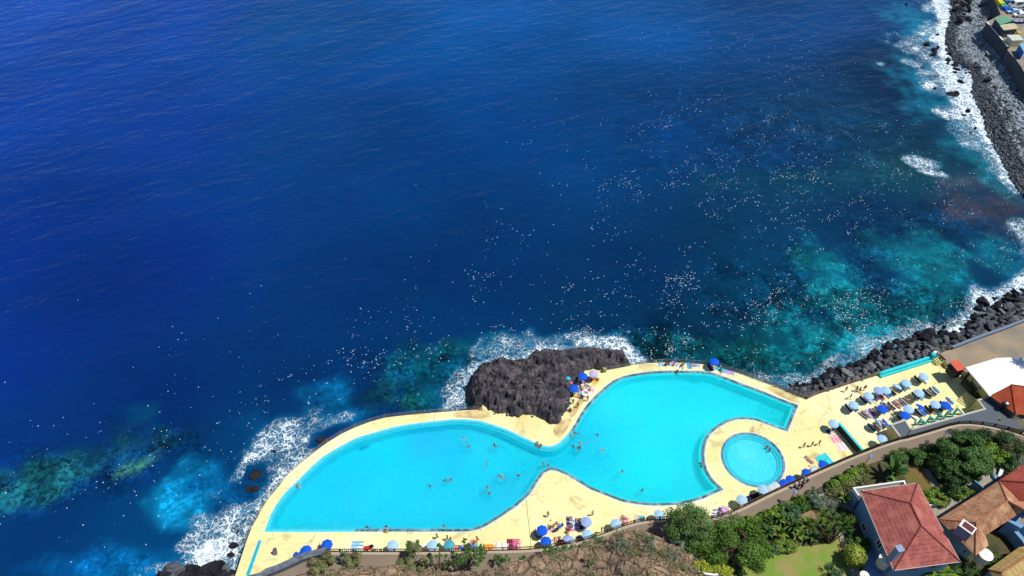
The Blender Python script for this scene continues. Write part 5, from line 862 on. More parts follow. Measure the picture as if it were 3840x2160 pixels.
# blue shaded yard walls south of the old roof, cream tiled roof in the corner
t = empty("yard_house", W('D2', 1600, 450, 6.0)); t.location.z = 3.0; tag(t, "white walled flat house with stepped parapets below the old tiled roof", "house")
for pts, z, zz in ((((1450, 385), (1760, 170), (2300, -100), (2300, 800), (1760, 480), (1700, 520)), 6.6, 0), (((1450, 450), (1500, 420), (1760, 700), (1900, 900), (1850, 960), (1720, 760)), 5.4, 0)):
    q = [rel(t, W('D2', x, y, z)).xy for x, y in pts]; mb = MB(); mb.prism(q, -.3, z - 3.0); mb.build("wall", M_HW, t)
q = [rel(t, W('D2', x, y, 6.62)).xy for x, y in ((1640, 370), (1760, 300), (2200, 250), (2200, 480), (1760, 460))]; mb = MB(); mb.prism(q, 3.61, 3.64); mb.build("roof_deck", M_CONC, t)
e = [W('D2', 1060, 1320, 5.6), W('D2', 1660, 890, 5.6), W('D2', 1830, 860, 5.6), W('D2', 2100, 1500, 5.6), W('D2', 1500, 2000, 5.6), W('D2', 1150, 1449, 5.6)]; rd = [W('D2', 1330, 1380, 6.8), W('D2', 1900, 1000, 6.8)]
t = empty("cream_tiled_house", (e[0].x + 5, e[0].y - 4, 3.0)); tag(t, "cream tiled roof house in the bottom right corner", "house"); E_ = [rel(t, p) for p in e]; D_ = [rel(t, p) for p in rd]
roof("roof", [[E_[0], E_[1], D_[1], D_[0]], [E_[1], E_[2], E_[3], D_[1]], [E_[3], E_[4], D_[0], D_[1]], [E_[0], D_[0], E_[4]]], M_T4, t); ridge([(E_[0], D_[0]), (D_[0], D_[1])], t, M_RD2); fc = sum((E_[i].xy for i in (0, 1, 3, 4)), Vector((0, 0))) / 4; mb = MB(); mb.prism([fc + (E_[i].xy - fc) * .9 for i in (0, 1, 3, 4)], -.3, 2.4); mb.build("wall", M_HW, t)
# ================================================================== GARDEN GROUND
ps = WL('A7', [(-260, 1080), (-60, 1050), (180, 985), (350, 935), (500, 890), (700, 790), (900, 700), (1050, 640), (1340, 515), (1400, 480), (1672, 350)], PZ) + WL('A6', [(200, 395), (420, 290), (700, 190), (1000, 100), (1180, 55)], PZ) + WL('A4', [(180, 1370), (370, 1330), (500, 1280), (650, 1210), (900, 1170), (1050, 1180), (1200, 1240), (1449, 1340), (1800, 1500)], PZ)
def sheet(name, pts, z, m, th=.0): mb = MB(); mb.prism([Vector(p).xy for p in pts], z - .02, z); return tag(mb.build(name, m), kind="structure")
M_SOIL = mat('garden_soil', srgb(104, 92, 62, .75), rough=.95, var=.3, scale=.5, col2=srgb(70, 74, 44, .7), detail=8, bump=.05, bscale=3)
sheet("garden_ground", ps + [Vector((150, 60, 0)), Vector((150, -30, 0)), Vector((ps[0].x, -30, 0))], PZ + .05, M_SOIL)
M_LAWN = mat('lawn', srgb(128, 160, 62, .74), rough=.95, var=.2, scale=.35, col2=srgb(168, 154, 96, .72), detail=8, lo=.42, hi=.62, bump=.04, bscale=8); M_BROWN = mat('dry_lawn', srgb(132, 106, 62, .75), rough=.95, var=.2, scale=.5, col2=srgb(112, 112, 56, .72), detail=8, bump=.04, bscale=8); M_PAVE = mat('garden_paving', srgb(172, 166, 152, .8), rough=.9, var=.2, scale=.6, detail=8)
sheet("lawn", WL('A7', [(470, 1400), (560, 1340), (680, 1230), (880, 1170), (1000, 1130), (1200, 1140), (1400, 1110), (1500, 1020), (1560, 1180), (1640, 1400), (1600, 1600), (500, 1600)], PZ), PZ + .075, M_LAWN)
sheet("dry_lawn", WL('A6', [(860, 300), (960, 240), (1040, 380), (1130, 550), (1060, 620), (960, 560), (840, 480), (800, 400)], PZ), PZ + .08, M_BROWN); sheet("dry_lawn", WL('A6', [(1040, 200), (1150, 160), (1180, 240), (1110, 290), (1060, 260)], PZ), PZ + .08, M_BROWN)
sheet("garden_path", WL('A6', [(1000, 330), (1060, 330), (1120, 420), (1200, 540), (1290, 640), (1300, 700), (1180, 830), (1100, 750), (1240, 690), (1130, 560)], PZ), PZ + .085, M_PAVE)
sheet("garden_terrace", WL('A6', [(1390, 420), (1450, 420), (1500, 440), (1560, 450), (1700, 360), (1870, 230), (1900, 300), (1820, 450), (1160, 880), (1100, 740), (1300, 690), (1280, 570), (1450, 560)], PZ), PZ + .09, M_PAVE)
sheet("garden_path", WL('A7', [(700, 900), (900, 850), (1080, 770), (1240, 720), (1290, 860), (1160, 840), (1000, 880), (820, 940)], PZ), PZ + .08, mat('garden_track', srgb(150, 128, 96, .78), rough=.95, var=.25, scale=.8, detail=8))
sheet("garden_path", WL('A7', [(1290, 600), (1520, 560), (1700, 620), (1700, 800), (1500, 700), (1380, 720)], PZ), PZ + .08, M_PAVE); sheet("garden_path", WL('A6', [(120, 1010), (180, 1000), (330, 1340), (360, 1449), (250, 1449)], PZ), PZ + .1, M_PAVE)
wall_along("garden_wall", WL('A6', [(1075, 706), (1180, 692), (1295, 678)], PZ + .8), .16, PZ, PZ + .8, M_WHITE, "low white double rail wall between the red roof house and the shrubs"); wall_along("garden_wall", WL('D1', [(870, 900), (1050, 1045)], PZ + 1.8), .22, PZ, PZ + 1.8, mat('house_wall'), "white topped wall with dark shaded face on the paved terrace")
wall_along("green_fence", WL('D1', [(1000, 790), (1240, 610), (1400, 440), (1500, 385)], PZ + .9), .06, PZ, PZ + .9, mat('pale_green_net', srgb(180, 205, 175, .8), rough=.8), "thin pale green net fence along the big garden trees", "fence")
# washing rack, furniture on the paved terrace
p = W('D1', 1390, 720, PZ); mb = MB(); mb.box((0, 0, .75), (.55, 3.6, .06)); [mb.box((x, y, .37), (.06, .06, .74)) for x in (-.22, .22) for y in (-1.6, 1.6)]; o = mb.build("table", M_WHITE); o.location = (p.x, p.y, PZ); o.rotation_euler = (0, 0, R(-38)); tag(o, "long narrow white table on the paved terrace by the red roof edge", "table")
p = W('D1', 1260, 840, PZ); mb = MB(); mb.ball((0, 0, .35), (.5, .7, .35), 10, 7); o = mb.build("laundry_pile", mat('blue_cloth', srgb(120, 150, 190, .8), rough=.9, var=.5, scale=2), smooth=True); o.location = (p.x, p.y, PZ); tag(o, "pale blue and white heap beside the long white table", "cloth")
p = W('D1', 1790, 620, PZ + .7); mb = MB(); mb.lathe([(.08, 0), (.08, .66), (1.1, .68), (1.1, .76), (1.05, .78)], 24); o = mb.build("round_table", M_WHITE); o.location = (p.x, p.y, PZ); tag(o, "round white table partly under the new red roof edge", "table")
for k, (x, y) in enumerate(((260, 1180), (300, 1200), (330, 1250), (270, 1280), (215, 1150), (310, 1290))): p = W('D1', x, y, PZ + .2); o = boulder((p.x, p.y, PZ + .2), .42, 2, "pale white garden stone in the pile on the garden path", "white stones piled on the garden path", "garden_stone"); o.data = BPRO[k * 3 + 2]
# ------------------------------------------------------------------ lamp posts
def lamp(b, h, label, sgn=1, arm=.5):
    t = empty("street_lamp", b); tag(t, label, "street lamp", "lamp posts along the promenade"); mb = MB(); mb.tube([(0, 0, 0), (0, 0, .5), (0, 0, h)], [.09, .07, .045], 8); mb.build("post", mat('dark_rail'), t); mb = MB(); mb.lathe([(.10, h - .05), (.30, h), (.34, h + .08), (.18, h + .2), (.02, h + .24)], 14); mb.build("lantern", mat('lamp_blue', srgb(90, 140, 200, .85), rough=.3), t)
    mb = MB(); mb.lathe([(.16, h - .12), (.14, h - .06)], 12); mb.build("lamp_glass", mat('lamp_glass', (.8, .8, .75), rough=.15), t)
lamp(W('A4', 370, 1355, PZ), 4.3, "lamp post rising from the hedge beside the gravel roof end of the promenade"); lamp(W('A5', 1690, 1192, PZ), 4.6, "lamp post standing where the gravel roof meets the railing"); lamp(W('A6', 378, 310, PZ), 3.6, "lamp post behind the hedge next to the banana plant"); lamp(W('A7', 1003, 670, PZ), 3.4, "lamp post behind the hedge near the group in white hats"); lamp(W('A4', 1390, 1372, PZ), 4.2, "lamp post by the dark tree at the right edge")
# ================================================================== CLIFF
crest = [(1020, 2240, 3.1), (1080, 2195, 3.4), (1150, 2170, 3.8), (1213, 2150, 4.0), (1349, 2128, 4.5), (1480, 2116, 5), (1530, 2131, 5), (1565, 2146, 5), (1614, 2138, 5), (1714, 2146, 5.5), (1863, 2130, 6), (1912, 2104, 7), (1962, 2100, 7.5), (1990, 2084, 8), (2040, 2074, 8), (2102, 2076, 8), (2164, 2056, 8.5), (2202, 2052, 8.5), (2264, 2032, 9), (2290, 2012, 9.5), (2313, 1994, 10), (2375, 1989, 10), (2437, 1996, 10), (2475, 2010, 10), (2540, 2050, 9.5), (2590, 2080, 8), (2640, 2115, 6.5), (2690, 2150, 5), (2740, 2200, 4)]
CW = [W('F', *c) for c in crest]; CR0 = resample(CW, .8); nC = len(CR0); sm = CR0
offs = [(-1, None), (0, 0), (-.5, .35), (-1.2, .6), (-2.0, .9), (-3.0, 1.3), (-4.2, 1.8), (-5.6, 2.4), (-7.2, 3.1), (-9, 3.9), (-12, 5.2), (-16, 7), (-24, 10), (-40, 16)]
rows = []; fine_rows = []
def cn(p): return mnoise.fractal(Vector((p.x * .35, p.y * .35, 1.7)), 1, 2, 5)
for j, (dy, dz) in enumerate(offs):
    row = []
    for p in CR0:
        if dz is None: q = Vector((p.x, p.y + .28 * (p.z - PZ) + .1, PZ - .2))
        else: q = Vector((p.x, p.y + dy, p.z + dz)); f = cn(q); q.z += f * .55 * (1 if dz else .35); q.x += f * .3
        row.append(q)
    rows.append(row)
V = [v for r in rows for v in r]; F = np.array([(i * nC + k, i * nC + k + 1, (i + 1) * nC + k + 1, (i + 1) * nC + k) for i in range(len(rows) - 1) for k in range(nC - 1)])[:, ::-1]
M_CLIFF = rock_mat('cliff_earth', srgb(190, 158, 130, .82), srgb(140, 114, 96, .80), .35, .4, .7)
cl = np_mesh("cliff", np.array(V), F, M_CLIFF, smooth=True); tag(cl, kind="structure"); ms = cl.modifiers.new("sub", 'SUBSURF'); ms.subdivision_type = 'SIMPLE'; ms.levels = 2; ms.render_levels = 2
tx = bpy.data.textures.new("cliff_noise", 'CLOUDS'); tx.noise_scale = 1.1; tx.noise_depth = 4; dm_ = cl.modifiers.new("disp", 'DISPLACE'); dm_.texture = tx; dm_.strength = .8; dm_.mid_level = .5; dm_.texture_coords = 'GLOBAL'
# ================================================================== PLANTS
def leaf_mat(key, c, c2=None, island=.35):
    m = mat(key, c, rough=.6, spec=.25, var=.35, scale=.5, col2=c2 or tuple(x * .55 for x in c), detail=3, island=island)
    b = m.node_tree.nodes["Principled BSDF"]; return m
LM = dict(round=leaf_mat('leaf_round', (.095, .20, .022)), dark=leaf_mat('leaf_dark', (.04, .095, .025)), mid=leaf_mat('leaf_mid', (.07, .16, .03)), bright=leaf_mat('leaf_bright', (.17, .29, .03)), yel=leaf_mat('leaf_yellow', (.42, .44, .03), (.3, .36, .03)), grey=leaf_mat('leaf_grey', (.16, .22, .14)), blue=leaf_mat('leaf_blue_green', (.07, .16, .07)),
          olive=leaf_mat('leaf_olive', (.20, .22, .08)), dry=leaf_mat('leaf_dry', (.46, .36, .24), (.22, .24, .13)), feather=leaf_mat('leaf_feathery', (.10, .19, .04)), topi=leaf_mat('leaf_topiary', (.27, .32, .04), (.17, .22, .03)))
M_BARK = mat('bark', (.11, .08, .055), rough=.95, var=.4, scale=3)
def leaves(N_, C_, leaf, nclump=24, clump=.27, shell=.55, flat=0.0, aspect=1.9, hemi=-.25, seed=0):
    """unit-ball crown scaled by C_ = (rx, ry, rz); returns V, F"""
    rs = np.random.RandomState(seed); d = rs.randn(nclump * 3, 3); d /= np.linalg.norm(d, axis=1)[:, None]; d = d[d[:, 2] > hemi][:nclump]; r = shell + (1 - shell) * rs.rand(len(d)) ** .5; cc_ = d * (r * (.86 + .22 * rs.rand(len(d))))[:, None]
    k = rs.randint(0, len(cc_), N_); u = rs.randn(N_, 3); u /= np.linalg.norm(u, axis=1)[:, None]; pos = cc_[k] + u * clump * (rs.rand(N_) ** .4)[:, None] * np.array([1, 1, .8]); S = np.array(C_); P = pos * S
    nr = u + .6 * pos + np.array([0, 0, .5]) + .5 * rs.randn(N_, 3); nr /= np.linalg.norm(nr, axis=1)[:, None]; a = np.cross(nr, rs.randn(N_, 3)); a /= np.linalg.norm(a, axis=1)[:, None]; b = np.cross(nr, a); s = leaf * rs.uniform(.6, 1.3, N_)[:, None]
    V = np.stack([P - a * s * aspect / 2, P - b * s / 2, P + a * s * aspect / 2, P + b * s / 2], 1).reshape(-1, 3); return V, np.arange(N_ * 4).reshape(-1, 4)
_seed = [11]
def tree(name, cat, p, r, h, z0, leaf, m, label, n=2600, ry=None, trunk=True, group=None, nclump=26, shell=.5, rz=.62, lean=0):
    """p = crown centre as seen (crop, x, y)"""
    zc = z0 + h * .6; c = W(p[0], p[1], p[2], zc); t = empty(name, (c.x, c.y, z0)); tag(t, label, cat, group); _seed[0] += 1
    ry = ry or r; V, F = leaves(n, (r, ry, h * (rz if trunk else .6)), leaf, nclump, .30, shell, seed=_seed[0]); V[:, 2] += h * (.58 if trunk else .42); V[:, 2] = np.maximum(V[:, 2], .05)
    np_mesh("crown" if trunk else "foliage", V, F, LM[m], t)
    mb = MB(); rs = random.Random(_seed[0])
    if trunk: mb.tube([(0, 0, 0), (.1, .05, h * .25), (0, 0, h * .5)], [.05 * h, .035 * h, .02 * h], 8)
    for k in range(7 if trunk else 6):
        a = k * 2.4 + rs.random(); e = Vector((math.cos(a) * r * .7, math.sin(a) * ry * .7, h * rs.uniform(.5, .95))); s = Vector((0, 0, h * (.3 if trunk else .02))); mb.tube([s, s.lerp(e, .5) + Vector((0, 0, h * .06)), e], [.018 * h + .02, .012 * h + .015, .01], 5)
    mb.build("trunk" if trunk else "stems", M_BARK, t); return t
GG = PZ + .05
SPEC = [("round_tree", "tree", ('E1', 1500, 800), 5.4, 5.5, .20, 'round', "big round dark green tree at the top left of the lawn", 9000, 5.0, True), ("feathery_tree", "tree", ('E1', 560, 430), 4.2, 6.5, .17, 'feather', "feathery olive green tree leaning over the promenade railing", 7500, 4.0, True),
        ("shrub", "shrub", ('A7', 1290, 620), 1.7, 2.2, .14, 'grey', "grey green round bush in the hedge line beside the promenade", 1800, None, False), ("shrub", "shrub", ('A7', 1010, 770), 1.9, 2.0, .14, 'blue', "blue green bush in the middle of the long hedge", 1800, None, False), ("shrub", "shrub", ('A7', 1450, 730), 2.2, 1.8, .12, 'grey', "pale grey bush behind the dracaena tree", 1800, None, False),
        ("shrub", "shrub", ('A7', 960, 1125), 2.6, 1.4, .15, 'bright', "bright green low shrub between palms and lawn", 1500, 1.2, False), ("shrub", "shrub", ('A7', 830, 1175), 1.3, 1.2, .15, 'blue', "bluish shrub at the left end of the lawn border", 800, None, False),
        ("shrub", "shrub", ('A6', 350, 1120), 1.9, 2.6, .14, 'mid', "dark green shrub behind the round clipped topiary", 1800, None, False), ("shrub", "shrub", ('A6', 870, 180), 3.3, 2.2, .16, 'mid', "large oblong dark green bush at the path edge above the dry lawn", 4200, 1.7, False), ("shrub", "shrub", ('A6', 1090, 125), 1.6, 2.0, .14, 'dark', "small dark bush under the first lamp post", 1300, None, False),
        ("shrub", "shrub", ('A6', 770, 290), 1.5, 1.8, .15, 'mid', "green shrub just right of the banana plant", 1100, None, False),
        ("garden_tree", "tree", ('D1', 640, 70), 3.8, 4.5, .17, 'dark', "dark green tree along the path at the top of the garden", 3800, 2.0, True), ("garden_tree", "tree", ('D1', 980, 60), 3.0, 4.0, .17, 'dark', "dark tree next to the promenade above the big mid green tree", 2600, 1.8, True), ("garden_tree", "tree", ('D1', 640, 400), 4.4, 5.5, .26, 'mid', "largest garden tree with mid green broad leaves", 6500, 3.8, True), ("garden_tree", "tree", ('D1', 930, 480), 2.4, 4.5, .2, 'mid', "leafy tree on the right side of the largest garden tree", 2600, 3.2, True),
        ("garden_tree", "tree", ('D1', 1190, 370), 2.6, 3.5, .18, 'bright', "yellow green tree beside the thin net fence", 2600, 2.2, True), ("garden_tree", "tree", ('D1', 1580, 180), 2.8, 4.5, .17, 'dark', "dark tree at the top right corner of the garden", 3000, 2.8, True), ("garden_tree", "tree", ('D1', 300, 640), 2.5, 3.5, .18, 'mid', "bluish tree over the garden path", 2400, None, True), ("garden_tree", "tree", ('D1', 420, 890), 2.4, 3.2, .17, 'dark', "dark lower tree above the bright green shrub", 2200, None, True),
        ("shrub", "shrub", ('D1', 550, 1070), 2.1, 1.8, .17, 'bright', "bright green shrub at the foot of the garden trees", 1900, 1.7, False), ("shrub", "shrub", ('D1', 70, 480), 1.6, 2.2, .17, 'bright', "light green shrub on the left of the garden trees", 1200, None, False), ("shrub", "shrub", ('D1', 90, 1240), 2.4, 1.5, .17, 'bright', "bright green shrub beside the white stones", 2200, 1.8, False), ("shrub", "shrub", ('D1', 890, 820), .9, 1.0, .15, 'bright', "small bright bush at the end of the net fence", 500, None, False),
        ("shrub", "shrub", ('D1', 1620, 560), 1.8, 2.0, .15, 'dark', "dark shrub above the new red roof", 1500, None, False), ("shrub", "shrub", ('D1', 1780, 480), 1.8, 1.5, .13, 'grey', "grey shrub at the right edge above the new red roof", 1200, None, False), ("shrub", "shrub", ('D2', 600, 1270), 2.2, 2.2, .16, 'dark', "dark shrub below the south eave of the red roof house", 1700, None, False),
        ("shrub", "shrub", ('D2', 300, 1400), 3.4, 1.6, .18, 'bright', "bright green hedge bush at the bottom edge below the red roof", 3000, 1.4, False), ("shrub", "shrub", ('D2', 1180, 1140), 1.4, 1.6, .15, 'mid', "small shrub beside the cream water tank", 800, None, False), ("shrub", "shrub", ('A6', 60, 1420), 1.9, 2.0, .15, 'blue', "blue green bush at the bottom of the lawn", 1400, None, False),
        ("shrub", "shrub", ('A7', 60, 1080), 3.0, 3.0, .16, 'blue', "grey green undergrowth bush below the feathery tree", 2400, 2.2, False), ("shrub", "shrub", ('A7', 330, 1040), 2.4, 2.0, .16, 'dark', "dark undergrowth at the foot of the round tree", 1500, 1.4, False), ("shrub", "shrub", ('A7', 60, 560), 0.5, .5, .1, 'mid', "tiny tuft on the path verge", 40, None, False)]
for nm, ct, pp, r, h, lf, m_, lab, n_, ry, tr in SPEC[:-1]: tree(nm, ct, pp, r, h, GG, lf, m_, lab, int(n_ * 1.25), ry, tr)
# clipped topiary
c = W('A6', 292, 1238, GG + 2.0); t = empty("topiary_tree", (c.x, c.y, GG)); tag(t, "round clipped yellow green topiary tree beside the lawn", "tree"); V, F = leaves(5200, (1.75, 1.75, 1.75), .13, 400, .05, .97, seed=5, hemi=-.9); V[:, 2] += 2.0; np_mesh("crown", V, F, LM['topi'], t)
mb = MB(); mb.ball((0, 0, 2.0), 1.6, 16, 12); mb.build("inner_crown", LM['topi'], t); mb = MB(); mb.tube([(0, 0, 0), (0, 0, 1.0)], [.14, .10], 8); mb.build("trunk", M_BARK, t)
# hedges: one loose row per stretch
def hedge(pts, z0, w, h, m, label, dens=260, leaf=.16):
    P = resample([Vector((p.x, p.y, 0)) for p in pts], .5); o = P[0]; t = empty("hedge", (o.x, o.y, z0)); tag(t, label, "hedge"); rs = np.random.RandomState(len(label)); A_ = np.array([(p.x - o.x, p.y - o.y, 0) for p in P]); N_ = int(dens * len(P) * .5); k = rs.randint(0, len(P) - 1, N_); f = rs.rand(N_)[:, None]; B_ = A_[k] * (1 - f) + A_[k + 1] * f
    a = rs.uniform(0, math.pi, N_); bulge = 1 + .28 * np.sin(k * .9) + .15 * rs.randn(len(P))[k]; rr = rs.uniform(.75, 1.05, N_) * bulge; d = A_[k + 1] - A_[k]; d /= np.linalg.norm(d, axis=1)[:, None] + 1e-9; nrm = np.stack([-d[:, 1], d[:, 0], d[:, 2]], 1); C_ = B_ + nrm * (np.cos(a) * rr * w / 2)[:, None]; C_[:, 2] = np.sin(a) * rr * h
    n2 = nrm * np.cos(a)[:, None] + np.array([0, 0, 1]) * np.sin(a)[:, None] + .7 * rs.randn(N_, 3); n2 /= np.linalg.norm(n2, axis=1)[:, None]; u = np.cross(n2, rs.randn(N_, 3)); u /= np.linalg.norm(u, axis=1)[:, None]; v = np.cross(n2, u); s = leaf * rs.uniform(.6, 1.4, N_)[:, None]
    V = np.stack([C_ - u * s, C_ - v * s * .6, C_ + u * s, C_ + v * s * .6], 1).reshape(-1, 3); np_mesh("foliage", V, np.arange(N_ * 4).reshape(-1, 4), LM[m], t)
    mb = MB()
    for q in P[::3]: mb.tube([(q.x - o.x, q.y - o.y, 0), (q.x - o.x + .05, q.y - o.y, h * .7)], .05, 5)
    mb.build("stems", M_BARK, t)
hedge(WL('A7', [(330, 985), (480, 930), (700, 830), (900, 740), (1050, 680), (1240, 590)], GG + .7), GG, 1.5, 1.2, 'bright', "long bright green hedge along the promenade below the wading pool"); hedge(WL('A7', [(560, 960), (800, 860), (1000, 800), (1200, 700)], GG + .4), GG, 1.5, 1.0, 'mid', "darker second hedge row behind the long bright hedge")
hedge(WL('A7', [(1400, 520), (1500, 480), (1672, 410)], GG + .7) + WL('A6', [(120, 450), (300, 350), (400, 320)], GG + .7), GG, 1.6, 1.2, 'bright', "bright hedge along the promenade towards the banana plant"); hedge(WL('A7', [(1400, 590), (1560, 530)], GG + .4) + WL('A6', [(60, 560), (200, 500), (380, 400)], GG + .4), GG, 2.4, .9, 'olive', "wide olive ground hedge behind the bright one")
hedge(WL('E1', [(690, 1215), (860, 1250), (1000, 1290), (1150, 1310), (1290, 1330), (1420, 1400), (1500, 1500)], 9.3), 8.6, 1.9, 1.0, 'yel', "vivid yellow green hedge on the curved white wall at the bottom edge", 420, .13)
wall_along("terrace_wall", WL('E1', [(700, 1290), (800, 1345), (950, 1400), (1100, 1420), (1270, 1410), (1400, 1470)], 9.2), .3, 7.0, 9.2, M_WHITE, "curved white wall below the vivid yellow green hedge"); wall_along("terrace_wall", WL('E1', [(640, 1245), (665, 1330), (690, 1480)], 9.2), .55, 7.0, 9.2, M_WHITE, "short pale wall at the left end of the yellow green hedge")
sheet("terrace_floor", WL('E1', [(700, 1290), (950, 1410), (1280, 1430), (1500, 1600), (720, 1700)], 8.0), 8.6, mat('terrace_dark', srgb(120, 108, 104, .75), rough=.9))
# blade plants
def blades(parent, c, n, L, w, m, droop=.6, up=.5, name="leaves", seed=1, segs=5, hemi=0, fold=.0):
    rs = random.Random(seed); mb = MB()
    for k in range(n):
        a = k * 2.399 + rs.uniform(-.2, .2); el = up * (1 - .85 * (k / n)) + rs.uniform(-.1, .15) + .15; l = L * rs.uniform(.75, 1.1); pts = []; p = Vector(c); d = Vector((math.cos(a) * math.cos(el * 1.5), math.sin(a) * math.cos(el * 1.5), math.sin(el * 1.5)))
        side = Vector((-math.sin(a), math.cos(a), 0)); vs = []
        for s in range(segs + 1):
            f = s / segs; ww = w * (math.sin(math.pi * min(1, f * .9 + .12)) ** .8) * (1 if s < segs else .05); vs += [p - side * ww / 2 + Vector((0, 0, fold * ww)), p + Vector((0, 0, -.0)), p + side * ww / 2 + Vector((0, 0, fold * ww))]; p = p + d * (l / segs); d = (d + Vector((0, 0, -droop / segs))).normalized()
        mb.add(vs, [(s * 3 + j, s * 3 + j + 1, s * 3 + j + 4, s * 3 + j + 3) for s in range(segs) for j in (0, 1)])
    return mb.build(name, LM[m], parent)
def feather(parent, c, n, L, m, seed=1, w=.8, up=.55):
    rs = random.Random(seed); mb = MB()
    for k in range(n):
        a = k * 2.399; el = up + rs.uniform(-.25, .35); d = Vector((math.cos(a) * math.cos(el), math.sin(a) * math.cos(el), math.sin(el))); p = Vector(c); side = Vector((-math.sin(a), math.cos(a), 0)); sg = 12; l = L * rs.uniform(.8, 1.1)
        for s in range(sg):
            q = p + d * (l / sg); f = (s + .5) / sg; ll = w * math.sin(math.pi * (.15 + .8 * f)) * .6
            for sd in (-1, 1):
                for h_ in (0, .5):
                    b_ = p.lerp(q, h_); e = b_ + side * sd * ll + d * ll * .5 + Vector((0, 0, -ll * .35)); mb.add([b_, b_ + d * .09, e], [(0, 1, 2)])
            mb.beam(p, q, .05, .03); p = q; d = (d + Vector((0, 0, -1.5 / sg))).normalized()
    return mb.build("fronds", LM[m], parent)
def plant(nm, cat, p, z0, label, kind, L, m, h=0.0, n=16, w=.4, seed=3, group=None, **k):
    c = W(p[0], p[1], p[2], z0 + h); t = empty(nm, (c.x, c.y, z0)); tag(t, label, cat, group)
    if h > .3: mb = MB(); mb.tube([(0, 0, 0), (.03, 0, h)], [.16, .11], 8); mb.build("trunk", M_BARK, t)
    if kind == 'blade': blades(t, (0, 0, h + .05), n, L, w, m, seed=seed, **k)
    else: feather(t, (0, 0, h + .05), n, L, m, seed, w)
    return t
plant("banana_plant", "banana plant", ('A6', 680, 370), GG, "large banana plant with wide arching leaves above the red roof house", 'blade', 3.1, 'mid', 1.4, 17, .75, 3, droop=1.0, up=.75, fold=.15); plant("banana_plant", "banana plant", ('A6', 190, 650), GG, "smaller banana plant left of the house terrace", 'blade', 1.8, 'bright', .8, 9, .55, 4, droop=1.0, up=.7, fold=.15)
for i, (x, y, s_, lab) in enumerate([(905, 860, 1.5, "small palm closest to the white flower bed"), (770, 1000, 1.9, "palm at the left end of the palm group by the lawn"), (900, 1010, 1.9, "dense palm in the middle of the palm group"), (1050, 940, 1.9, "palm behind the middle of the palm group"), (1180, 920, 2.1, "tallest yellow green palm on the right of the group"), (1240, 1040, 1.7, "palm at the right end of the group above the lawn"), (1100, 1030, 1.6, "low palm between the middle and the right palms"), (1000, 900, 1.3, "small palm at the back of the group")]):
    plant("garden_palm", "palm", ('A7', x, y), GG, lab, 'blade', s_, 'bright' if i % 2 == 0 else 'mid', 1.0, 15, .42, 20 + i, "small palms above the lawn", droop=1.2, up=.8, fold=.2)
plant("blue_palm", "palm", ('E1', 690, 870), 4.0, "feathery blue grey palm under the feathery tree", 'feather', 3.4, 'grey', 1.6, 15, 1.1, 8); plant("blue_palm", "palm", ('E1', 480, 700), 4.5, "pale feathery fronds poking from the feathery tree", 'feather', 2.6, 'grey', 2.0, 10, .9, 9)
plant("yucca", "yucca", ('E1', 1090, 950), GG, "spiky dark green yucca at the foot of the round tree", 'blade', 1.5, 'mid', 1.2, 46, .10, 31, droop=.5, up=.9); plant("yucca", "yucca", ('E1', 1990, 1140), GG, "pale spiky yucca at the upper left of the lawn", 'blade', 1.3, 'grey', .5, 46, .09, 32, droop=.4, up=.9); plant("yucca", "yucca", ('E1', 2070, 1300), GG, "green spiky yucca on the lower left of the lawn", 'blade', 1.2, 'mid', .5, 40, .10, 33, droop=.5, up=.9)
plant("agave", "agave", ('E1', 950, 1080), 5.0, "grey green agave clump on the cliff edge", 'blade', 1.3, 'blue', 0, 26, .18, 34, droop=.7, up=.7); plant("banana_plant", "banana plant", ('E1', 1430, 1170), GG, "drooping banana plant below the round tree", 'blade', 2.2, 'olive', 1.2, 10, .5, 35, droop=1.6, up=.7, fold=.15)
plant("potted_plant", "potted plant", ('D8', 1670, 1140), 3.2, "leafy plant on the walled roof terrace at the right edge", 'blade', 1.1, 'olive', .3, 30, .22, 36, droop=.8, up=.8); plant("weed", "weed", ('D8', 1185, 1310), 3.0, "yellow green weed growing on the gravel roof", 'blade', .6, 'yel', 0, 22, .1, 37, droop=.6, up=.8)
# dracaena tree with many spiky heads
c = W('A7', 1480, 900, GG + 3.0); t = empty("dracaena_tree", (c.x - .6, c.y - 1.2, GG)); tag(t, "dracaena tree with many spiky green rosettes right of the palms", "tree"); base = W('A7', 1420, 1110, GG) - Vector(t.location); heads = [(1340, 830), (1460, 815), (1560, 840), (1390, 910), (1480, 930), (1590, 920), (1640, 870), (1400, 1000), (1320, 900), (1500, 870), (1620, 970), (1530, 980), (1380, 780)]; mb = MB()
for k, (x, y) in enumerate(heads):
    h_ = W('A7', x, y, GG + 3.0 + .25 * (k % 3)) - Vector(t.location); mid = base.lerp(h_, .45); mid.z = 1.3; mb.tube([base, mid, h_], [.16, .11, .07], 6); blades(t, h_, 40, 1.15, .11, 'mid' if k % 3 else 'bright', .5, .95, "rosette", 50 + k)
mb.build("trunk", M_BARK, t)
# palm outside the frame that throws its shadow on the white roof
sp = W('D8', 1610, 110, WR); c = Vector((sp.x + .5 * (9.2 - WR), sp.y, GZ)); t = empty("tall_palm", c); tag(t, "tall palm beyond the right edge whose shadow falls on the white roof", "palm"); mb = MB(); mb.tube([(0, 0, 0), (.1, 0, 4), (0, 0, 8)], [.2, .15, .12], 8); mb.build("trunk", M_BARK, t); feather(t, (0, 0, 8), 18, 2.3, 'mid', 77, .9)
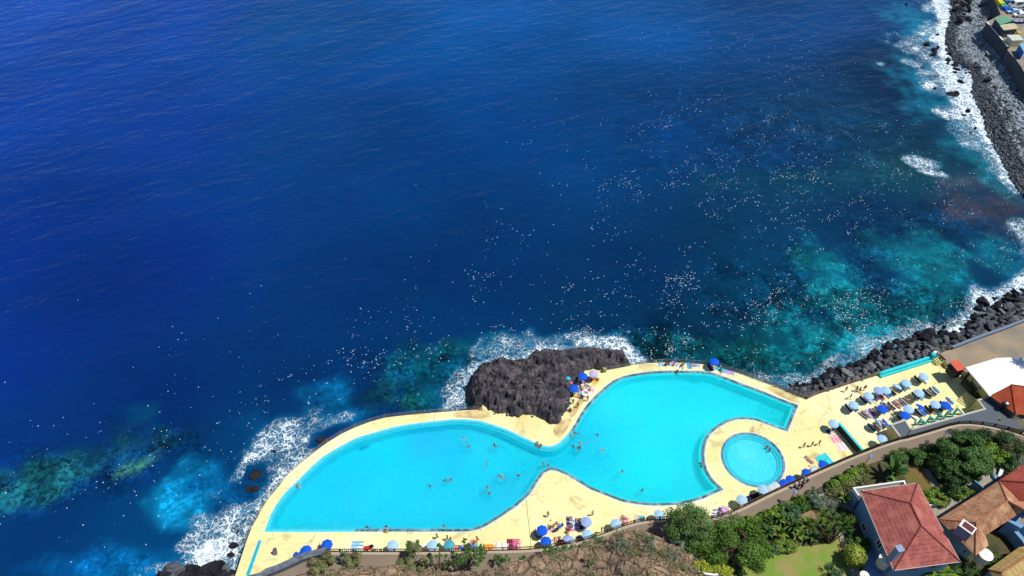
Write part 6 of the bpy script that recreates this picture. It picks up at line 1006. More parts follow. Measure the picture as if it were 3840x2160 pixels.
# slope shrubs on the cliff foot
def bush(p, z, r, h, m, lab, n=900, group=None, leaf=.12): return tree("slope_shrub", "shrub", p, r, h, z, leaf, m, lab, n, None, False, group, 16, .35)
bush(('B2', 1500, 1050), PZ, 2.3, 1.8, 'olive', "wide olive green bush on the promenade verge at the left", 2600, leaf=.14); bush(('B2', 1900, 990), PZ, 1.9, 2.0, 'olive', "olive bush just right of the wide one behind the railing", 1800, leaf=.14); bush(('B2', 1790, 890), PZ, .7, 3.0, 'grey', "tall thin grey green bush against the railing", 700)
bush(('B3', 430, 950), 3.2, 2.3, 3.4, 'olive', "large dry olive bush standing before the promenade", 3600, leaf=.15); bush(('B3', 440, 770), 5.0, 1.2, 1.2, 'mid', "green leafy top above the large dry bush", 700, leaf=.16)
for (x, y, r, lab) in ((60, 830, .8, "small green shrub on the cliff rim at the far left of four"), (200, 830, .9, "round green shrub next to the far left one on the rim"), (320, 790, .7, "thin green shrub in the rim row"), (450, 775, .6, "right hand small shrub of the rim row"), (770, 680, 1.3, "bright green spreading shrub below the railing bend"), (620, 745, .8, "low shrub left of the spreading one"), (880, 660, .7, "shrub right of the spreading one"), (1090, 970, .9, "dark green plant in the middle of the dry slope"), (880, 1170, .7, "green plant at the bottom edge of the dry slope"), (1600, 700, 1.4, "greenish bush at the top right of the dry slope")):
    bush(('B4', x, y), 5.5 if x < 1000 else 10, r, r * 1.2, 'mid' if 'green' in lab else 'olive', lab, 500)
for (x, y, r, z, lab) in ((1700, 940, .9, 4, "small leafy shrub with bare stems near the cliff foot"), (1860, 950, .8, 4, "narrow leafy shrub beside the post on the verge"), (2090, 940, .6, 5, "low green tuft on the promenade verge"), (2480, 810, 1.0, 5, "light green shrub by the railing at the cliff"), (930, 1020, .7, 3.5, "small green ball of leaves among bare branches")): bush(('B3', x, y), z, r, r * 1.4, 'mid', lab, 420)
# candelabra tree: bare branches with tufts
def tuft_tree(p, z, lab, spread, h, tufts, m='mid', seed=1):
    c = W(p[0], p[1], p[2], z); t = empty("sparse_tree", c); tag(t, lab, "tree"); rs = random.Random(seed); mb = MB(); V_ = []; F_ = []; n_ = 0
    for k, (tx_, ty_, tr) in enumerate(tufts):
        e = W(p[0], tx_, ty_, z + h) - c; k1 = Vector((e.x * .3, e.y * .3, h * .35)); k2 = Vector((e.x * .75, e.y * .7 + rs.uniform(-.2, .2), h * .75)); mb.tube([(0, 0, 0), k1, k2, e], [.11, .08, .05, .03], 6)
        if tr > 0: V, F = leaves(int(260 * tr * tr) + 150, (tr, tr, tr * .8), .15, 14, .3, .3, seed=seed * 50 + k); V += np.array(e); V_.append(V); F_.append(F + n_); n_ += len(V)
    mb.build("branches", M_BARK, t); np_mesh("foliage", np.concatenate(V_), np.concatenate(F_), LM[m], t)
tuft_tree(('B3', 1190, 1090), 3.6, "branching tree with green tufts rising over the railing", 3, 3.4, [(1215, 670, .45), (1250, 790, .8), (1350, 800, 1.0), (1470, 850, .9), (1240, 880, .8), (1420, 910, .8), (1120, 960, .7), (1190, 980, .7), (1400, 1040, .5), (1480, 960, .5), (1480, 770, .5), (1060, 1010, .6)], seed=3)
tuft_tree(('B3', 840, 1130), 3.6, "nearly bare tree with dark forked branches left of the tufted one", 2, 3.0, [(700, 930, .4), (720, 990, .3), (640, 980, .25), (850, 900, .3), (840, 770, .45), (830, 740, .3), (940, 900, .25), (790, 910, .2), (1040, 880, .3), (1100, 890, .3), (930, 1060, .3)], seed=4)
# dry brush over the slope: tufts of stems, nobody could count them
def brush(N_, label):
    rs = np.random.RandomState(9); k = rs.randint(0, nC - 1, N_); tt = rs.rand(N_) ** .8; dy = -tt * 12 + .2; Cc = np.array([(p.x, p.y, p.z) for p in CR0]); yy = -dy; zz = np.interp(yy, [0, .5, 1.2, 2, 3, 4.2, 5.6, 7.2, 9, 12], [0, .35, .6, .9, 1.3, 1.8, 2.4, 3.1, 3.9, 5.2])
    B_ = Cc[k] + rs.rand(N_)[:, None] * (Cc[k + 1] - Cc[k]); B_[:, 1] += dy; B_[:, 2] += zz; pat = np.array([mnoise.noise(Vector((b[0] * .22, b[1] * .22, 5))) for b in B_]); keep = pat > rs.uniform(-.45, .35, N_); B_ = B_[keep]; M_ = len(B_); nb_ = 11
    B_[:, 2] += np.array([cn(Vector(b)) * .55 for b in B_]); R_ = rs.uniform(.25, .75, M_); d = rs.randn(M_, nb_, 3); d[..., 2] = np.abs(d[..., 2]) * 1.2 + .3; d /= np.linalg.norm(d, axis=2)[..., None]; L_ = (R_[:, None] * rs.uniform(.6, 1.3, (M_, nb_)))[..., None]
    side = np.cross(d, rs.randn(M_, nb_, 3)); side /= np.linalg.norm(side, axis=2)[..., None]; root = B_[:, None, :] + rs.randn(M_, nb_, 3) * .12 * R_[:, None, None]; wv_ = .045
    V = np.stack([root - side * wv_, root + side * wv_, root + d * L_ + side * .02, root + d * L_ - side * .02], 2).reshape(-1, 3); o = np_mesh("dry_brush", V, np.arange(len(V)).reshape(-1, 4), LM['dry']); tag(o, label, kind="stuff")
for i_, (x_, y_, r_) in enumerate(((1560, 760, 1.6), (1750, 860, 1.3), (1350, 840, 1.2), (1180, 760, 1.3), (760, 930, 1.0), (1650, 1010, 1.2), (1950, 900, 1.3), (2050, 1100, 1.3), (1450, 1060, 1.0), (1270, 920, .9))): bush(('B4', x_, y_), 11.5, r_, r_ * .7, 'olive' if i_ % 3 else 'grey', ['olive', 'grey'][i_ % 3 == 0] + ' dry bush on the cliff slope, ' + ['under the railing bend', 'in the middle', 'towards the left', 'nearest the rim', 'far down left', 'lower right', 'right of the dark plant', 'by the pale wall', 'at the bottom edge', 'below the rim'][i_], 700, leaf=.10)
brush(6500, "dry brown scrub covering the cliff top slope")
# ================================================================== PEOPLE
SKIN = [mat('skin_tan', srgb(190, 128, 92, .8), rough=.55, var=.1), mat('skin_brown', srgb(140, 88, 60, .8), rough=.55, var=.1), mat('skin_fair', srgb(226, 172, 142, .85), rough=.55, var=.08)]
HAIR = [mat('hair_dark', (.02, .014, .01), rough=.6), mat('hair_brown', (.09, .05, .025), rough=.6), mat('hair_blond', (.42, .30, .14), rough=.6)]
def cloth(n):
    cs = dict(black=(22, 22, 28), navy=(24, 40, 100), blue=(30, 100, 210), red=(200, 40, 50), white=(235, 235, 235), pink=(232, 110, 160), green=(60, 130, 60), cyan=(60, 190, 210), orange=(245, 150, 40), purple=(120, 80, 170), yellow=(240, 220, 60), grey=(130, 130, 140), lilac=(190, 165, 220), brown=(120, 80, 60), plum=(90, 50, 80), palepink=(240, 190, 200), paleblue=(165, 200, 235), teal=(20, 120, 140), dkgreen=(40, 80, 50), sand=(225, 205, 165))
    return mat('cloth_' + n, srgb(*cs[n], .88), rough=.9, var=.22, scale=2.5)
def pose_joints(pose):
    J = dict(pel=(0, 0, .93), bel=(0, 0, 1.08), che=(0, 0, 1.28), nek=(0, .01, 1.47), hed=(0, .03, 1.61))
    for s, n in ((-1, 'l'), (1, 'r')): J.update({'sh' + n: (.17 * s, 0, 1.41), 'el' + n: (.25 * s, .0, 1.13), 'ha' + n: (.27 * s, .08, .88), 'hi' + n: (.09 * s, 0, .90), 'kn' + n: (.11 * s, .03, .49), 'an' + n: (.11 * s, -.02, .09), 'to' + n: (.13 * s, .17, .035)})
    if pose == 'walk': J.update(knl=(-.1, .18, .52), anl=(-.1, .22, .12), tol=(-.11, .42, .06), knr=(.1, .02, .48), anr=(.1, -.26, .12), tor=(.11, -.10, .035), ell=(-.25, -.12, 1.16), hal=(-.24, -.08, .93), elr=(.25, .10, 1.15), har=(.22, .28, .98))
    if pose == 'hips': J.update(ell=(-.38, -.06, 1.2), hal=(-.2, .1, 1.02))
    if pose in ('lie', 'prone'):
        if pose == 'lie': J.update(knl=(-.12, .28, .56), anl=(-.12, .04, .20), tol=(-.12, .14, .03), ell=(-.36, 0, 1.2), hal=(-.40, .02, .95), elr=(.4, 0, 1.5), har=(.22, .03, 1.68))
        else: J.update(ell=(-.38, .06, 1.5), hal=(-.18, .1, 1.70), elr=(.38, .06, 1.5), har=(.18, .1, 1.70))
        f = 1 if pose == 'lie' else -1; J = {k: (v[0], v[2] - .86, .12 + f * v[1] * (1 if pose == 'lie' else .6)) for k, v in J.items()}
    if pose == 'sit':
        J = dict(pel=(0, 0, .12), bel=(0, -.03, .27), che=(0, -.05, .47), nek=(0, -.02, .66), hed=(0, .03, .80))
        for s, n in ((-1, 'l'), (1, 'r')): J.update({'sh' + n: (.17 * s, -.04, .60), 'el' + n: (.27 * s, -.12, .34), 'ha' + n: (.28 * s, -.26, .08), 'hi' + n: (.09 * s, .03, .12), 'kn' + n: (.14 * s, .40, .26 if s > 0 else .42), 'an' + n: (.12 * s, .78 if s > 0 else .55, .08), 'to' + n: (.13 * s, .85 if s > 0 else .72, .2 if s > 0 else .05)})
    if pose == 'swim':
        J = dict(pel=(0, 0, -.12), bel=(0, .15, -.08), che=(0, .35, -.04), nek=(0, .52, .04), hed=(0, .64, .12))
        for s, n in ((-1, 'l'), (1, 'r')): J.update({'sh' + n: (.18 * s, .46, 0), 'el' + n: (.42 * s, .60, -.02), 'ha' + n: (.58 * s, .85, -.02), 'hi' + n: (.09 * s, -.02, -.13), 'kn' + n: (.2 * s, -.40, -.12), 'an' + n: (.34 * s, -.78, -.1), 'to' + n: (.42 * s, -.92, -.1)})
    if pose == 'tread':
        J = {k: (v[0], v[1], v[2] - 1.28) for k, v in J.items()}
        for s, n in ((-1, 'l'), (1, 'r')): J.update({'el' + n: (.42 * s, .14, .02), 'ha' + n: (.60 * s, .34, .03)})
    return {k: Vector(v) for k, v in J.items()}
PROTO = {}
def body_proto(pose):
    if pose in PROTO: return PROTO[pose]
    J = pose_joints(pose); mb = MB()
    def limb(a, b, r0, r1, n=10):
        a, b = Vector(a), Vector(b); mb.tube([a, a.lerp(b, .3), a.lerp(b, .65), b], [r0, r0 * 1.03, (r0 + r1) / 2, r1], n); mb.ball(a, r0, 10, 8); mb.ball(b, r1, 10, 8)
    limb(J['pel'], J['bel'], .135, .115); limb(J['bel'], J['che'], .118, .135); limb(J['che'], J['nek'].lerp(J['che'], .35), .138, .10); limb(J['nek'], J['hed'], .055, .06)
    limb(J['shl'], J['shr'], .058, .058); limb(J['hil'], J['hir'], .10, .10)
    up = (J['hed'] - J['nek']).normalized(); face = Vector((0, 1, 0)) if pose in ('stand', 'walk', 'sit', 'tread', 'hips') else (Vector((0, 0, 1)) if pose == 'lie' else Vector((0, .6, .3)).normalized() if pose == 'swim' else Vector((0, 0, -1)))
    h = J['hed']; mb.ball(h, (.078, .095, .11) if pose in ('stand', 'walk', 'sit', 'tread', 'hips') else (.078, .105, .10), 14, 10); mb.ball(h + face * .095 - up * .015, .018, 8, 6); mb.ball(h + face * .075 - up * .055, .03, 8, 6)
    for s in (-1, 1): mb.ball(h + Vector((s * .08, 0, 0)), (.014, .025, .03), 8, 6); mb.ball(h + face * .085 + Vector((s * .03, 0, 0)) + up * .012, .013, 8, 6)
    for n in 'lr':
        limb(J['sh' + n], J['el' + n], .052, .040); limb(J['el' + n], J['ha' + n], .040, .027); limb(J['hi' + n], J['kn' + n], .088, .056); limb(J['kn' + n], J['an' + n], .055, .036); limb(J['an' + n], J['to' + n], .042, .028)
        d = (J['ha' + n] - J['el' + n]).normalized(); sd = d.cross(Vector((1, 0, 0)) if abs(d.x) < .8 else Vector((0, 0, 1))).normalized(); pm = J['ha' + n] + d * .05; mb.ball(pm, .034, 10, 8)
        for q in range(4):
            b0 = pm + d * .02 + sd * (.018 * (q - 1.5)); l = (.06, .072, .068, .052)[q]; mid = b0 + d * l * .55; tip = mid + (d * .8 + d.cross(sd) * .45) * l * .5; mb.tube([b0, mid, tip], [.0115, .0105, .009], 6)
        t0 = pm - d * .01 + sd * .025; mb.tube([t0, t0 + (sd * .8 + d * .6) * .03, t0 + (sd * .5 + d) * .055], [.013, .012, .01], 6)
    o = mb.build("tmp_body", SKIN[0]); md = o.modifiers.new("r", 'REMESH'); md.mode = 'VOXEL'; md.voxel_size = .0125; sm_ = o.modifiers.new("s", 'SMOOTH'); sm_.iterations = 2; sm_.factor = .5
    dg = bpy.context.evaluated_depsgraph_get(); me = bpy.data.meshes.new_from_object(o.evaluated_get(dg)); me.name = "person"; bpy.data.objects.remove(o)
    me.polygons.foreach_set("use_smooth", [True] * len(me.polygons)); me.materials.clear(); me.materials.append(SKIN[0])
    nv = len(me.vertices); co = np.empty(nv * 3, np.float32); me.vertices.foreach_get("co", co); co = co.reshape(-1, 3); no = np.empty(nv * 3, np.float32); me.vertices.foreach_get("normal", no); no = no.reshape(-1, 3)
    polys = [tuple(p.vertices) for p in me.polygons]; pc = np.array([co[list(p)].mean(0) for p in polys])
    def cap(a, b): a, b = np.array(a), np.array(b); ab = b - a; t = np.clip(((pc - a) @ ab) / max(1e-6, ab @ ab), 0, 1); return np.linalg.norm(pc - a - t[:, None] * ab, axis=1)
    def shell(mask, off, nm):
        ids = np.where(mask)[0]; used = sorted({v for i in ids for v in polys[i]}); mp = {v: k for k, v in enumerate(used)}; m2 = bpy.data.meshes.new(nm); m2.from_pydata([tuple(co[v] + no[v] * off) for v in used], [], [tuple(mp[v] for v in polys[i]) for i in ids]); m2.polygons.foreach_set("use_smooth", [True] * len(ids)); m2.materials.append(SKIN[0]); return m2
    ax = (J['che'] - J['pel']).normalized(); hp = np.minimum(cap(J['hil'], J['hir']), cap(J['hil'], J['hil'].lerp(J['knl'], .18))); hp = np.minimum(hp, cap(J['hir'], J['hir'].lerp(J['knr'], .18))); trunks = (hp < .125) & (((pc - np.array(J['pel'])) @ np.array(ax)) < .06)
    chest = (cap(J['che'] + ax * .02 + Vector((-.12, 0, 0)), J['che'] + ax * .02 + Vector((.12, 0, 0))) < .15) & (np.abs(((pc - np.array(J['che'])) @ np.array(ax)) - .0) < .055) & (np.abs(pc[:, 0]) < .17)
    hd = cap(J['hed'], J['hed']); hair = (hd < .14) & (((pc - np.array(h)) @ np.array(face)) < .035) & (((pc - np.array(h)) @ np.array(up)) > -.06)
    hat = (hd < .14) & (((pc - np.array(h)) @ np.array(up)) > .035)
    torso = np.minimum(cap(J['pel'], J['nek'].lerp(J['che'], .3)) - .02, cap(J['shl'], J['shr']) + .07); shirt = (torso < .15) | (cap(J['shl'], J['ell'].lerp(J['shl'], .35)) < .07) | (cap(J['shr'], J['elr'].lerp(J['shr'], .35)) < .07); shirt &= (hd > .15)
    legs = np.minimum(cap(J['hil'], J['knl']), cap(J['hir'], J['knr'])) < .12; legs &= ~((((pc - np.array(J['pel'])) @ np.array(ax)) > .06))
    PROTO[pose] = (me, shell(trunks, .010, "swimwear"), shell(chest, .010, "bikini_top"), shell(hair, .016, "hair"), shell(hat, .03, "hat"), shell(shirt, .022, "shirt"), shell(legs, .02, "shorts")); return PROTO[pose]
def part(name, me, parent, m):
    o = bpy.data.objects.new(name, me); COL.objects.link(o); o.parent = parent; o.material_slots[0].link = 'OBJECT'; o.material_slots[0].material = m; return o
def person(pose, p, rz, label, skin=0, suit='black', top=None, hair=0, hat=None, shirt=None, group=None, s=1.0):
    me, tr, ch, ha, ht, sh, lg = body_proto(pose); o = bpy.data.objects.new("person", me); COL.objects.link(o); o.location = p; o.rotation_euler = (0, 0, rz); o.scale = (s, s, s); o.material_slots[0].link = 'OBJECT'; o.material_slots[0].material = SKIN[skin]
    if shirt: part("shirt", sh, o, cloth(shirt)); part("shorts", lg, o, cloth(suit))
    else:
        part("swimwear", tr, o, cloth(suit))
        if top: part("bikini_top", ch, o, cloth(top))
    part("hair", ha, o, HAIR[hair])
    if hat: part("hat", ht, o, cloth(hat))
    return tag(o, label, "person", group)
def pp(c, x, y, pose, ang, label, z=0, **k): p = W(c, x, y, z + (.12 if pose in ('lie', 'prone') else .5 if pose == 'sit' else .9 if pose in ('stand', 'walk', 'hips') else 0)); return person(pose, (p.x, p.y, z), R(ang), label, **k)
# ------------------------------------------------------------------ parasols
def canopy_mesh(r=.96, h=.34, n=8, rings=None):
    vs = [(0, 0, h)]; fs = []; m_ = 2 * n; prof = [(.12, h * .96), (.45, h * .70), (.78, h * .34), (1.0, 0)]
    for j, (f, z) in enumerate(prof):
        for k in range(m_):
            a = math.pi * 2 * k / m_; mid = k % 2; q = 1 - (.095 * f if mid else 0); vs.append((r * f * q * math.cos(a), r * f * q * math.sin(a), z - (.03 * f if mid else 0)))
    for k in range(m_): fs.append((0, 1 + k, 1 + (k + 1) % m_))
    for j in range(3):
        for k in range(m_): fs.append((1 + j * m_ + k, 1 + (j + 1) * m_ + k, 1 + (j + 1) * m_ + (k + 1) % m_, 1 + j * m_ + (k + 1) % m_))
    b = len(vs); vs += [(x * .985, y * .985, z - .14) for x, y, z in vs[1 + 3 * m_:1 + 4 * m_]]                # valance
    for k in range(m_): fs.append((1 + 3 * m_ + k, b + k, b + (k + 1) % m_, 1 + 3 * m_ + (k + 1) % m_))
    me = bpy.data.meshes.new("canopy"); me.from_pydata(vs, [], fs); return me
def fabric(key, col, trans=.25):
    if key in _MC: return _MC[key]
    m = mat(key, col, rough=.8, var=.08, scale=2); N = m.node_tree.nodes; L = m.node_tree.links; b = N["Principled BSDF"]; out = N["Material Output"]; t = N.new("ShaderNodeBsdfTranslucent"); t.inputs[0].default_value = (*col, 1); mx = N.new("ShaderNodeMixShader"); mx.inputs[0].default_value = trans
    L.new(b.outputs[0], mx.inputs[1]); L.new(t.outputs[0], mx.inputs[2]); L.new(mx.outputs[0], out.inputs[0]); return m
PC = dict(pale=fabric('pale_blue_fabric', srgb(172, 212, 248, .95), .15), blue=fabric('royal_blue_fabric', srgb(10, 98, 238, .84), .15), peri=fabric('periwinkle_fabric', srgb(165, 192, 248, .92)), turq=fabric('turquoise_print_fabric', srgb(90, 190, 220, .8)), white=fabric('white_fabric', srgb(225, 238, 245, .85)), multi=fabric('multi_fabric', srgb(190, 90, 200, .8)), ring=fabric('ring_fabric', srgb(225, 195, 225, .85)))
def stripe_panels(key, cols):
    m = PC[key]; N = m.node_tree.nodes; L = m.node_tree.links; tc = N.new("ShaderNodeTexCoord"); b = N["Principled BSDF"]
    sp = N.new("ShaderNodeSeparateXYZ"); L.new(tc.outputs["Object"], sp.inputs[0]); cr_ = N.new("ShaderNodeValToRGB"); cr_.color_ramp.interpolation = 'CONSTANT'
    if key == 'ring': l_ = N.new("ShaderNodeVectorMath"); l_.operation = 'LENGTH'; L.new(tc.outputs["Object"], l_.inputs[0]); L.new(l_.outputs["Value"], cr_.inputs[0])
    else:
        at = N.new("ShaderNodeMath"); at.operation = 'ARCTAN2'; L.new(sp.outputs[0], at.inputs[0]); L.new(sp.outputs[1], at.inputs[1]); mr_ = N.new("ShaderNodeMapRange"); mr_.inputs[1].default_value = -3.1416; mr_.inputs[2].default_value = 3.1416; L.new(at.outputs[0], mr_.inputs[0]); L.new(mr_.outputs[0], cr_.inputs[0])
    e = cr_.color_ramp.elements; e[0].position = 0; e[0].color = (*srgb(*cols[0]), 1); e[1].position = 1 / len(cols); e[1].color = (*srgb(*cols[1]), 1)
    for i, c in enumerate(cols[2:]): el = e.new((i + 2) / len(cols)); el.color = (*srgb(*c), 1)
    L.new(cr_.outputs[0], b.inputs["Base Color"])
stripe_panels('ring', [(235, 235, 245), (170, 110, 190), (245, 225, 240), (225, 150, 190), (245, 235, 245), (90, 120, 210), (235, 240, 250), (60, 120, 220), (230, 235, 245), (70, 120, 210)]); stripe_panels('multi', [(180, 60, 200), (60, 90, 210), (60, 190, 230), (235, 240, 245), (240, 140, 60), (220, 60, 120), (90, 200, 120), (60, 120, 230)])
CAN = canopy_mesh(); CAN.materials.append(PC['pale'])
_mb = MB(); _mb.tube([(0, 0, 0), (0, 0, 2.4)], .022, 8); _po = _mb.build("pole", mat('white_pole', (.75, .75, .75), rough=.4)); POLE = _po.data; bpy.data.objects.remove(_po)
_mb = MB(); _mb.lathe([(.26, 0), (.26, .07), (.06, .12), (.05, .3)], 14); _po = _mb.build("base", M_CONC); PBASE = _po.data; bpy.data.objects.remove(_po)
_mb = MB(); [_mb.beam((0, 0, .30), (.94 * math.cos(k * math.pi / 4), .94 * math.sin(k * math.pi / 4), -.02), .015, .015) for k in range(8)]; _po = _mb.build("ribs", mat('white_pole')); RIBS = _po.data; bpy.data.objects.remove(_po)
def parasol(c, x, y, col, label, tilt=0, tdir=0, s=1.0, h=2.05, group="parasols on the pool deck"):
    p = W(c, x, y, h + .1); t = empty("parasol", (p.x, p.y, 0), R((x * 7) % 45)); tag(t, label, "parasol", group); s *= 1.04
    for nm, me in (("pole", POLE), ("base", PBASE)):
        o = bpy.data.objects.new(nm, me); COL.objects.link(o); o.parent = t
    o = bpy.data.objects.new("canopy", CAN); COL.objects.link(o); o.parent = t; o.location = (0, 0, h); o.material_slots[0].link = 'OBJECT'; o.material_slots[0].material = PC[col]; o.scale = (s, s, s)
    Rm = Matrix.Rotation(R(tdir), 4, 'Z') @ Matrix.Rotation(R(tilt), 4, 'Y') @ Matrix.Rotation(R(-tdir), 4, 'Z') if tilt else Matrix(); Rm = Matrix.Rotation(-t.rotation_euler.z, 4, 'Z') @ Rm @ Matrix.Rotation(t.rotation_euler.z, 4, 'Z') if tilt else Rm
    o.rotation_euler = Rm.to_euler(); r = bpy.data.objects.new("ribs", RIBS); COL.objects.link(r); r.parent = o
    return t
def closed_parasol(c, x, y, col, label):
    p = W(c, x, y, 1.2); t = empty("parasol", (p.x, p.y, 0)); tag(t, label, "parasol", "closed parasols"); mb = MB(); mb.lathe([(.02, .9), (.13, 1.0), (.17, 1.3), (.10, 2.1), (.02, 2.3)], 8); mb.build("canopy", PC[col], t); o = bpy.data.objects.new("pole", POLE); COL.objects.link(o); o.parent = t; return t
T_ = 62
PAR = [('B2', 1550, 730, 'blue', "royal blue parasol right of the end of the stone parapet"), ('B2', 1232, 822, 'blue', "royal blue parasol half hidden by the stone parapet"), ('B2', 1078, 892, 'blue', "small royal blue parasol mostly hidden by the stone parapet", 30, 200, .62),
       ('B3', 130, 745, 'pale', "pale blue parasol left of the olive bush by the railing"), ('B3', 735, 742, 'pale', "pale blue parasol between the olive bush and the turquoise one"), ('B3', 985, 742, 'turq', "turquoise patterned round parasol behind the promenade railing"), ('B3', 1335, 740, 'multi', "multicoloured parasol behind the branching tree"),
       ('B3', 2386, 515, 'blue', "royal blue parasol over two people near the deck joint"), ('B3', 2445, 688, 'blue', "royal blue parasol touching the railing below the other blue one"),
       ('B4', 640, 385, 'peri', "periwinkle parasol beside the people on dark towels"), ('B4', 368, 640, 'peri', "periwinkle parasol tipped over near the railing", 30, 80), ('B4', 657, 582, 'pale', "pale blue parasol between the tipped one and the closed cyan one"), ('B4', 1090, 418, 'pale', "pale blue parasol beside two legs on pink towels"), ('B4', 1742, 278, 'pale', "pale blue parasol left of the feathery tree"), ('B4', 2310, 265, 'pale', "pale blue parasol seen through the top of the feathery tree"),
       ('A7', 510, 648, 'pale', "pale parasol with long shadow at the left of the wading pool row"), ('A7', 732, 540, 'pale', "pale parasol at the lower rim of the wading pool"), ('A7', 822, 540, 'white', "small whitish parasol second from the wading pool rim", 20, 300, .85), ('A7', 872, 508, 'white', "whitish parasol next to the first royal blue one", 15, 0, .95), ('A7', 958, 480, 'blue', "lower one of two touching royal blue parasols by the white hats"), ('A7', 1022, 442, 'blue', "upper one of two touching royal blue parasols by the white hats"),
       ('A7', 1190, 372, 'blue', "royal blue parasol just above the group in white hats"), ('A7', 1275, 345, 'white', "whitish parasol between two royal blue ones", 10, 0, .9), ('A7', 1368, 290, 'blue', "royal blue parasol standing in the turquoise basin", 0, 0, 1.05),
       ('A5', 542, 968, 'pale', "pale blue parasol at the head of the dividing wall"), ('A5', 865, 670, 'pale', "pale blue parasol at the left end of the loungers, alone over a pair"), ('A5', 1105, 525, 'pale', "pale blue parasol first from the left in the back row"), ('A5', 1262, 440, 'peri', "lilac blue parasol second from the left in the back row"), ('A5', 1382, 432, 'pale', "pale blue parasol third from the left in the back row"),
       ('A5', 1560, 375, 'pale', "tilted pale blue parasol fourth in the back row", 35, 40), ('A5', 1705, 322, 'pale', "pale blue parasol fifth in the back row"), ('A5', 1985, 215, 'pale', "pale blue parasol alone above the rows next to a dark lounger"), ('A5', 1910, 480, 'pale', "ribbed blue parasol in the middle row of loungers"), ('A5', 1325, 735, 'blue', "royal blue parasol in the middle of the lounger terrace"),
       ('A5', 1740, 740, 'pale', "pale blue parasol overlapping a royal blue one in the front row"), ('A5', 1685, 838, 'blue', "royal blue parasol at the corner of the gravel roof"), ('A4', 175, 872, 'blue', "tilted royal blue parasol in the front row", 38, 40), ('A4', 360, 840, 'pale', "pale blue parasol in the front row left of the last blue one"), ('A4', 490, 850, 'blue', "last royal blue parasol at the right end of the front row"),
       ('A4', 368, 658, 'pale', "sharply tilted pale parasol at the right end of the middle row", T_, 30, .95), ('A4', 537, 792, 'pale', "sharply tilted pale parasol at the right end of the front row", T_, 30), ('A5', 1258, 960, 'pale', "sharply tilted pale parasol over the lower left pair", T_, 20), ('A5', 1325, 1215, 'pale', "pale blue parasol half shaded by the yellow wall at the railing"),
       ('C5', 795, 600, 'blue', "royal blue parasol at the rock fence end"), ('C5', 1280, 480, 'ring', "round parasol with white pink and blue rings beside the rock"), ('C5', 400, 1150, 'blue', "royal blue parasol against the foot of the rock"), ('C7', 1712, 250, 'blue', "royal blue parasol alone on the north edge fence of the right lobe", 0, 0, 1.05)]
for q in PAR: parasol(*q[:5], **dict(zip(('tilt', 'tdir', 's'), q[5:])))
closed_parasol('B4', 870, 505, 'turq', "closed cyan parasol leaning by the promenade railing"); closed_parasol('A5', 1492, 640, 'white', "closed white parasol between loungers in the middle row"); closed_parasol('A5', 1430, 910, 'white', "thin closed white parasol above the gravel roof corner")
p = W('D6', 260, 660, 1.0); t = empty("windbreak", (p.x, p.y, 0)); tag(t, "dark grey pointed panel standing on the pale deck at the far left", "windbreak"); mb = MB(); mb.add([(-.35, 0, .25), (0, 0, 0.0), (.35, 0, .25), (.45, .0, 1.6), (.05, 0, 1.75), (-.35, 0, 1.2)], [(0, 1, 2, 3, 4, 5)]); o = mb.build("panel", cloth('grey'), t); o.rotation_euler = (R(-20), 0, R(10)); md = o.modifiers.new("s", 'SOLIDIFY'); md.thickness = .03; mb = MB(); mb.lathe([(.2, 0), (.2, .1), (.05, .12)], 12); o = mb.build("base", M_WHITE, t); o.location = (-.55, -.3, 0)
# ------------------------------------------------------------------ loungers
a_, b_ = W('A5', 722, 690, .35), W('A5', 862, 815, .3); LANG = math.atan2((b_ - a_).y, (b_ - a_).x)
def make_lounger():
    t = empty("sun_lounger"); Wt = mat('white_plastic', (.8, .8, .8), rough=.4, var=.04)
    mb = MB(); [mb.box((0.05, s * .31, .30), (1.9, .05, .06)) for s in (-1, 1)]; mb.box((.98, 0, .30), (.06, .66, .06)); [mb.box((x, 0, .29), (.05, .6, .03)) for x in (-.3, .1, .5)]; mb.build("frame", Wt, t)
    for x, y in ((-.75, -.28), (-.75, .28), (.85, -.28), (.85, .28)): mb = MB(); mb.beam((x, y, .28), (x + .06, y, 0), .06, .06); mb.build("leg", Wt, t)
    mb = MB(); mb.beam((-.28, 0, .34), (-.93, 0, .66), .60, .05); mb.build("backrest", Wt, t); mb = MB(); mb.beam((-.26, 0, .375), (.92, 0, .375), .56, .05); mb.beam((-.28, 0, .385), (-.92, 0, .70), .56, .05); mb.build("cushion", cloth('blue'), t)
    for s in (-1, 1): mb = MB(); mb.box((-.2, s * .35, .46), (.5, .05, .04)); mb.box((-.02, s * .35, .38), (.04, .04, .16)); mb.build("armrest", Wt, t)
    return t
LP_ = make_lounger(); used = [False]
def lounger(c, x, y, col, label, group="sun loungers on the terrace"):
    p = W(c, x, y, .35); t = LP_ if not used[0] else copy_tree(LP_); used[0] = True; t.location = (p.x, p.y, 0); t.rotation_euler = (0, 0, LANG + RS.uniform(-.05, .05)); tag(t, label, "sun lounger", group)
    for ch_ in t.children:
        if ch_.name.startswith("cushion"): ch_.material_slots[0].link = 'OBJECT'; ch_.material_slots[0].material = cloth(col)
    return t
ORD = "first second third fourth fifth sixth seventh eighth ninth tenth eleventh twelfth".split()
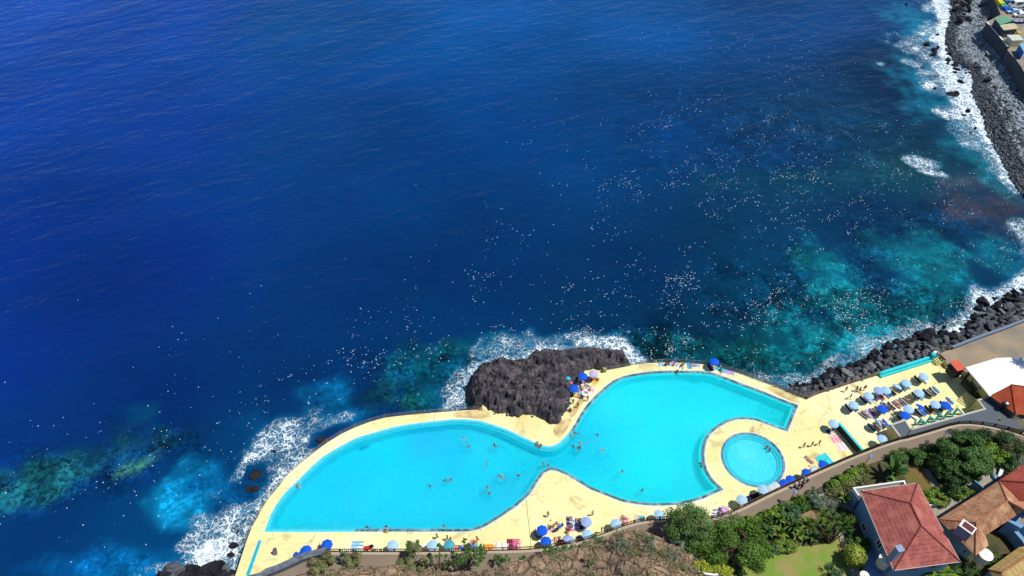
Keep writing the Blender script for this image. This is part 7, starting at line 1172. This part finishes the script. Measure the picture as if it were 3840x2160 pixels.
rowsL = [("in the leftmost pair", [('F', 3181, 1531, 'navy'), ('F', 3204, 1527, 'blue')]), ("in the back row", [('F', 3237, 1501, 'navy'), ('F', 3258, 1498, 'paleblue'), ('F', 3281, 1488, 'purple'), ('F', 3303, 1486, 'red'), ('F', 3326, 1477, 'blue'), ('F', 3346, 1469, 'black'), ('F', 3366, 1458, 'purple'), ('F', 3387, 1450, 'teal'), ('F', 3403, 1442, 'white')]), ("beside the parasol alone above the rows", [('F', 3441, 1424, 'black'), ('F', 3464, 1422, 'white')]),
         ("in the middle row", [('F', 3292, 1540, 'plum'), ('F', 3308, 1535, 'grey'), ('F', 3324, 1527, 'navy'), ('F', 3342, 1523, 'navy'), ('F', 3367, 1515, 'palepink'), ('F', 3385, 1507, 'blue'), ('F', 3407, 1500, 'dkgreen'), ('F', 3432, 1486, 'black'), ('F', 3449, 1484, 'cyan'), ('F', 3474, 1474, 'navy'), ('F', 3497, 1469, 'navy')]), ("in the trio below the left pair", [('F', 3242, 1556, 'grey'), ('F', 3257, 1551, 'lilac'), ('F', 3271, 1548, 'purple')]),
         ("in the front row", [('F', 3365, 1561, 'dkgreen'), ('F', 3388, 1557, 'brown'), ('F', 3427, 1560, 'white'), ('F', 3444, 1549, 'black'), ('F', 3457, 1545, 'blue'), ('F', 3481, 1537, 'brown'), ('F', 3497, 1536, 'grey'), ('F', 3518, 1529, 'navy'), ('F', 3538, 1520, 'plum'), ('F', 3558, 1525, 'blue')]), ("in the four against the yellow wall", [('F', 3267, 1605, 'teal'), ('F', 3287, 1601, 'plum'), ('F', 3305, 1592, 'plum'), ('F', 3322, 1588, 'blue')])]
nl = 0
for where, items in rowsL:
    for i, (c, x, y, col) in enumerate(items): lounger(c, x, y, col, f"{ORD[i]} lounger from the left {where}, {col if col not in ('dkgreen', 'paleblue', 'palepink') else dict(dkgreen='dark green', paleblue='pale blue', palepink='pale pink')[col]} cloth"); nl += 1
def chair_(c, x, y, rz, col, label):
    p = W(c, x, y, .4); t = empty("beach_chair", (p.x, p.y, 0), R(rz)); tag(t, label, "beach chair", "folding chairs on the deck"); mb = MB(); mb.beam((-.25, 0, .38), (.25, 0, .42), .5, .03); mb.build("seat", cloth(col), t); mb = MB(); mb.beam((-.25, 0, .40), (-.5, 0, .95), .5, .03); mb.build("backrest", cloth(col), t)
    for s in (-1, 1): mb = MB(); mb.beam((-.3, s * .26, 0), (.25, s * .26, .44), .03, .03); mb.beam((.3, s * .26, 0), (-.5, s * .26, .95), .03, .03); mb.build("leg", M_STEEL, t)
chair_('B4', 245, 455, 200, 'blue', "blue folding chair at the right of the picnic group"); chair_('B3', 560, 745, 120, 'white', "white folding chair behind the railing left of the pale parasol"); chair_('B3', 600, 750, 60, 'white', "second white folding chair behind the railing"); chair_('B4', 195, 500, 40, 'navy', "dark folding chair in the picnic group"); chair_('B2', 2290, 775, 80, 'white', "white framed chair behind the railing by the red towel")
# ------------------------------------------------------------------ towels and beach things
def towel(c, x, y, L_, w, rz, col, label, col2=None, cat="towel"):
    p = W(c, x, y, .02); rs = random.Random(int(x * 3 + y)); nx_, ny_ = 8, 4; vs = [((i / nx_ - .5) * L_, (j / ny_ - .5) * w + rs.uniform(-.02, .02), .035 + rs.uniform(-.012, .014)) for i in range(nx_ + 1) for j in range(ny_ + 1)]; f = [(i * (ny_ + 1) + j, (i + 1) * (ny_ + 1) + j, (i + 1) * (ny_ + 1) + j + 1, i * (ny_ + 1) + j + 1) for i in range(nx_) for j in range(ny_)]
    o = mesh_obj("towel", vs, f, [cloth(col), cloth(col2 or col)], None, [(1 if (k // ny_) % 3 == 1 else 0) for k in range(len(f))]); o.location = (p.x, p.y, 0); o.rotation_euler = (0, 0, R(rz)); md = o.modifiers.new("s", 'SOLIDIFY'); md.thickness = .02; tag(o, label, cat)
TW = [('B2', 1990, 755, 1.7, 1.5, 92, 'paleblue', "pale cyan patterned blanket behind the left railing", 'cyan'), ('B2', 2060, 755, 1.6, .9, 88, 'white', "white towel next to the pale cyan blanket", 'grey'), ('B2', 2172, 785, 1.5, .8, 10, 'red', "red towel lying along the railing"), ('B3', 1078, 778, 1.1, .9, 0, 'orange', "small orange red towel beside the turquoise parasol", 'red'), ('B3', 1150, 778, .8, .8, 0, 'blue', "blue mat right of the orange red towel"), ('B3', 1610, 768, 1.9, .9, 0, 'orange', "plain orange towel behind the railing"), ('B3', 1765, 755, 2.6, 1.4, 0, 'white', "large white blanket between the orange and dark red ones", 'sand'),
      ('B3', 1925, 728, 1.9, 1.6, 90, 'plum', "dark red and black blanket behind the railing", 'red'), ('B3', 1985, 730, 1.9, .9, 92, 'pink', "pink towel touching the dark red blanket"), ('B3', 2030, 728, 1.9, .8, 94, 'palepink', "pink towel with a person right of the plain pink one", 'pink'), ('B4', 385, 395, 2.1, 1.1, 90, 'navy', "navy blanket under the first lying person", 'grey'), ('B4', 470, 420, 2.1, 1.3, 92, 'paleblue', "light blanket in the middle of the lying group", 'white'), ('B4', 550, 425, 2.0, .9, 95, 'navy', "navy towel next to the periwinkle parasol"), ('B4', 438, 492, 2.3, .9, 5, 'pink', "bright pink towel at the feet of the lying group"),
      ('B4', 110, 525, 1.2, .7, 5, 'palepink', "pink cloth below the picnic group"), ('B4', 1170, 390, 1.8, .8, 80, 'palepink', "pale pink towel under the first pair of legs"), ('B4', 1235, 385, 1.8, .8, 75, 'pink', "rose towel right of the pale pink one", 'palepink'), ('B4', 1405, 345, 1.5, .9, 85, 'palepink', "peach towel at the railing bend", 'sand'), ('B4', 1468, 340, 1.3, 1.0, 0, 'cyan', "bright cyan towel at the railing bend"), ('B4', 260, 690, 1.8, .9, 10, 'plum', "plum towel at the railing beside the tipped parasol", 'pink'), ('B4', 560, 640, 1.4, .8, 10, 'navy', "dark blue towel at the railing left of the pale parasol"),
      ('E1', 1085, 155, 1.8, .55, 68, 'white', "white lounger pad first from the left right of the feathery tree", 'navy'), ('E1', 1145, 150, 1.8, .55, 68, 'white', "white towel second from the left right of the feathery tree", 'blue'), ('E1', 1225, 120, 2.0, .8, 65, 'navy', "navy towel with orange print right of the feathery tree", 'blue'), ('E1', 1320, 95, 1.9, 1.3, 65, 'lilac', "lilac striped blanket by the bamboo pole", 'palepink'), ('A7', 590, 655, 2.0, 1.6, 25, 'black', "black blanket right of the long shadow parasol", 'navy'), ('A7', 660, 625, 1.6, 1.4, 25, 'black', "second black blanket against the railing"), ('A7', 700, 615, .7, .6, 20, 'red', "small red bag cloth on the black blanket"),
      ('A7', 1210, 240, 2.0, .8, -52, 'grey', "striped grey towel under the lying person by the basin", 'palepink'), ('C3', 310, 1070, 1.5, 1.0, 15, 'navy', "navy towel below the parasol at the dividing wall"), ('C3', 400, 1170, 1.4, 1.3, 15, 'sand', "faded cream towel along the dividing wall", 'white'), ('C3', 470, 1310, 1.7, 1.7, 15, 'palepink', "pink banded blanket along the dividing wall", 'pink'), ('A7', 1560, 100, 2.0, 1.7, 15, 'white', "white blanket with belongings by the dividing wall", 'palepink'), ('C7', 310, 340, 1.7, .8, -8, 'paleblue', "pale blue towel at the left end of the north edge group", 'cyan'), ('C7', 505, 330, 1.4, .8, -20, 'paleblue', "light blue towel of the second sunbather on the north edge"),
      ('C7', 640, 310, 1.4, .9, -30, 'lilac', "pinkish towel under the third sunbather on the north edge"), ('C7', 775, 390, 1.7, .9, -35, 'white', "white striped towel turned diagonally on the north edge", 'grey'), ('C7', 1015, 365, 1.7, .7, -85, 'cyan', "cyan mat beside the purple one on the north edge"), ('C7', 1045, 360, 1.7, .5, -85, 'purple', "purple striped towel on the north edge"), ('C7', 1180, 355, 2.0, 1.0, 0, 'paleblue', "periwinkle beach mat alone on the north edge", 'lilac'), ('C7', 1610, 420, 1.8, .9, -75, 'navy', "navy towel under the blue parasol on the north edge"), ('C7', 1815, 450, 1.3, .9, -15, 'cyan', "turquoise towel left of the sitting person by the mesh fence"), ('C7', 1945, 490, 1.2, 1.0, -15, 'cyan', "blue green towel right of the sitting person by the mesh fence"), ('C7', 2100, 540, 2.2, 1.1, -15, 'lilac', "grey lilac mat at the end of the mesh fence group"),
      ('C5', 900, 800, 1.5, 1.2, 30, 'palepink', "pink quilted towel between the two parasols by the rock", 'pink'), ('C5', 1350, 840, 1.2, .9, -50, 'yellow', "round yellow towel near the ringed parasol", 'orange'), ('C5', 1270, 760, 1.0, .8, 0, 'red', "red cloth under the ringed parasol"), ('C5', 760, 900, 1.1, .6, 20, 'blue', "blue cloth by the first parasol at the rock"), ('C5', 1180, 1220, 1.5, 1.2, -30, 'palepink', "pale pink towel nearest the pool edge by the rock", 'white'), ('C5', 690, 1360, 1.0, .9, -20, 'cyan', "turquoise cloth below the parasol at the foot of the rock"), ('C5', 900, 1330, 2.2, 1.5, -20, 'white', "white blanket with the big white ring by the rock"), ('C6', 880, 260, 2.4, .95, -22, 'dkgreen', "dark beach towel with green and pink circles by the rock", 'plum'), ('C5', 940, 1080, 1.3, 1.0, 30, 'grey', "grey bundle towel in the rock corner group", 'white')]
for q in TW: towel(*q)
def lump(c, x, y, z, r, col, label, cat, name):
    p = W(c, x, y, z); mb = MB(); mb.ball((0, 0, r[2]), r, 10, 7); o = mb.build(name, cloth(col), smooth=True); o.location = (p.x, p.y, z); tag(o, label, cat); mb = MB(); mb.beam((-r[0] * .5, 0, r[2] * 1.9), (r[0] * .5, 0, r[2] * 1.9), .04, .12); mb.build("handle", cloth('black'), o)
for q in (('B2', 2232, 765, 0, (.35, .25, .28), 'black', "black bag on the red towel by the railing", "bag", "beach_bag"), ('B4', 105, 370, 0, (.16, .14, .14), 'sand', "small cream bag above the picnic group", "bag", "beach_bag"), ('C5', 120, 760, 1.8, (.55, .5, .3), 'cyan', "cyan float bag lying on top of the rock", "bag", "beach_bag"), ('C5', 250, 930, .9, (.35, .4, .2), 'pink', "pink cloth bag on the flank of the rock", "bag", "beach_bag"), ('C6', 580, 385, .5, (.3, .25, .2), 'white', "upper white bag in the rock corner", "bag", "beach_bag"), ('C6', 565, 485, .4, (.3, .25, .2), 'white', "lower white bag in the rock corner", "bag", "beach_bag"), ('C6', 500, 650, .4, (.28, .28, .25), 'teal', "green bag at the rock foot", "bag", "beach_bag"),
          ('C6', 505, 775, .2, (.25, .22, .2), 'white', "white bag beside the sitting pair at the rock foot", "bag", "beach_bag"), ('C6', 440, 530, .8, (.2, .2, .2), 'sand', "cream hat bag on the rock ledge", "bag", "beach_bag"), ('B5', 1110, 1010, 0, (.4, .3, .3), 'blue', "blue bag in the shade under the rock tip", "bag", "beach_bag"), ('B5', 1080, 970, .6, (.3, .3, .2), 'navy', "dark blue bag on the rock tip", "bag", "beach_bag"), ('B5', 895, 975, 0, (.25, .2, .15), 'teal', "small teal bag in the shade of the rock", "bag", "beach_bag"), ('B4', 2165, 285, 0, (.3, .25, .2), 'orange', "orange bag seen beside the feathery tree", "bag", "beach_bag"), ('C7', 765, 295, 0, (.12, .12, .12), 'grey', "small grey bag between two sunbathers on the north edge", "bag", "beach_bag"), ('C7', 890, 325, 0, (.14, .12, .12), 'grey', "grey bag right of the diagonal towel", "bag", "beach_bag"),
          ('A7', 1210, 300, 0, (.2, .15, .12), 'yellow', "small yellow bag by the lying person near the basin", "bag", "beach_bag"), ('F', 3306, 1512, 0, (.3, .3, .22), 'paleblue', "pale round cushion above the middle royal blue parasol", "cushion", "cushion")): lump(*q)
p = W('C6', 1185, 170, .1); mb = MB(); n1, n2 = 24, 8; vs = [((.62 + .17 * math.cos(2 * math.pi * j / n2)) * math.cos(2 * math.pi * i / n1), (.62 + .17 * math.cos(2 * math.pi * j / n2)) * math.sin(2 * math.pi * i / n1), .2 + .17 * math.sin(2 * math.pi * j / n2)) for i in range(n1) for j in range(n2)]
mb.add(vs, [(i * n2 + j, ((i + 1) % n1) * n2 + j, ((i + 1) % n1) * n2 + (j + 1) % n2, i * n2 + (j + 1) % n2) for i in range(n1) for j in range(n2)]); o = mb.build("swim_ring", mat('white_vinyl', (.8, .8, .82), rough=.3, var=.05), smooth=True); o.location = (p.x, p.y, .03); tag(o, "large white inflatable ring on the white blanket by the rock", "swim ring")
for i, (dx, cc_) in enumerate(((-.35, 'yellow'), (.35, 'pink'))):
    p = W('C6', 830 + i * 90, 245 + i * 30, .05); mb = MB(); mb.lathe([(.32, 0), (.34, .015), (.34, .03), (.1, .035)], 20); o = mb.build("round_mat", cloth(cc_)); o.location = (p.x, p.y, .06); tag(o, f"{cc_} round mat on the dark towel by the rock", "mat")
p = W('C5', 1790, 290, .9); mb = MB(); mb.box((0, 0, .5), (.55, .45, 1.0)); o = mb.build("litter_bin", mat('bin_green', srgb(170, 175, 110, .85), rough=.6)); o.location = (p.x, p.y, 0); tag(o, "olive green litter bin at the fence beside the rock", "bin"); mb = MB(); mb.box((0, 0, 1.04), (.62, .52, .08)); mb.build("lid", mat('bin_green'), o)
p = W('A7', 420, 700, 1.0); mb = MB(); mb.tube([(0, 0, 0), (.1, .05, 2.6)], .035, 6); o = mb.build("bamboo_pole", mat('bamboo', srgb(225, 215, 180, .85), rough=.6)); o.location = (p.x, p.y, 0); tag(o, "pale pole leaning at the left of the wading pool parasols", "pole")
# ------------------------------------------------------------------ bathers
PE = [('C1', 1215, 710, 'walk', 110, "person in a light suit walking first from the left by the wooden rails", dict(skin=0, suit='orange')), ('C1', 1575, 690, 'walk', 80, "tanned person walking beside the pair near the wooden rails", dict(skin=1, suit='black')), ('C1', 1680, 720, 'walk', 200, "person second of the trio near the wooden rails", dict(skin=1, suit='brown')), ('C1', 1850, 660, 'stand', 160, "person with dark hair at the right of the rail trio", dict(skin=1, suit='red', top='red')),
      ('C1', 1360, 960, 'walk', 20, "person walking alone towards the wooden rails", dict(skin=0, suit='orange', top='orange')), ('A7', 1160, 80, 'walk', 60, "leftmost of three people walking between wading pool and basin", dict(skin=0, suit='brown')), ('A7', 1245, 68, 'stand', 70, "middle one of three people between wading pool and basin", dict(skin=1, suit='black')), ('A7', 1320, 55, 'walk', 40, "rightmost of three people between wading pool and basin", dict(skin=1, suit='navy')),
      ('B3', 800, 600, 'walk', 100, "person walking at the straight pool edge above the pale parasol", dict(skin=1, suit='brown')), ('B3', 955, 625, 'walk', 80, "tanned person walking above the turquoise parasol", dict(skin=1, suit='black')), ('B3', 1003, 652, 'stand', 60, "person just behind the turquoise parasol", dict(skin=1, suit='grey')), ('B3', 1405, 645, 'walk', -70, "person walking alone above the multicoloured parasol", dict(skin=1, suit='orange')), ('B4', 60, 270, 'walk', -60, "person walking alone on the peninsula deck", dict(skin=0, suit='brown')), ('B4', 738, 255, 'hips', 10, "person in a white shirt and dark shorts by the periwinkle parasol", dict(skin=0, suit='black', shirt='white')),
      ('C6', 1285, 340, 'walk', -20, "person walking along the tiled pool edge near the rock", dict(skin=0, suit='brown')), ('C6', 905, 590, 'walk', 150, "person in red walking on the worn deck by the rock", dict(skin=0, suit='red', top='red')), ('C6', 720, 450, 'stand', 200, "tanned person standing with a hat at the rock foot", dict(skin=0, suit='black', hat='white')), ('C6', 600, 740, 'sit', 120, "sitting person of the pair at the rock foot", dict(skin=0, suit='red')), ('C6', 625, 800, 'sit', 80, "second sitting person of the pair at the rock foot", dict(skin=1, suit='navy')),
      ('C5', 690, 1080, 'sit', -30, "person sitting beside the parasol at the rock", dict(skin=0, suit='brown')), ('C5', 760, 1190, 'sit', -100, "person in red swimwear sitting in the rock corner group", dict(skin=0, suit='red', top='red')), ('C5', 1080, 1220, 'sit', -60, "person sitting on the pale pink towel near the pool edge", dict(skin=0, suit='brown')), ('C5', 1050, 710, 'sit', -120, "person in red sitting between the two parasols by the rock", dict(skin=0, suit='red', top='red')), ('C5', 1475, 740, 'sit', 30, "person sitting right of the round yellow towel", dict(skin=1, suit='brown')), ('C5', 1010, 1020, 'lie', 50, "person lying on the grey bundle towel by the rock", dict(skin=2, suit='grey')), ('C5', 640, 1260, 'lie', 120, "person lying with legs out beside the rock parasol", dict(skin=0, suit='pink')), ('C6', 1100, 60, 'lie', 40, "person lying next to the large white ring", dict(skin=2, suit='white')),
      ('C7', 410, 320, 'sit', -20, "first tanned sunbather sitting on the north edge", dict(skin=1, suit='navy')), ('C7', 490, 295, 'sit', -40, "second sunbather sitting by the light blue towel on the north edge", dict(skin=0, suit='black')), ('C7', 625, 320, 'sit', -35, "third sunbather leaning on the pinkish towel on the north edge", dict(skin=2, suit='palepink')), ('C7', 840, 340, 'sit', -50, "sunbather sitting by the white striped towel", dict(skin=1, suit='red')), ('C7', 1160, 355, 'lie', 80, "person lying small on the periwinkle mat", dict(skin=2, suit='navy', s=.8)), ('C7', 1690, 400, 'lie', 60, "person lying half under the north edge blue parasol", dict(skin=2, suit='white')), ('C7', 1880, 460, 'sit', 190, "person in dark red sitting between two turquoise towels", dict(skin=1, suit='plum', top='plum')), ('C7', 715, 500, 'sit', 185, "person sitting on the pool rim below the north edge group", dict(skin=1, suit='navy')),
      ('B2', 1440, 765, 'sit', 20, "person with legs out left of the blue parasol at the parapet", dict(skin=0, suit='black')), ('B3', 2280, 545, 'sit', 0, "person sitting at the left of the blue parasol by the joint", dict(skin=0, suit='brown')), ('B3', 2350, 620, 'lie', 70, "person lying in the shadow of the blue parasol by the joint", dict(skin=1, suit='black')), ('B3', 2330, 740, 'lie', -70, "person lying left of the blue parasol at the railing", dict(skin=0, suit='orange')), ('B3', 2018, 720, 'lie', 175, "person lying on the pink towel behind the railing", dict(skin=2, suit='pink')), ('B3', 30, 522, 'sit', -10, "person sitting on the straight pool edge at the far left", dict(skin=2, suit='navy')),
      ('B4', 400, 390, 'prone', 0, "person lying on the navy blanket", dict(skin=0, suit='white', top='white')), ('B4', 490, 400, 'lie', 5, "person lying on the light blanket in the middle", dict(skin=0, suit='navy')), ('B4', 545, 400, 'prone', -5, "person lying in dark swimwear next to the periwinkle parasol", dict(skin=0, suit='navy', top='navy')), ('B4', 380, 505, 'sit', 60, "person sitting at the edge of the bright pink towel", dict(skin=1, suit='brown')), ('B4', 345, 535, 'sit', 200, "person bending beside the tipped parasol", dict(skin=0, suit='black')), ('B4', 150, 440, 'sit', -60, "person in white sitting in the picnic group", dict(skin=2, suit='white', top='white')), ('B4', 100, 470, 'sit', 40, "person in plum sitting at the left of the picnic group", dict(skin=1, suit='plum')), ('B4', 195, 400, 'sit', -120, "person by a yellow cloth in the picnic group", dict(skin=2, suit='yellow')),
      ('B4', 170, 690, 'lie', 5, "person with legs up at the left of the plum towel", dict(skin=0, suit='palepink')), ('B4', 240, 680, 'prone', 10, "person lying on the plum towel", dict(skin=1, suit='plum', top='plum')), ('B4', 1160, 395, 'lie', 170, "person lying on the pale pink towel", dict(skin=2, suit='palepink')), ('B4', 1215, 380, 'lie', 165, "person lying on the rose towel", dict(skin=0, suit='white')), ('B4', 1505, 335, 'sit', 90, "person sitting right of the bright cyan towel", dict(skin=1, suit='black')), ('E1', 1230, 120, 'lie', 160, "person lying on the navy towel right of the feathery tree", dict(skin=0, suit='orange')), ('A7', 1215, 240, 'lie', 40, "person lying on the striped grey towel by the basin", dict(skin=2, suit='pink')), ('A7', 1115, 425, 'sit', 60, "person in dark clothes sitting behind the group in white hats", dict(skin=1, suit='black', top='black')), ('A7', 745, 585, 'lie', 110, "person lying in the shade of the wading pool rim parasol", dict(skin=1, suit='black')),
      ('B4', 1185, 350, 'lie', 170, "third pair of legs between the pink towels", dict(skin=0, suit='navy')), ('B5', 320, 875, 'sit', 100, "person sitting where the left sea fence meets the rock", dict(skin=2, suit='palepink')), ('B5', 950, 1265, 'sit', 170, "person sitting on the peninsula tip, left one", dict(skin=0, suit='red')), ('B5', 990, 1290, 'sit', 150, "person sitting on the peninsula tip, right one", dict(skin=0, suit='navy')), ('B1', 1008, 828, 'sit', 235, "pale person sitting on the left curved pool edge", dict(skin=2, suit='palepink'))]
for c, x, y, pose, ang, lab, kw in PE: pp(c, x, y, pose, ang, lab, **kw)
for c, x, y, sk, su, lab in (('F', 3242, 1555, 1, 'brown', "heavy tanned person on the first lounger of the trio"), ('F', 3270, 1549, 1, 'black', "person on the third lounger of the trio"), ('F', 3367, 1515, 0, 'red', "sunbather in red on the fifth lounger of the middle row"), ('F', 3387, 1508, 0, 'navy', "sunbather on the blue sixth lounger of the middle row"), ('F', 3407, 1500, 0, 'white', "sunbather on the dark green lounger of the middle row"), ('F', 3342, 1523, 1, 'black', "person in black on the fourth lounger of the middle row"), ('F', 3324, 1527, 1, 'navy', "person on the third lounger of the middle row"), ('F', 3346, 1468, 1, 'black', "person in black in the back row"), ('F', 3366, 1457, 0, 'purple', "person under the tilted back row parasol"),
                             ('F', 3281, 1487, 0, 'plum', "person on the purple lounger under the first back row parasol"), ('F', 3388, 1556, 0, 'brown', "person on the second lounger of the front row"), ('F', 3444, 1548, 1, 'green', "person on the fourth lounger of the front row"), ('F', 3482, 1537, 1, 'brown', "person on the brown sixth lounger of the front row"), ('F', 3497, 1536, 1, 'plum', "person on the seventh lounger of the front row"), ('F', 3287, 1600, 1, 'plum', "person on the second lounger against the yellow wall"), ('F', 3306, 1591, 1, 'black', "person on the third lounger against the yellow wall"), ('F', 3204, 1527, 0, 'blue', "person under the parasol of the left pair")):
    p = W(c, x, y, .5); person('lie', (p.x, p.y, .42), LANG + R(90), lab, skin=sk, suit=su)
SW = [('D7', 530, 385, 'swim', 30, "swimmer highest in the left lobe"), ('D7', 580, 485, 'tread', 40, "swimmer just below the highest one in the left lobe"), ('D7', 995, 455, 'tread', -60, "left one of two swimmers near the north wall"), ('D7', 1050, 475, 'swim', 80, "right one of two swimmers near the north wall"), ('D7', 870, 755, 'tread', 90, "tanned swimmer in the middle of the left lobe"), ('D7', 210, 1025, 'tread', 20, "left one of two swimmers at the far left of the group"), ('D7', 255, 1025, 'swim', -70, "right one of two swimmers at the far left of the group"), ('D7', 1110, 965, 'swim', 60, "swimmer face up left of the lone head"), ('D7', 1160, 985, 'swim', 70, "swimmer trailing the one left of the lone head"), ('D7', 1378, 950, 'tread', 0, "lone dark haired swimmer in the lower left lobe"), ('D7', 860, 1165, 'swim', -30, "upper one of two swimmers low in the left lobe"), ('D7', 915, 1235, 'tread', 10, "lower one of two swimmers low in the left lobe"),
      ('D7', 1785, 750, 'tread', 60, "upper swimmer of the pair at the narrows"), ('D7', 1815, 800, 'swim', -60, "lower swimmer of the pair at the narrows"), ('B5', 1410, 1160, 'swim', 80, "swimmer closest to the peninsula on its right"), ('B5', 1632, 1180, 'tread', 0, "lone swimmer in the right lobe near the top"), ('B5', 1470, 1260, 'swim', 100, "pale swimmer in the right lobe narrows"), ('B5', 1358, 1308, 'tread', 0, "swimmer just off the peninsula tip"), ('B5', 1435, 1325, 'tread', 45, "dark haired swimmer below the pale one"), ('B5', 1428, 1345, 'swim', 20, "swimmer touching the dark haired one"), ('B5', 1660, 1360, 'swim', -70, "swimmer lowest on the right of the narrows"), ('B6', 72, 1365, 'swim', -60, "lone swimmer low in the right lobe"), ('B6', 945, 1270, 'tread', 0, "upper swimmer of the pair at the inner curve of the right lobe"), ('B6', 960, 1300, 'tread', 90, "lower swimmer of the pair at the inner curve of the right lobe"),
      ('A7', 765, 105, 'tread', 0, "left bather in the round wading pool"), ('A7', 800, 132, 'tread', 80, "right bather in the round wading pool"), ('B2', 2160, 465, 'tread', 180, "swimmer at the straight south edge, left one"), ('B2', 2452, 455, 'tread', 180, "swimmer at the straight south edge beside the sitting person"), ('B3', 905, 450, 'tread', 170, "swimmer at the straight south edge right of the ladder"), ('F', 1612, 1822, 'tread', 0, "small head alone in the blue of the left lobe"), ('F', 2408, 1838, 'tread', 30, "swimmer alone near the south rim of the right lobe"), ('F', 2145, 1640, 'swim', 30, "swimmer close to the inner curve left of the narrows")]
for k, (c, x, y, pose, ang, lab) in enumerate(SW):
    p = W(c, x, y, 0); person(pose, (p.x, p.y, -.13 if 'wading' not in lab else .1), R(ang), lab, skin=(0, 1, 1, 1)[k % 4], suit=('black', 'navy', 'red', 'blue')[k % 4], group="bathers in the water", s=1.1)
for c, x, y, lab, kw in (('A7', 1062, 500, "person in a white sun hat and pale top at the left of the promenade group", dict(shirt='paleblue', suit='navy', hat='white')), ('A7', 1110, 495, "person with a white hat and pink top in the middle of the promenade group", dict(shirt='pink', suit='black', hat='white')), ('A7', 1160, 440, "person in a white shirt leaning at the promenade railing", dict(shirt='white', suit='grey', hair=1)), ('A7', 1195, 450, "person with a wide white hat at the right of the promenade group", dict(shirt='grey', suit='navy', hat='white')), ('A7', 1135, 510, "dark dressed person at the back of the promenade group", dict(shirt='plum', suit='black')), ('B2', 1893, 860, "person in a pale pink top walking at the left railing", dict(shirt='palepink', suit='brown')), ('B2', 1993, 860, "person in black walking at the left railing", dict(shirt='black', suit='black'))):
    p = W(c, x, y, PZ + .9); person('walk', (p.x, p.y, PZ), R(110 if c == 'A7' else 90), lab, **kw)
